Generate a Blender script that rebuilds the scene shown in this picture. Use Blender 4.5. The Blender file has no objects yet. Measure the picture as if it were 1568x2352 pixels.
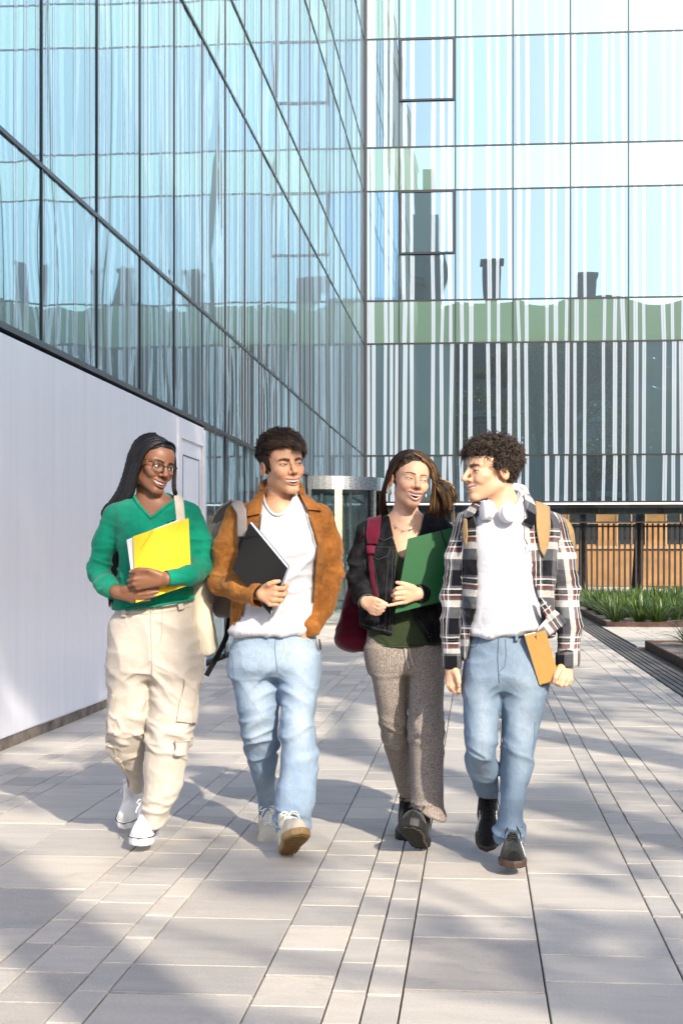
import bpy, bmesh, math, random
import numpy as np
from mathutils import Vector, Matrix

random.seed(7); RNG = np.random.default_rng(7)
SC = bpy.context.scene
COL = SC.collection

# ------------------------------------------------------------------ camera
FPX, CX, HOR, CH = 3500.0, 784.0, 1279.0, 1.22      # focal length in picture units, centre, horizon, eye height
YAW = math.atan(309.0 / FPX)
cam_d = bpy.data.cameras.new('camera'); cam = bpy.data.objects.new('camera', cam_d); COL.objects.link(cam)
cam_d.sensor_fit = 'VERTICAL'; cam_d.sensor_height = 36.0
cam_d.lens = FPX / 2352.0 * 36.0
cam_d.shift_y = (HOR - 1176.0) / 2352.0
cam_d.clip_start = 0.1; cam_d.clip_end = 2000
cam.location = (0, 0, CH); cam.rotation_euler = (math.radians(90), 0, YAW)
SC.camera = cam

# ------------------------------------------------------------------ light
SUN_EL = math.radians(32); SUN_DIR_XY = Vector((0.50, -0.866)).normalized()   # where the sun stands
world = bpy.data.worlds.new('World'); SC.world = world; world.use_nodes = True
wn = world.node_tree; wn.nodes.clear()
sky = wn.nodes.new('ShaderNodeTexSky'); sky.sky_type = 'NISHITA'; sky.sun_disc = False
sky.sun_elevation = SUN_EL
sky.sun_rotation = math.atan2(SUN_DIR_XY.x, SUN_DIR_XY.y)
sky.air_density = 0.75; sky.dust_density = 2.2; sky.ozone_density = 1.0
bg = wn.nodes.new('ShaderNodeBackground'); bg.inputs[1].default_value = 0.15
wo = wn.nodes.new('ShaderNodeOutputWorld')
wn.links.new(sky.outputs[0], bg.inputs[0]); wn.links.new(bg.outputs[0], wo.inputs[0])
sun_d = bpy.data.lights.new('sun', 'SUN'); sun_d.energy = 2.3; sun_d.angle = math.radians(0.6)
sun_d.color = (1.0, 0.90, 0.76)
sun = bpy.data.objects.new('sun', sun_d); COL.objects.link(sun)
sun_vec = Vector((SUN_DIR_XY.x * math.cos(SUN_EL), SUN_DIR_XY.y * math.cos(SUN_EL), math.sin(SUN_EL)))
sun.rotation_euler = sun_vec.to_track_quat('Z', 'Y').to_euler()
sun.location = sun_vec * 80
SC.view_settings.view_transform = 'Standard'; SC.view_settings.look = 'None'
SC.view_settings.exposure = 1.5; SC.view_settings.gamma = 1.0
SC.render.engine = 'CYCLES'
SC.cycles.max_bounces = 8; SC.cycles.glossy_bounces = 6; SC.cycles.transparent_max_bounces = 12
SC.cycles.use_denoising = True
SC.cycles.caustics_reflective = False; SC.cycles.caustics_refractive = False
SC.cycles.sample_clamp_indirect = 6.0

# ------------------------------------------------------------------ helpers
def WP(px, py, d):
    """world point of a direction (picture units of 1568 x 2352) at depth d"""
    s, c = math.sin(YAW), math.cos(YAW)
    k = (px - CX) / FPX
    return Vector((d * (-s + k * c), d * (c + k * s), CH + (HOR - py) / FPX * d))

def obj(name, mesh, mat=None, parent=None, **props):
    o = bpy.data.objects.new(name, mesh); COL.objects.link(o)
    if mat is not None and mesh is not None and len(mesh.materials) == 0:
        mesh.materials.append(mat)
    if parent is not None: o.parent = parent
    for k, v in props.items(): o[k] = v
    return o

def empty(name, loc=(0, 0, 0), rz=0.0, **props):
    o = bpy.data.objects.new(name, None); COL.objects.link(o)
    o.location = loc; o.rotation_euler = (0, 0, rz); o.empty_display_size = 0.2
    for k, v in props.items(): o[k] = v
    return o

def mesh_pd(name, verts, faces, smooth=False):
    me = bpy.data.meshes.new(name)
    me.from_pydata([tuple(v) for v in verts], [], [tuple(f) for f in faces]); me.update()
    if smooth: me.polygons.foreach_set('use_smooth', [True] * len(me.polygons))
    return me

def mesh_np(name, V, Q, smooth=True):
    """mesh from numpy arrays; Q is (n,4) or (n,3)"""
    me = bpy.data.meshes.new(name)
    V = np.ascontiguousarray(V, dtype=np.float32); Q = np.ascontiguousarray(Q, dtype=np.int32)
    n, k = Q.shape
    me.vertices.add(len(V)); me.vertices.foreach_set('co', V.ravel())
    me.loops.add(n * k); me.loops.foreach_set('vertex_index', Q.ravel())
    me.polygons.add(n)
    me.polygons.foreach_set('loop_start', np.arange(0, n * k, k, dtype=np.int32))
    me.polygons.foreach_set('use_smooth', np.full(n, smooth))
    me.update(calc_edges=True)
    return me

BOXF = [(0,3,2,1),(4,5,6,7),(0,1,5,4),(1,2,6,5),(2,3,7,6),(3,0,4,7)]
def box_vf(x0,x1,y0,y1,z0,z1):
    return [(x0,y0,z0),(x1,y0,z0),(x1,y1,z0),(x0,y1,z0),(x0,y0,z1),(x1,y0,z1),(x1,y1,z1),(x0,y1,z1)], BOXF
class MB:
    def __init__(s): s.v=[]; s.f=[]
    def add(s, v, f):
        n=len(s.v); s.v+=list(v); s.f+=[tuple(i+n for i in q) for q in f]; return s
    def box(s,*a): return s.add(*box_vf(*a))
    def tube(s, pts, radii, sides=8, caps=True):
        pts=[Vector(p) for p in pts]; n0=len(s.v)
        if not hasattr(radii,'__len__'): radii=[radii]*len(pts)
        up=None
        for i,p in enumerate(pts):
            t=(pts[min(i+1,len(pts)-1)]-pts[max(i-1,0)]).normalized()
            if up is None:
                up=Vector((0,0,1)) if abs(t.z)<0.9 else Vector((1,0,0))
            a=t.cross(up).normalized(); b=a.cross(t).normalized(); up=b
            for k in range(sides):
                an=2*math.pi*k/sides
                s.v.append(tuple(p+(a*math.cos(an)+b*math.sin(an))*radii[i]))
        for i in range(len(pts)-1):
            for k in range(sides):
                k2=(k+1)%sides
                s.f.append((n0+i*sides+k,n0+i*sides+k2,n0+(i+1)*sides+k2,n0+(i+1)*sides+k))
        if caps:
            s.f.append(tuple(n0+k for k in reversed(range(sides))))
            s.f.append(tuple(n0+(len(pts)-1)*sides+k for k in range(sides)))
        return s
    def mesh(s,name,smooth=False): return mesh_pd(name,s.v,s.f,smooth)

# ------------------------------------------------------------------ materials
class NT:
    def __init__(s, name):
        s.m=bpy.data.materials.new(name); s.m.use_nodes=True; s.t=s.m.node_tree; s.t.nodes.clear()
        s.out=s.t.nodes.new('ShaderNodeOutputMaterial')
    def n(s, typ, **kw):
        nd=s.t.nodes.new(typ)
        for k,v in kw.items():
            if k.startswith('i_'):
                key=k[2:]; key=int(key) if key.isdigit() else key
                s.set(nd.inputs[key], v)
            else: setattr(nd,k,v)
        return nd
    def set(s, sock, v):
        if hasattr(v,'is_output') or isinstance(v,bpy.types.NodeSocket): s.t.links.new(v,sock)
        elif isinstance(v,bpy.types.Node): s.t.links.new(v.outputs[0],sock)
        else: sock.default_value=v
    def math(s,op,a,b=None,c=None,clamp=False):
        nd=s.t.nodes.new('ShaderNodeMath'); nd.operation=op; nd.use_clamp=clamp
        s.set(nd.inputs[0],a)
        if b is not None: s.set(nd.inputs[1],b)
        if c is not None: s.set(nd.inputs[2],c)
        return nd.outputs[0]
    def mix(s,f,a,b,blend='MIX'):
        nd=s.t.nodes.new('ShaderNodeMix'); nd.data_type='RGBA'; nd.blend_type=blend
        s.set(nd.inputs[0],f); s.set(nd.inputs[6],a); s.set(nd.inputs[7],b)
        return nd.outputs[2]
    def ramp(s,f,stops):
        nd=s.t.nodes.new('ShaderNodeValToRGB'); s.set(nd.inputs[0],f)
        cr=nd.color_ramp
        while len(cr.elements)<len(stops): cr.elements.new(0.5)
        for e,(p,c) in zip(cr.elements,stops):
            e.position=p; e.color=c if len(c)==4 else (*c,1)
        return nd.outputs[0]
    def noise(s,vec=None,scale=5,detail=3,rough=0.5,dist=0.0):
        nd=s.t.nodes.new('ShaderNodeTexNoise'); nd.inputs['Scale'].default_value=scale
        nd.inputs['Detail'].default_value=detail; nd.inputs['Roughness'].default_value=rough
        nd.inputs['Distortion'].default_value=dist
        if vec is not None: s.set(nd.inputs['Vector'],vec)
        return nd
    def coord(s,kind='Object'): return s.t.nodes.new('ShaderNodeTexCoord').outputs[kind]
    def mapping(s,vec,scale=(1,1,1),loc=(0,0,0),rot=(0,0,0)):
        nd=s.t.nodes.new('ShaderNodeMapping'); s.set(nd.inputs[0],vec)
        nd.inputs['Scale'].default_value=scale; nd.inputs['Location'].default_value=loc; nd.inputs['Rotation'].default_value=rot
        return nd.outputs[0]
    def bump(s,h,strength=0.3,dist=0.01,normal=None):
        nd=s.t.nodes.new('ShaderNodeBump'); s.set(nd.inputs['Height'],h)
        nd.inputs['Strength'].default_value=strength; nd.inputs['Distance'].default_value=dist
        if normal is not None: s.set(nd.inputs['Normal'],normal)
        return nd.outputs[0]
    def pbsdf(s,color=(0.5,0.5,0.5,1),rough=0.6,metal=0.0,normal=None,**kw):
        nd=s.t.nodes.new('ShaderNodeBsdfPrincipled')
        s.set(nd.inputs['Base Color'], color if hasattr(color,'is_output') or len(color)==4 else (*color,1))
        s.set(nd.inputs['Roughness'],rough); s.set(nd.inputs['Metallic'],metal)
        if normal is not None: s.set(nd.inputs['Normal'],normal)
        for k,v in kw.items(): s.set(nd.inputs[k.replace('_',' ')],v)
        return nd
    def done(s,sh):
        s.t.links.new(sh.outputs[0] if isinstance(sh,bpy.types.Node) else sh, s.out.inputs[0]); return s.m
def sep(nt,vec):
    nd=nt.t.nodes.new('ShaderNodeSeparateXYZ'); nt.set(nd.inputs[0],vec); return nd.outputs
def simple(name,col,rough=0.6,metal=0.0,nscale=None,namt=0.15,bump=0.0,bscale=None,**kw):
    nt=NT(name); c=(*col,1); co=nt.coord()
    color=c; nor=None
    if nscale:
        nz=nt.noise(co,nscale,4,0.6)
        dark=tuple(x*(1-namt) for x in col)+(1,); light=tuple(min(1,x*(1+namt)) for x in col)+(1,)
        color=nt.ramp(nz.outputs[0],[(0.3,dark),(0.7,light)])
    if bump:
        nb=nt.noise(co,bscale or 60,3,0.6); nor=nt.bump(nb.outputs[0],bump,0.01)
    return nt.done(nt.pbsdf(color,rough,metal,nor,**kw))

def mat_paving():
    nt=NT('concrete_paving'); geo=nt.n('ShaderNodeNewGeometry'); pos=geo.outputs['Position']
    rnd=nt.n('ShaderNodeAttribute',attribute_name='rnd').outputs['Fac']
    oi=nt.n('ShaderNodeObjectInfo').outputs['Random']
    r=nt.math('FRACT',nt.math('ADD',rnd,oi))
    off=nt.n('ShaderNodeCombineXYZ'); nt.set(off.inputs[0],nt.math('MULTIPLY',r,37.0)); nt.set(off.inputs[1],nt.math('MULTIPLY',r,91.0)); nt.set(off.inputs[2],r)
    vadd=nt.n('ShaderNodeVectorMath',operation='ADD'); nt.set(vadd.inputs[0],pos); nt.set(vadd.inputs[1],off)
    p=vadd.outputs[0]
    streak=nt.noise(nt.mapping(p,(1.6,9.0,1)),1.6,5,0.62,0.3).outputs[0]
    cloud=nt.noise(nt.mapping(p,(1.0,2.2,1)),2.4,5,0.6,0.6).outputs[0]
    fine=nt.noise(p,130,3,0.7).outputs[0]
    base=nt.ramp(streak,[(0.28,(0.30,0.31,0.325)),(0.47,(0.42,0.42,0.42)),(0.66,(0.53,0.52,0.495))])
    base=nt.mix(nt.ramp(cloud,[(0.5,(0,0,0)),(0.66,(0.7,0.7,0.7))]),base,(0.25,0.265,0.29,1))
    base=nt.mix(0.6,base,nt.ramp(r,[(0.0,(0.22,0.225,0.24)),(0.3,(0.40,0.40,0.40)),(0.75,(0.54,0.515,0.475)),(0.9,(0.40,0.385,0.37)),(1.0,(0.26,0.25,0.25))]))
    base=nt.mix(0.22,base,nt.ramp(fine,[(0.3,(0.2,0.2,0.2)),(0.7,(0.65,0.64,0.62))]))
    base=nt.mix(1.0,base,(1.17,1.09,0.98,1),'MULTIPLY')
    stain=nt.noise(pos,3.1,6,.7,.8).outputs[0]; base=nt.mix(nt.ramp(stain,[(.60,(0,0,0)),(.74,(.45,.45,.45))]),base,(.22,.20,.17,1))
    nor=nt.bump(fine,0.35,0.004,nt.bump(streak,0.15,0.01))
    return nt.done(nt.pbsdf(base,0.62,0,nor,Specular_IOR_Level=0.35))

def mat_glass(name,base,tint,f0=0.5,rough=0.005,wav=0.35,wscale=0.55,basev=0.5,gmax=0.60):
    """coated facade glass: body colour under a partial mirror, uneven like real float glass"""
    nt=NT(name); oi=nt.n('ShaderNodeObjectInfo').outputs['Random']
    pos=nt.n('ShaderNodeNewGeometry').outputs['Position']
    off=nt.n('ShaderNodeCombineXYZ'); nt.set(off.inputs[0],nt.math('MULTIPLY',oi,53.0)); nt.set(off.inputs[1],nt.math('MULTIPLY',oi,17.0)); nt.set(off.inputs[2],nt.math('MULTIPLY',oi,29.0))
    va=nt.n('ShaderNodeVectorMath',operation='ADD'); nt.set(va.inputs[0],pos); nt.set(va.inputs[1],off)
    nz=nt.noise(nt.mapping(va.outputs[0],(1,1,0.55)),wscale,1.5,0.4).outputs[0]
    nor=nt.bump(nz,wav,0.012)
    lw=nt.n('ShaderNodeLayerWeight',i_Blend=0.5)
    fac=nt.math('MULTIPLY_ADD',nt.math('POWER',lw.outputs['Facing'],3.0),gmax-f0,f0,clamp=True)
    dk=tuple(c*(1-basev) for c in base)+(1,); lt=tuple(min(1,c*(1+basev)) for c in base)+(1,)
    body=nt.pbsdf(nt.ramp(oi,[(0,dk),(1,lt)]),0.3)
    gl=nt.n('ShaderNodeBsdfGlossy',i_Roughness=rough); gl.inputs['Color'].default_value=(*tint,1); nt.set(gl.inputs['Normal'],nor)
    mx=nt.n('ShaderNodeMixShader'); nt.set(mx.inputs[0],fac); nt.set(mx.inputs[1],body); nt.set(mx.inputs[2],gl)
    return nt.done(mx)

def mat_clear_glass(name='clear_glass',tint=(0.92,0.96,0.95),refl=0.12,rough=0.0,blend=0.3):
    nt=NT(name); tr=nt.n('ShaderNodeBsdfTransparent'); tr.inputs[0].default_value=(*tint,1)
    gl=nt.n('ShaderNodeBsdfGlossy',i_Roughness=rough)
    lw=nt.n('ShaderNodeLayerWeight',i_Blend=blend)
    fac=nt.math('MULTIPLY_ADD',lw.outputs['Fresnel'],1.0-refl,refl,clamp=True)
    mx=nt.n('ShaderNodeMixShader'); nt.set(mx.inputs[0],fac); nt.set(mx.inputs[1],tr); nt.set(mx.inputs[2],gl)
    return nt.done(mx)

M={}
M['paving']=mat_paving()
M['joint']=simple('joint_sand',(0.11,0.10,0.08),0.95,nscale=30,namt=0.6)
M['vision']=mat_glass('vision_glass',(0.025,0.045,0.055),(0.52,0.77,0.88),f0=0.27,basev=0.7,wav=0.30)
M['vision_blind']=mat_glass('vision_glass_blind_down',(0.07,0.16,0.27),(0.48,0.72,0.88),f0=0.27,basev=0.4,wav=0.30)
M['spandrel']=mat_glass('spandrel_glass',(0.10,0.175,0.125),(0.58,0.82,0.86),f0=0.26,basev=0.15,wav=0.30)
M['frame']=simple('dark_anodised_frame',(0.035,0.037,0.04),0.4,0.6)
M['frit']=mat_glass('white_ceramic_frit',(0.34,0.40,0.47),(0.54,0.77,0.88),f0=0.22,basev=0.0,wav=0.30,gmax=0.42)
M['wpanel']=None
nt=NT('white_metal_panel'); co=nt.coord()
nz=nt.noise(nt.mapping(co,(1,3,0.12)),3,4,0.6).outputs[0]
M['wpanel']=nt.done(nt.pbsdf(nt.ramp(nz,[(0.3,(0.76,0.76,0.79)),(0.7,(0.82,0.82,0.85))]),0.28,0,nt.bump(nt.noise(nt.mapping(co,(1,1.2,0.3)),1.2,2).outputs[0],0.10,0.02)))
M['white']=simple('white_powder_coat',(0.78,0.78,0.80),0.4)
M['plinth']=simple('weathered_plinth',(0.16,0.13,0.10),0.85,nscale=6,namt=0.7,bump=0.3)
M['steel']=None
nt=NT('brushed_steel'); co=nt.coord()
nz=nt.noise(nt.mapping(co,(2,2,60)),6,3).outputs[0]
M['steel']=nt.done(nt.pbsdf((0.62,0.63,0.63,1),nt.math('MULTIPLY_ADD',nz,0.15,0.18),1.0))
M['clear']=mat_clear_glass()
M['frost']=simple('frosted_film',(0.55,0.66,0.68),0.5)
M['corten']=simple('corten_steel',(0.085,0.045,0.035),0.8,nscale=9,namt=0.45,bump=0.2)
M['soil']=simple('gravel_mulch',(0.20,0.17,0.15),0.95,nscale=40,namt=0.7,bump=0.8,bscale=50)
M['grate']=simple('drain_strip',(0.085,0.075,0.07),0.7,nscale=12,namt=0.4)
M['orange']=simple('ochre_render',(0.27,0.145,0.055),0.85,nscale=1.5,namt=0.25,bump=0.2,bscale=14)
M['ochre2']=simple('ochre_trim',(0.32,0.20,0.10),0.8,nscale=4,namt=0.15)
M['darkwin']=simple('dark_window_glass',(0.03,0.035,0.04),0.08,Specular_IOR_Level=0.8)
M['fence']=simple('dark_fence_steel',(0.028,0.026,0.025),0.5,0.3)
M['bark']=simple('tree_bark',(0.10,0.075,0.055),0.95,nscale=14,namt=0.5,bump=0.7,bscale=22)
M['palebark']=simple('pale_bark',(0.26,0.22,0.17),0.95,nscale=9,namt=0.35,bump=0.5,bscale=18)
def mat_leaf(name,a,b,trans=0.35,rough=0.45,dead=None):
    nt=NT(name); rnd=nt.n('ShaderNodeAttribute',attribute_name='rnd').outputs['Fac']
    col=nt.ramp(rnd,[(0,a),(1,b)] if dead is None else [(0,a),(.88,b),(.96,dead)])
    d=nt.pbsdf(col,rough); t=nt.n('ShaderNodeBsdfTranslucent'); nt.set(t.inputs[0],nt.mix(0.5,col,(0.25,0.32,0.04,1)))
    mx=nt.n('ShaderNodeMixShader'); mx.inputs[0].default_value=trans; nt.set(mx.inputs[1],d); nt.set(mx.inputs[2],t)
    return nt.done(mx)
M['leaf']=mat_leaf('tree_leaves',(0.03,0.06,0.015),(0.10,0.15,0.035))
M['blade']=mat_leaf('strap_leaves',(0.022,0.055,0.012),(0.12,0.20,0.035),0.25,0.35,(0.34,0.28,0.09))
M['blade2']=mat_leaf('blue_grass',(0.07,0.11,0.05),(0.22,0.26,0.14),0.25,0.5)
# ------------------------------------------------------------------ ground and paving
XW, YF = -3.0, 40.8                  # planes of the two glass walls
g=MB(); g.v=[(-400,-400,-0.03),(400,-400,-0.03),(400,400,-0.03),(-400,400,-0.03)]; g.f=[(0,1,2,3)]
obj('ground',g.mesh('ground'),M['joint'],kind='structure')

def slab_mesh(name,w,l,t=0.05,b=0.002):
    v=[];x0,x1,y0,y1=-w/2,w/2,-l/2,l/2
    v+=[(x0,y0,-t),(x1,y0,-t),(x1,y1,-t),(x0,y1,-t)]
    v+=[(x0,y0,-b),(x1,y0,-b),(x1,y1,-b),(x0,y1,-b)]
    v+=[(x0+b,y0+b,0),(x1-b,y0+b,0),(x1-b,y1-b,0),(x0+b,y1-b,0)]
    f=[(0,1,5,4),(1,2,6,5),(2,3,7,6),(3,0,4,7),(4,5,9,8),(5,6,10,9),(6,7,11,10),(7,4,8,11),(8,9,10,11)]
    return v,f
widths_r=[.40,.10,.19,.10,.40,.20,.10,.10,.40,.40,.10,.20,.10,.40,.20,.10,.10,.40,.40,.10,.20,.10,.40,.40,.2,.1,.1,.4,.4]
widths_l=[.10,.10,.21,.41,.10,.20,.10,.44,.37,.10,.20,.10,.40]
edges=[]; x=-0.205
strips=[]
for w in [.40]+widths_r:
    strips.append((x,x+w)); x+=w
x=-0.205
for w in widths_l:
    strips.append((x-w,x)); x-=w
    if x<XW+0.02: break
slabs=[]
for (a,b) in strips:
    a=max(a,XW+0.005)
    if a<1.80<b: b=1.80
    elif a<2.14<b: a=2.14
    if b-a<0.04: continue
    L=0.60 if b-a>0.3 else 0.30
    y=2.2+random.random()*L
    if abs(a+0.205)<0.01: y=4.595-0.6*4
    while y<YF+(0 if b<-2 else 22):
        yl=L if random.random()>0.12 else L*(0.5 if L>.4 else 1.0)
        yc=y+yl/2
        # the planting beds and the drain strip stay free
        in_bed=(b>2.27 and (yc>26.95 and yc<41 or 9.0<yc<21.0))
        if not in_bed and not(a>=1.80 and b<=2.14):
            slabs.append((a,b,y,y+yl))
        y+=yl
paving=empty('paving',(0,0,0),kind='structure')
gap=0.0027
def vis(s):
    a,b,y0,y1=s; yc=(y0+y1)/2; xc=(a+b)/2
    dx=xc*math.cos(YAW)+yc*math.sin(YAW); d=-xc*math.sin(YAW)+yc*math.cos(YAW)
    px=CX+FPX*dx/d; py=HOR+CH*FPX/d
    inside=-60<px<1630 and py<2420
    return (b-a)*(y1-y0)*FPX*FPX*CH/d**3 if inside else 0.0
big=[s for s in slabs if s[1]-s[0]>0.3]; small=[s for s in slabs if s[1]-s[0]<=0.3]
big.sort(key=vis,reverse=True); small.sort(key=vis,reverse=True)
cache={}
def place(lst,nm):
    for (a,b,y0,y1) in lst[:298]:
        key=(round(b-a,3),round(y1-y0,3))
        if key not in cache:
            v,f=slab_mesh(nm,b-a-2*gap,y1-y0-5.0*gap); cache[key]=mesh_pd(nm,v,f); cache[key].materials.append(M['paving'])
        o=obj(nm,cache[key],None,paving)
        o.location=((a+b)/2,(y0+y1)/2,random.uniform(-0.0018,0.0015))
        o.rotation_euler=(random.gauss(0,0.0015),random.gauss(0,0.0018),random.gauss(0,0.0012))
place(big,'paving_slab'); place(small,'paving_sett')
V=[];F=[];R=[]
for (a,b,y0,y1) in big[298:]+small[298:]:
    v,f=slab_mesh('s',b-a-2*gap,y1-y0-5.0*gap); n=len(V)
    cx,cy=(a+b)/2,(y0+y1)/2; zz=random.uniform(-0.002,0.002); r=random.random()
    V+=[(p[0]+cx,p[1]+cy,p[2]+zz) for p in v]; F+=[tuple(i+n for i in q) for q in f]; R+=[r]*len(v)
me=mesh_pd('paving_far_slabs',V,F); at=me.attributes.new('rnd','FLOAT','POINT'); at.data.foreach_set('value',R)
obj('paving_far_slabs',me,M['paving'],paving,kind='stuff')
# linear drain
dr=empty('drain_channel',(1.97,0,0),label='dark slotted drain channel running between the paving and the planting beds',category='drain')
mb=MB()
mb.box(-0.165,0.165,2,46,-0.03,-0.012); obj('channel_bed',mb.mesh('channel_bed'),M['fence'],dr)
for k in range(5):
    x0=-0.16+k*0.066
    mb=MB(); mb.box(x0,x0+0.05,2,46,-0.02,-0.001+0.0006*k); obj('grate_bar',mb.mesh('grate_bar'),M['grate'],dr)

# ------------------------------------------------------------------ glass building
LV=[0.05,2.68,3.93,6.93,8.08,11.02,12.19,15.10,16.30,19.3,20.4]
bld=empty('glass_building',(XW,YF,0),label='tall glass office building with mirrored panes and white vertical stripes, meeting at an inner corner',category='building')
def in_b(v): return (v[0]-XW,v[1]-YF,v[2])
def pane(org,ux,w,z0,z1,mat,nrm,nst,inset=0.012):
    """one pane: a slightly bowed sheet on the wall plane; ux runs along the wall, nrm points out"""
    NX,NZ=6,8; vs=[];fs=[]
    tw=random.gauss(0,0.0007); tl=random.gauss(0,0.0009); bow=random.uniform(-0.0012,0.0022)
    def offf(u,v): return bow*(1-(2*u-1)**2)*(1-(2*v-1)**2)*w+tw*(u-.5)*w+tl*(v-.5)*(z1-z0)
    for j in range(NZ+1):
        for i in range(NX+1):
            u=i/NX;v=j/NZ
            off=offf(u,v)
            p=org+ux*(inset+u*(w-2*inset)); zz=z0+inset+v*(z1-z0-2*inset)
            p=p+nrm*off
            vs.append(in_b((p.x,p.y,zz)))
    for j in range(NZ):
        for i in range(NX):
            a=j*(NX+1)+i; q=(a,a+1,a+NX+2,a+NX+1); fs.append(q)
    me=mesh_pd('pane',vs,fs,True)
    o=obj('pane',me,mat,bld)
    if nst:
        fv=[];ff=[]
        us=[]; u=random.uniform(0.04,0.12)
        for base in nst:
            uu=base+random.uniform(-0.015,0.015); wd=random.choice([0.082,0.098,0.115])/w
            if uu+wd>0.985 or uu<0.012: continue
            slant=random.gauss(0,0.012)
            for (s0,s1) in ((0,0.47),(0.52,1.0)):
                a0=uu+wd*s0; a1=uu+wd*s1; n=len(fv)
                for j in range(NZ+1):
                    v=j/NZ; zz=z0+0.02+(z1-z0-0.04)*v
                    for uq in(a0+slant*v,a1+slant*v):
                        p=org+ux*(uq*w)+nrm*(offf(min(max(uq,0),1),v)+0.0013); fv.append(in_b((p.x,p.y,zz)))
                ff+=[(n+2*j,n+2*j+1,n+2*j+3,n+2*j+2) for j in range(NZ)]
        if fv: obj('frit_stripes',mesh_pd('frit_stripes',fv,ff),M['frit'],o)
    return o
ROWT=['door','low','vis','sp','vis','sp','vis','sp','vis','sp']
FR=[0.07,0.22,0.56,0.73,0.89]
random.seed(11)
def gmat(t,r=9):
    if t in('vis',): return M['vision'] if r<4 else M['vision_blind'] if random.random()<0.16 else M['vision']
    return M['spandrel'] if t=='sp' else M['vision']
# left wall along y
ux=Vector((0,1,0)); nr=Vector((1,0,0))
YL=[8.79-1.553*2+1.553*k for k in range(60)]; YL=[y for y in YL if y<YF-0.3]+[YF-0.004]
if YL[-1]-YL[-2]<0.5: YL.pop(-2)
for i in range(len(YL)-1):
    fr=[f+random.uniform(-.03,.03) for f in FR]
    for r in range(len(LV)-1):
        if r==0 and YL[i]<16.4: continue
        if r>=1 and (LV[r]-CH)/max(YL[i+1],1)>0.45: continue
        pane(Vector((XW,YL[i],0)),ux,YL[i+1]-YL[i],LV[r],LV[r+1],gmat(ROWT[r],r),nr,fr if r>0 else [0.15,.5,.8])
# right facade along x
XF=[XW+0.004,-2.055,-0.553,0.972,2.486,4.005,5.52,7.035,8.55]
nr2=Vector((0,-1,0)); ux2=Vector((1,0,0))
openable=[(1,6),(1,4)]
for i in range(len(XF)-1):
    fr=[f+random.uniform(-.02,.02) for f in FR]
    for r in range(1,len(LV)-1):
        w=XF[i+1]-XF[i]
        if (i,r) in openable:
            zt=LV[r+1]; zm=LV[r]+(zt-LV[r])*0.42
            pane(Vector((XF[i],YF,0)),ux2,w,LV[r],zm,M['vision'],nr2,fr)
            pane(Vector((XF[i],YF-0.03,0)),ux2,w,zm,zt,M['vision'],nr2,fr,inset=0.06)
            for (a,b,c,d) in ((XF[i]+.02,XF[i+1]-.02,zm,zm+.05),(XF[i]+.02,XF[i+1]-.02,zt-.055,zt-.005),(XF[i]+.02,XF[i]+.07,zm+.05,zt-.055),(XF[i+1]-.07,XF[i+1]-.02,zm+.05,zt-.055)):
                mb=MB(); mb.box(a-XW,b-XW,-0.06,-0.005,c,d); obj('sash_frame',mb.mesh('sash_frame'),M['frame'],bld)
        else:
            pane(Vector((XF[i],YF,0)),ux2,w,LV[r],LV[r+1],gmat(ROWT[r],r),nr2,fr)
# joints: dark mullions and transoms, a little proud of the glass
for y in YL[:-1]:
    z0=2.68 if y<16.4 else 0.0
    mb=MB(); mb.box(-0.02,0.010,y-0.016-YF,y+0.016-YF,z0,min(20.4,CH+0.5*y+3)); obj('mullion',mb.mesh('mullion'),M['frame'],bld)
for k,z in enumerate(LV[1:]):
    h=0.020 if k else 0.026
    mb=MB(); mb.box(-0.02,0.016 if k else 0.05,YL[0]-YF,-0.03,z-h,z+h*0.6); obj('transom',mb.mesh('transom'),M['frame'],bld)
    mb=MB(); mb.box(0.05,XF[-1]-XW,-0.014,0.02,z-0.022,z+0.022); obj('transom',mb.mesh('transom'),M['frame'],bld)
for x in XF[1:]:
    mb=MB(); mb.box(x-XW-0.018,x-XW+0.018,-0.012,0.02,2.60,20.4); obj('mullion',mb.mesh('mullion'),M['frame'],bld)
mb=MB(); mb.box(0.0,0.09,-0.09,0.0,0.0,20.4); obj('corner_post',mb.mesh('corner_post'),M['frame'],bld)
# body behind the panes, roof, soffit of the undercroft
mb=MB(); mb.box(-9,-0.05,YL[0]-YF,9,0.0,20.45); obj('wing_core',mb.mesh('wing_core'),M['fence'],bld)
mb=MB(); mb.box(0,XF[-1]-XW,0.05,9,2.66,20.45); obj('main_core',mb.mesh('main_core'),M['fence'],bld)
mb=MB(); mb.box(0.09,XF[-1]-XW+0.02,-0.05,0.02,2.605,2.652); obj('fascia',mb.mesh('fascia'),M['white'],bld)
mb=MB(); mb.box(3.2,XF[-1]-XW,0.25,0.55,2.36,2.52); obj('soffit_beam',mb.mesh('soffit_beam'),M['fence'],bld)
for i in range(2,len(XF)-1):
    mb=MB(); mb.box(XF[i]-XW+.01,XF[i+1]-XW-.01,0.20,0.212,2.16,2.60); obj('glass_valance',mb.mesh('glass_valance'),M['clear'],bld)
mb=MB(); mb.box(3.2,XF[-1]-XW,0.19,0.23,2.12,2.16); obj('valance_rail',mb.mesh('valance_rail'),M['frame'],bld)

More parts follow.
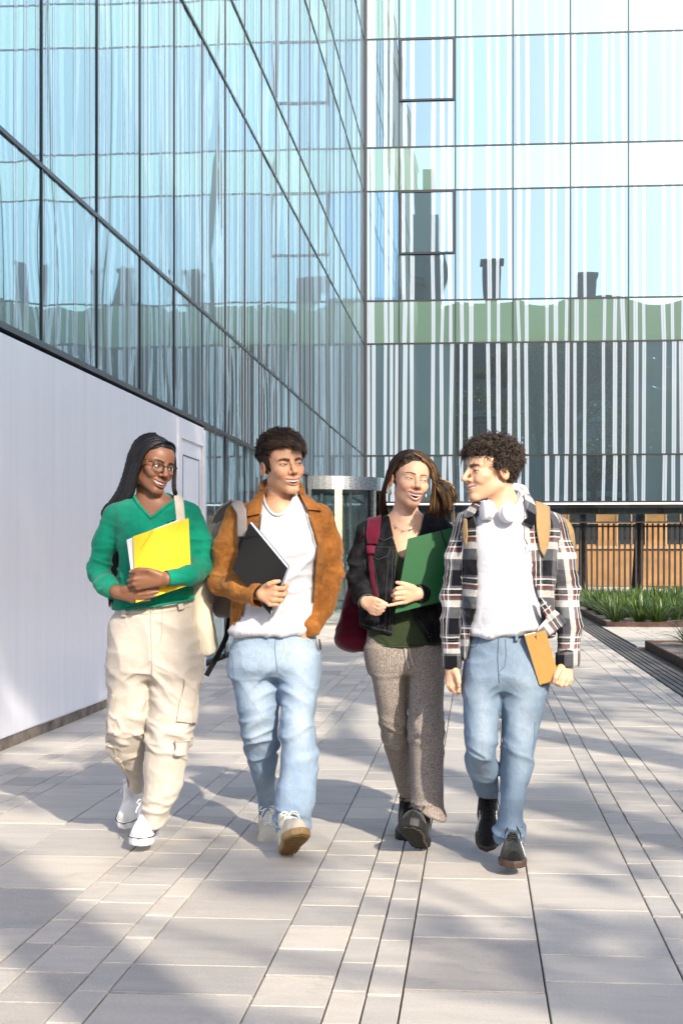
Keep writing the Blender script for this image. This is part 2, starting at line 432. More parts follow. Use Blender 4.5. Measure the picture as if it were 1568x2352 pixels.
# white clad base with its door
wall=empty('white_clad_wall',(XW,8.0,0),label='smooth white metal clad wall under the striped glass at the left',category='wall')
ys=[5.6,6.75,7.9,9.05,10.2,11.35,12.5,13.7,14.93]
for a,b in zip(ys[:-1],ys[1:]):
    mb=MB(); mb.box(-0.02,0.045+random.uniform(-.001,.001),a-8+.0020,b-8-.0020,0.085,2.62); obj('panel',mb.mesh('panel'),M['wpanel'],wall)
mb=MB(); mb.box(-0.045,0.03,5.6-8,16.5-8,0.0,2.63); obj('backing',mb.mesh('backing'),M['white'],wall)
for a,b in zip(ys[:-1],ys[1:]):
    mb=MB(); mb.box(-0.02,0.034+random.uniform(-.004,.003),a-8+.004,b-8-.004,-0.01,0.072+random.uniform(-.004,.005)); obj('plinth_board',mb.mesh('plinth_board'),M['plinth'],wall)
d=empty('door',(0,0,0)); d.parent=wall
def dbox(name,a,b,z0,z1,x0,x1,m): 
    mb=MB(); mb.box(x0,x1,a-8,b-8,z0,z1); obj(name,mb.mesh(name),m,d)
dbox('frame',14.97,15.12,0.0,2.60,-.02,.055,M['white']); dbox('frame',16.36,16.50,0,2.60,-.02,.055,M['white']); dbox('frame',15.12,16.36,2.42,2.60,-.02,.055,M['white'])
dbox('leaf',15.15,16.33,0.02,2.39,-.02,.033,M['white'])
for (a,b,z0,z1) in ((15.28,15.29,.12,2.25),(16.19,16.20,.12,2.25),(15.29,16.19,2.25,2.262),(15.29,16.19,.12,.132)):
    dbox('groove',a,b,z0,z1,.0352,.038,M['frame'])
for (a,b) in ((15.121,15.149),(16.331,16.359)): dbox('gap',a,b,.02,2.41,-.02,.030,M['frame'])

# revolving door drum half sunk into the left glass wall
rd=empty('revolving_door',(XW,28.2,0),label='revolving glass door with a curved steel band standing out of the left glass wall',category='door')
R=1.42
def ringband(name,r0,r1,z0,z1,mat,a0,a1,n=40):
    vs=[];fs=[]
    for i in range(n+1):
        a=a0+(a1-a0)*i/n; c,s=math.cos(a),math.sin(a)
        vs+=[(r0*c,r0*s,z0),(r1*c,r1*s,z0),(r1*c,r1*s,z1),(r0*c,r0*s,z1)]
    for i in range(n):
        k=4*i
        fs+=[(k,k+4,k+5,k+1),(k+1,k+5,k+6,k+2),(k+2,k+6,k+7,k+3),(k+3,k+7,k+4,k)]
    fs+=[(0,1,2,3),(4*n+3,4*n+2,4*n+1,4*n)]
    return obj(name,mesh_pd(name,vs,fs,False),mat,rd)
H=math.pi/2-0.02
ringband('canopy_band',R-0.05,R,2.42,2.655,M['steel'],-H,H)
ringband('canopy_ceiling',0.05,R-0.06,2.44,2.47,M['fence'],-H,H)
ringband('canopy_roof',0.05,R-0.06,2.62,2.64,M['steel'],-H,H)
for a0 in (-H,0.55): ringband('curved_glass',R-0.03,R-0.015,0.05,2.42,M['clear'],a0,a0+1.0,20)
for a in (-.57,.53,H-.02,-H+.03):
    mb=MB(); c,s_=math.cos(a)*(R-.03),math.sin(a)*(R-.03); mb.box(c-.03,c+.03,s_-.03,s_+.03,0,2.42); obj('post',mb.mesh('post'),M['steel'],rd)
for a in (-.95,0.15,1.2):
    c,s_=math.cos(a),math.sin(a); mb=MB()
    mb.add([(0.05*c,0.05*s_,.05),((R-.1)*c,(R-.1)*s_,.05),((R-.1)*c,(R-.1)*s_,2.4),(0.05*c,.05*s_,2.4)],[(0,1,2,3)])
    obj('door_wing',mb.mesh('door_wing'),M['clear'],rd)
    rr=R-.1; mb=MB(); mb.box(rr*c-.02,rr*c+.02,rr*s_-.02,rr*s_+.02,.0,2.42); obj('wing_stile',mb.mesh('wing_stile'),M['steel'],rd)
# glazed lobby front under the main facade
lob=empty('lobby_front',(XW,YF+0.6,0),label='clear glass lobby front with steel frames at the inner corner under the facade',category='glass front')
for k in range(4):
    a=0.1+k*1.15
    mb=MB(); mb.box(a+.02,a+1.13,0,.012,.06,2.55); obj('pane',mb.mesh('pane'),M['clear'],lob)
    mb=MB(); mb.box(a-.02,a+.02,-.03,.04,0,2.6); obj('stile',mb.mesh('stile'),M['steel'],lob)
    for z in (0.85,1.0,1.15):
        mb=MB(); mb.box(a+.06,a+1.09,-.004,-.002,z,z+.11); obj('frosted_band',mb.mesh('frosted_band'),M['frost'],lob)
mb=MB(); mb.box(.1,4.7,-.03,.04,2.1,2.16); obj('rail',mb.mesh('rail'),M['steel'],lob)

# ------------------------------------------------------------------ fence, ochre house behind it
fz=empty('slat_fence',(3.2,41.6,0),label='dark steel fence of upright slats under the glass building',category='fence')
x=-1.6; k=0
while x<5.2:
    mb=MB(); mb.box(x,x+0.048,0,0.09,0.0,2.12); obj('slat',mb.mesh('slat'),M['fence'],fz); x+=0.148; k+=1
mb=MB(); mb.box(-1.6,5.2,0.095,0.13,0.10,0.15); obj('rail',mb.mesh('rail'),M['fence'],fz)
mb=MB(); mb.box(-1.6,5.2,0.095,0.13,2.02,2.07); obj('rail',mb.mesh('rail'),M['fence'],fz)
hs=empty('ochre_house',(6,64,0),label='ochre rendered house with tall windows behind the slat fence',category='house')
mb=MB(); mb.box(-18,16,0,9,0,7.5); obj('wall',mb.mesh('wall'),M['orange'],hs)
mb=MB(); mb.box(-18,16,-0.12,-0.002,1.55,1.68); obj('ledge',mb.mesh('ledge'),M['ochre2'],hs)
mb=MB(); mb.box(-18.3,16.3,-0.4,9.3,7.5,7.8); obj('roof',mb.mesh('roof'),M['ochre2'],hs)
for k in range(-8,8):
    xc=k*2.0+0.4
    w=empty('window',(0,0,0)); w.parent=hs
    mb=MB(); mb.box(xc-.55,xc+.55,-.012,-.004,1.75,4.0); obj('glass',mb.mesh('glass'),M['darkwin'],w)
    for (a,b,c,dd) in ((-.62,-.55,1.7,4.05),(.55,.62,1.7,4.05),(-.03,.03,1.75,4.0),(-.55,.55,4.0,4.06),(-.55,.55,2.6,2.66)):
        mb=MB(); mb.box(xc+a,xc+b,-.05,-.013,c,dd); obj('frame',mb.mesh('frame'),M['ochre2'],w)

# ------------------------------------------------------------------ planting beds
def bed(name,x0,x1,y0,y1,h,label):
    o=empty(name,(x0,y0,0),label=label,category='planter')
    t=0.02
    for (a,b,c,d) in ((0,x1-x0,0,t),(0,x1-x0,y1-y0-t,y1-y0),(0,t,t,y1-y0-t),(x1-x0-t,x1-x0,t,y1-y0-t)):
        mb=MB(); mb.box(a,b,c,d,-0.02,h); obj('edging',mb.mesh('edging'),M['corten'],o)
    vs=[];fs=[];NX,NY=40,40
    for j in range(NY+1):
        for i in range(NX+1):
            vs.append((t+(x1-x0-2*t)*i/NX,t+(y1-y0-2*t)*j/NY,h-0.03+random.uniform(-.012,.012)))
    for j in range(NY):
        for i in range(NX):
            a=j*(NX+1)+i; fs.append((a,a+1,a+NX+2,a+NX+1))
    obj('soil',mesh_pd('soil',vs,fs),M['soil'],o)
    return o
bed('planting_bed',2.26,9.2,26.9,40.0,0.085,'far planting bed edged in rusty steel, full of dark green strap leaves')
bed('planting_bed',2.28,7.2,9.2,21.0,0.085,'near planting bed edged in rusty steel at the right edge')

def blades(n,R,H,wid,seed,droop=0.55,lean=0.55):
    rg=np.random.default_rng(seed); V=[];F=[];A=[]
    for k in range(n):
        a=rg.uniform(0,2*math.pi); r0=rg.uniform(0,0.25)*R; ln=H*rg.uniform(0.6,1.15); le=lean*rg.uniform(0.2,1.2)
        dx,dy=math.cos(a),math.sin(a); px,py=-dy,dx; c=rg.uniform(0,1); S=5; n0=len(V)
        for s in range(S+1):
            t=s/S; hor=r0+ln*(le*t+droop*le*t*t); z=ln*(t*(1-0.25*le)-droop*le*0.9*t**3)
            w=wid*(0.55+0.9*t*(1-t)*1.6)*(1-t**4)+0.0008
            fold=w*0.25
            V+= [(dx*hor-px*w,dy*hor-py*w,max(z,0.0)),(dx*hor,dy*hor,max(z-fold,0.0)),(dx*hor+px*w,dy*hor+py*w,max(z,0.0))]
            A+=[c*(0.6+0.4*t)]*3
        for s in range(S):
            i=n0+3*s; F+=[(i,i+1,i+4,i+3),(i+1,i+2,i+5,i+4)]
    me=mesh_pd('leaves',V,F,True); at=me.attributes.new('rnd','FLOAT','POINT'); at.data.foreach_set('value',A)
    return me
var=[blades(95,0.38,0.52,0.011,s) for s in (1,2,3,4)]
for m in var: m.materials.append(M['blade'])
pts=[]
for _ in range(4000):
    p=(random.uniform(2.45,7.6),random.uniform(27.15,39.6))
    if all((p[0]-q[0])**2+(p[1]-q[1])**2>0.42**2 for q in pts): pts.append(p)
pts.sort(key=lambda p:p[1])
for k,p in enumerate(pts[:210]):
    o=obj('strap_leaf_plant',var[k%4],None,None,label='dark green strap leaved plant clump massed in the far planting bed',category='plant',group='strap leaf clumps in the far bed')
    o.location=(p[0],p[1],0.055); o.rotation_euler=(0,0,random.uniform(0,6.28)); s=random.uniform(0.75,1.15); o.scale=(s,s,s*random.uniform(.75,1.15))
varg=[blades(160,0.22,0.42,0.0035,s,0.8,0.75) for s in (11,12)]
for m in varg: m.materials.append(M['blade2'])
gp=[(2.75,20.2),(3.1,19.2),(2.7,18.3),(3.35,20.3),(2.8,17.2),(3.3,18.0),(2.75,16.0),(3.3,16.6)]
for k,p in enumerate(gp):
    o=obj('ornamental_grass',varg[k%2],None,None,label='tuft of fine blue green grass in the near planting bed',category='grass tuft',group='grass tufts in the near bed')
    o.location=(p[0],p[1],0.055); s=random.uniform(.8,1.1); o.scale=(s,s,s)
for k,p in enumerate([(3.15,19.75),(3.75,19.0),(3.0,18.75)]):
    o=obj('strap_leaf_plant',var[k],None,None,label='strap leaved plant with yellowing tips in the near planting bed',category='plant',group='strap leaf plants in the near bed')
    o.location=(p[0],p[1],0.055); s=random.uniform(.8,1.0); o.scale=(s,s,s)

# ------------------------------------------------------------------ trees
def tree_mesh(H,trunk_r,crown_r,crown_c,nclump,nleaf,seed,leaf=0.09,flat=.72):
    rg=np.random.default_rng(seed); mb=MB()
    top=Vector((rg.normal(0,.3),rg.normal(0,.3),crown_c))
    pts=[Vector((0,0,-0.05)),Vector((rg.normal(0,.06),rg.normal(0,.06),crown_c*.3)),Vector((rg.normal(0,.1),rg.normal(0,.1),crown_c*.6)),top]
    mb.tube(pts,[trunk_r*1.25,trunk_r,trunk_r*.8,trunk_r*.4],9)
    V=[];F=[];A=[]
    for k in range(nclump):
        d=rg.normal(size=3); d/=np.linalg.norm(d); rr=rg.uniform(0.35,1.0)**0.6
        c=np.array([0,0,crown_c])+d*rr*np.array([crown_r,crown_r,crown_r*flat])
        b0=pts[2].lerp(top,rg.uniform(0,1))
        mid=b0.lerp(Vector(c),.55)+Vector((0,0,-.15))
        mb.tube([b0,mid,Vector(c)],[trunk_r*.28,trunk_r*.14,0.008],5)
        cr=rg.uniform(0.28,0.6)*crown_r*0.42
        cc=rg.uniform(0,1)
        n=int(nleaf/nclump)
        P=rg.normal(size=(n,3)); P/=np.linalg.norm(P,axis=1)[:,None]; P*= (rg.uniform(0,1,(n,1))**.45)*cr; P[:,2]*=.75*min(1,flat/.72+.15); P+=c
        for p in P:
            u=rg.normal(size=3); u/=np.linalg.norm(u); w=np.cross(u,rg.normal(size=3)); w/=np.linalg.norm(w)
            l=leaf*rg.uniform(.6,1.3); n0=len(V)
            V+=[tuple(p-u*l),tuple(p+w*l*.5),tuple(p+u*l),tuple(p-w*l*.5)]; F.append((n0,n0+1,n0+2,n0+3))
            v=min(1,max(0,cc*.5+rg.uniform(0,.5))); A+=[v]*4
    cm=mesh_pd('crown',V,F); at=cm.attributes.new('rnd','FLOAT','POINT'); at.data.foreach_set('value',A)
    return mb.mesh('trunk',True),cm
TREES={}
def tree(kind,loc,rz,s,label,group,bark='bark'):
    tm,cm=TREES[kind]
    o=empty('tree',loc,rz,label=label,category='tree',group=group); o.scale=(s,s,s)
    if len(cm.materials)==0: cm.materials.append(M['leaf'])
    if len(tm.materials)==0: tm.materials.append(M[bark])
    obj('trunk',tm,None,o); obj('crown',cm,None,o)
    return o
TREES['a']=tree_mesh(9,.17,2.9,6.3,34,3000,21)
TREES['b']=tree_mesh(8,.15,2.5,5.4,28,2600,22)
TREES['e']=tree_mesh(11,.18,2.9,9.1,60,17000,27,.09,.30)  # dense flat crown, shaped to shade the white wall but not the people
TREES['f']=tree_mesh(8,.15,2.5,5.4,20,1300,28)  # crown thinned out so that dappled sun reaches the people
TREES['c']=tree_mesh(7,.16,2.2,5.0,22,2600,23)
TREES['d']=tree_mesh(7,.14,2.2,5.2,22,2600,24)
tree('c',(5.25,50.8,0),0.4,1.0,'dark trunked tree behind the slat fence','trees behind the fence')
tree('d',(3.55,51.5,0),1.4,1.0,'pale trunked tree behind the slat fence','trees behind the fence','palebark')
# unseen trees placed between the square and the sun to shade and dapple it
SHADE=[('e',(3.55,-3.85),1.6,1.28),('e',(5.0,-0.5),2.3,1.25),('e',(5.0,2.9),4.3,1.25),('f',(6.9,-6.2),1.9,1.5),('b',(9.4,2.4),2.6,1.5),('b',(1.0,-15.5),4.1,1.8),('f',(12.6,-3.0),5.0,1.6),('b',(12.5,7.5),3.0,1.6),
       ('a',(14.0,14.5),1.2,1.5),('b',(16.5,22.5),0.8,1.6),('a',(17.0,31.0),2.2,1.5),('b',(-5.5,-12.5),0.4,1.6)]
for i,(k,(x,y),rz,s) in enumerate(SHADE):
    tree(k,(x,y,0),rz,s,'leafy tree out of view, in the set placed to shade the square','shade trees around the square')

# building across the square, mirrored in the glass
M['stone']=simple('pale_stone_cladding',(0.17,0.18,0.165),0.8,nscale=.4,namt=.15)
M['greenpanel']=simple('pale_green_panel',(0.30,0.40,0.31),0.6)
def block(loc,rz,W,D,H,floors,label,nm='opposite_building'):
    o=empty(nm,loc,rz,label=label,category='building')
    mb=MB(); mb.box(-W/2,W/2,0,D,0,H); obj('wall',mb.mesh('wall'),M['stone'],o)
    fh=H/floors
    for f in range(floors):
        z=f*fh+fh*.35
        n=int(W/5.0)
        for k in range(n):
            if random.random()<.18: continue
            xa=-W/2+W*k/n+.25; xb=-W/2+W*(k+1)/n-.25
            mb=MB(); mb.box(xa,xb,-.06,-.01,z,z+fh*.42); obj('window',mb.mesh('window'),M['darkwin'],o)
        if f%2==1:
            mb=MB(); mb.box(-W/2,W/2,-.5,-.02,f*fh+fh*.86,f*fh+fh*1.02); obj('balcony_band',mb.mesh('balcony_band'),M['greenpanel'],o)
    for k in range(int(W/9)):
        xc=-W/2+4+k*9+random.uniform(-2,2); w=random.uniform(.8,2.2); h=random.uniform(1.5,4.2)
        mb=MB(); mb.box(xc-w/2,xc+w/2,1,1+w,H,H+h); mb.box(xc-w/2-.2,xc+w/2+.2,.8,1.2+w,H+h,H+h+.35); obj('chimney',mb.mesh('chimney'),M['stone'],o)
    return o
ob=block((14,-62,0),math.pi,110,14,25.3,7,'pale stone block with dark window bands across the square')
mb=MB(); mb.box(17.2,20.0,1.5,4.5,25.3,34.0); mb.box(17.9,19.4,2.0,4.0,34.0,38.5); obj('stair_tower',mb.mesh('stair_tower'),M['greenpanel'],ob)
block((52,20,0),-math.pi/2,80,14,11.0,3,'low pale block with dark windows beyond the right hand trees')
# ------------------------------------------------------------------ solid modelling kit (signed distance fields -> meshes)
f32=np.float32
def A3(p): return np.array(p,dtype=f32)
def smin(a,b,k):
    h=np.maximum(k-np.abs(a-b),0)/k
    return np.minimum(a,b)-h*h*k*0.25
def smax(a,b,k): return -smin(-a,-b,k)
def seg(P,a,b,ra,rb):
    a=A3(a);b=A3(b);ba=b-a;L=float(ba@ba)+1e-12
    pa=P-a; t=np.clip(pa@ba/L,0,1)
    return np.sqrt(((pa-t[:,None]*ba)**2).sum(1))-(ra+(rb-ra)*t)
def chain(P,pts,rs,k=0.0):
    d=None
    for i in range(len(pts)-1):
        e=seg(P,pts[i],pts[i+1],rs[i],rs[i+1])
        d=e if d is None else (np.minimum(d,e) if k<=0 else smin(d,e,k))
    return d
def ell(P,c,r,R=None):
    q=P-A3(c)
    if R is not None: q=q@np.asarray(R,dtype=f32)
    r=A3(r); k0=np.sqrt(((q/r)**2).sum(1)); k1=np.sqrt(((q/(r*r))**2).sum(1))+1e-9
    return k0*(k0-1)/k1
def densify(S,n=8):
    """Catmull-Rom through the station rows"""
    S=np.array(S,dtype=float); out=[]
    for i in range(len(S)-1):
        p0=S[max(i-1,0)];p1=S[i];p2=S[i+1];p3=S[min(i+2,len(S)-1)]
        for k in range(n):
            t=k/n
            out.append(0.5*((2*p1)+(-p0+p2)*t+(2*p0-5*p1+4*p2-p3)*t*t+(-p0+3*p1-3*p2+p3)*t**3))
    out.append(S[-1]); return np.array(out)
def tower(P,S,ex=2.0,cap=0.004):
    """stacked elliptical sections; rows (z,cx,cy,rx,ry), any order in z"""
    S=np.array(S,dtype=float)
    S=S[np.argsort(S[:,0])]
    z=P[:,2]
    cx=np.interp(z,S[:,0],S[:,1]);cy=np.interp(z,S[:,0],S[:,2]);rx=np.interp(z,S[:,0],S[:,3]);ry=np.interp(z,S[:,0],S[:,4])
    qx=np.abs(P[:,0]-cx)/rx; qy=np.abs(P[:,1]-cy)/ry
    q=(qx**ex+qy**ex)**(1/ex)
    d=(q-1)*np.minimum(rx,ry)*np.where(q<1.5,1.0,1.0)
    return smax(smax(d,z-S[-1,0],cap),S[0,0]-z,cap).astype(f32)
def polysd(pts,X,Z):
    """signed distance to a polygon (negative inside)"""
    pts=np.array(pts,dtype=float); n=len(pts); d=np.full(X.shape,1e9); ins=np.zeros(X.shape,bool)
    for i in range(n):
        a=pts[i];b=pts[(i+1)%n]; e=b-a
        wx=X-a[0];wz=Z-a[1]; t=np.clip((wx*e[0]+wz*e[1])/(e@e+1e-12),0,1)
        d=np.minimum(d,(wx-e[0]*t)**2+(wz-e[1]*t)**2)
        c=((a[1]<=Z)!=(b[1]<=Z)); 
        xi=a[0]+(Z-a[1])*(e[0]/(e[1] if abs(e[1])>1e-12 else 1e-12))
        ins^= c&(X<xi)
    return np.where(ins,-1,1)*np.sqrt(d)
def sdf_mesh(f,lo,hi,h,blk=4,slack=2.6):
    """surface nets over the block-sparse field f; returns verts, quads"""
    lo=np.array(lo,float);hi=np.array(hi,float)
    nb=np.maximum(np.ceil((hi-lo)/(h*blk)).astype(int),1); n=nb*blk+1
    ctr=[lo[i]+(np.arange(nb[i])+.5)*h*blk for i in range(3)]
    C=np.stack(np.meshgrid(*ctr,indexing='ij'),-1).reshape(-1,3).astype(f32)
    dc=f(C); act=np.abs(dc)<h*blk*slack*0.87
    F=np.repeat(np.repeat(np.repeat(dc.reshape(nb),blk,0),blk,1),blk,2)
    G=np.full(n,1.0,f32); G[:-1,:-1,:-1]=F
    G[-1]=G[-2];G[:,-1]=G[:,-2];G[:,:,-1]=G[:,:,-2]
    bi=np.stack(np.nonzero(act.reshape(nb)),-1)
    if len(bi)==0: return np.zeros((0,3)),np.zeros((0,4),int)
    o=np.stack(np.meshgrid(*[np.arange(blk+1)]*3,indexing='ij'),-1).reshape(-1,3)
    idx=(bi[:,None,:]*blk+o[None]).reshape(-1,3)
    flat=np.unique(np.ravel_multi_index(idx.T,n)); idx=np.stack(np.unravel_index(flat,n),-1)
    out=np.empty(len(idx),f32)
    for s in range(0,len(idx),400000):
        out[s:s+400000]=f((lo+idx[s:s+400000]*h).astype(f32))
    G.ravel()[flat]=out
    inside=G<0
    c=np.zeros(n-1,np.int8)
    for dx in(0,1):
        for dy in(0,1):
            for dz in(0,1): c+=inside[dx:n[0]-1+dx,dy:n[1]-1+dy,dz:n[2]-1+dz]
    cell=np.stack(np.nonzero((c>0)&(c<8)),-1)
    if len(cell)==0: return np.zeros((0,3)),np.zeros((0,4),int)
    acc=np.zeros((len(cell),3));cnt=np.zeros(len(cell))
    cor=[(a,b,d) for a in(0,1) for b in(0,1) for d in(0,1)]
    for p in cor:
        for ax in range(3):
            if p[ax]: continue
            q=list(p);q[ax]=1
            g0=G[tuple((cell+p).T)];g1=G[tuple((cell+q).T)]
            m=(g0<0)!=(g1<0)
            t=np.where(m,g0/np.where(m,g0-g1,1),0)
            pt=np.array(p,float)[None]+np.zeros((len(cell),3)); pt[:,ax]+=t
            acc+=pt*m[:,None];cnt+=m
    V=lo+(cell+acc/cnt[:,None])*h
    ids=np.full(np.array(n)-1,-1,np.int64); ids[tuple(cell.T)]=np.arange(len(cell))
    Q=[]
    for ax in range(3):
        b,d=(ax+1)%3,(ax+2)%3
        sl0=[slice(None)]*3;sl1=[slice(None)]*3
        sl0[ax]=slice(0,-1);sl1[ax]=slice(1,None)
        e=inside[tuple(sl0)]!=inside[tuple(sl1)]
        ei=np.stack(np.nonzero(e),-1)
        ok=(ei[:,b]>0)&(ei[:,d]>0)&(ei[:,b]<n[b]-1)&(ei[:,d]<n[d]-1); ei=ei[ok]
        flip=inside[tuple(ei.T)]
        ob=np.zeros(3,int);ob[b]=1;od=np.zeros(3,int);od[d]=1
        q=np.stack([ids[tuple((ei-ob-od).T)],ids[tuple((ei-od).T)],ids[tuple(ei.T)],ids[tuple((ei-ob).T)]],-1)
        q=np.where(flip[:,None],q,q[:,::-1]); Q.append(q)
    Q=np.concatenate(Q); Q=Q[(Q>=0).all(1)]
    return V,Q
def vnormals(V,Q):
    a=V[Q[:,0]];b=V[Q[:,1]];c=V[Q[:,2]];d=V[Q[:,3]]
    fn=np.cross(c-a,d-b); N=np.zeros_like(V)
    for k in range(4): np.add.at(N,Q[:,k],fn)
    return N/(np.linalg.norm(N,axis=1)[:,None]+1e-12)
def relax(V,Q,it=1,lam=.5):
    for _ in range(it):
        S=np.zeros_like(V);c=np.zeros(len(V))
        for k in range(4):
            np.add.at(S,Q[:,k],V[Q[:,(k+1)%4]]);np.add.at(c,Q[:,k],1)
            np.add.at(S,Q[:,k],V[Q[:,(k-1)%4]]);np.add.at(c,Q[:,k],1)
        V=V+lam*(S/np.maximum(c,1)[:,None]-V)
    return V
_perm=np.random.default_rng(3).permutation(256); _perm=np.concatenate([_perm,_perm,_perm])
_grad=np.random.default_rng(4).normal(size=(256,3)); _grad/=np.linalg.norm(_grad,axis=1)[:,None]
def noise3(P):
    P=np.asarray(P,float); i=np.floor(P).astype(int); f=P-i; i&=255
    u=f*f*f*(f*(f*6-15)+10); r=0
    for dx in(0,1):
        for dy in(0,1):
            for dz in(0,1):
                h=_perm[_perm[_perm[i[:,0]+dx]+i[:,1]+dy]+i[:,2]+dz]
                g=_grad[h%256]; d=(g*(f-np.array([dx,dy,dz]))).sum(1)
                w=(u[:,0] if dx else 1-u[:,0])*(u[:,1] if dy else 1-u[:,1])*(u[:,2] if dz else 1-u[:,2])
                r=r+w*d
    return r*1.6
def ridge(P): return 1-2*np.abs(noise3(P))     # -1..1, sharp crests
def pinch(P,w=3.0,warp=.45):
    P=np.asarray(P,float); q=P+warp*np.stack([noise3(P*.7+11.3),noise3(P*.7+47.1),noise3(P*.7+83.9)],1)
    return np.clip(1-w*np.abs(noise3(q)),0,1)**1.4
def sstep(a,b,x):
    t=np.clip((x-a)/(b-a),0,1); return t*t*(3-2*t)
def bumpm(x,c,w): return np.exp(-((x-c)/w)**2)
def setattr_f(me,name,vals):
    at=me.attributes.new(name,'FLOAT','POINT'); at.data.foreach_set('value',np.asarray(vals,f32))
def setattr_c(me,name,C):
    at=me.attributes.new(name,'FLOAT_COLOR','POINT')
    C=np.asarray(C,f32); 
    if C.shape[1]==3: C=np.concatenate([C,np.ones((len(C),1),f32)],1)
    at.data.foreach_set('color',np.ascontiguousarray(C).ravel())
def setattr_v(me,name,C):
    at=me.attributes.new(name,'FLOAT_VECTOR','POINT'); at.data.foreach_set('vector',np.ascontiguousarray(C,dtype=f32).ravel())

def rot_head(yaw,pitch,roll):
    y,p,r=[math.radians(a) for a in(yaw,pitch,roll)]
    Rz=np.array([[math.cos(y),-math.sin(y),0],[math.sin(y),math.cos(y),0],[0,0,1]])
    Rx=np.array([[1,0,0],[0,math.cos(p),-math.sin(p)],[0,math.sin(p),math.cos(p)]])
    Rr=np.array([[math.cos(r),0,math.sin(r)],[0,1,0],[-math.sin(r),0,math.cos(r)]])
    return Rr@Rz@Rx

class Person:
    """everything is laid out in the person's own frame: x to the viewer's right, y away from the viewer, z up (metres)"""
    def __init__(s,px,D):
        s.D=D; s.u0=(px-CX)/FPX*D
        w=WP(px,HOR,D); s.loc=(w.x,w.y,0.0)
    def L(s,px,py,dd=0.0):
        d=s.D+dd
        return np.array([(px-CX)/FPX*d-s.u0,dd,CH+(HOR-py)/FPX*d])
    def pic(s,P):
        d=s.D+P[:,1]
        return CX+FPX*(P[:,0]+s.u0)/d, HOR-FPX*(P[:,2]-CH)/d
    def st(s,rows):
        """rows (py, pxl, pxr, depth, half depth) -> tower sections"""
        out=[]
        for (py,a,b,dd,ry) in rows:
            l=s.L(a,py,dd);r=s.L(b,py,dd)
            out.append((l[2],(l[0]+r[0])/2,dd,(r[0]-l[0])/2,ry))
        return densify(out)
    def poly(s,pts,P):
        X,Z=s.pic(P); return polysd(pts,X,Z)*(s.D/FPX)
    def root(s,o): o.location=s.loc; o.rotation_euler=(0,0,YAW)
    def top(s,name,me,mat,**pr):
        o=obj(name,me,mat,None,**pr); s.root(o); return o
    def topempty(s,name,**pr):
        o=empty(name,s.loc,YAW,**pr); return o

def joinVQ(parts):
    V=[];Q=[];n=0
    for v,q in parts:
        V.append(v);Q.append(q+n);n+=len(v)
    return np.concatenate(V),np.concatenate(Q)

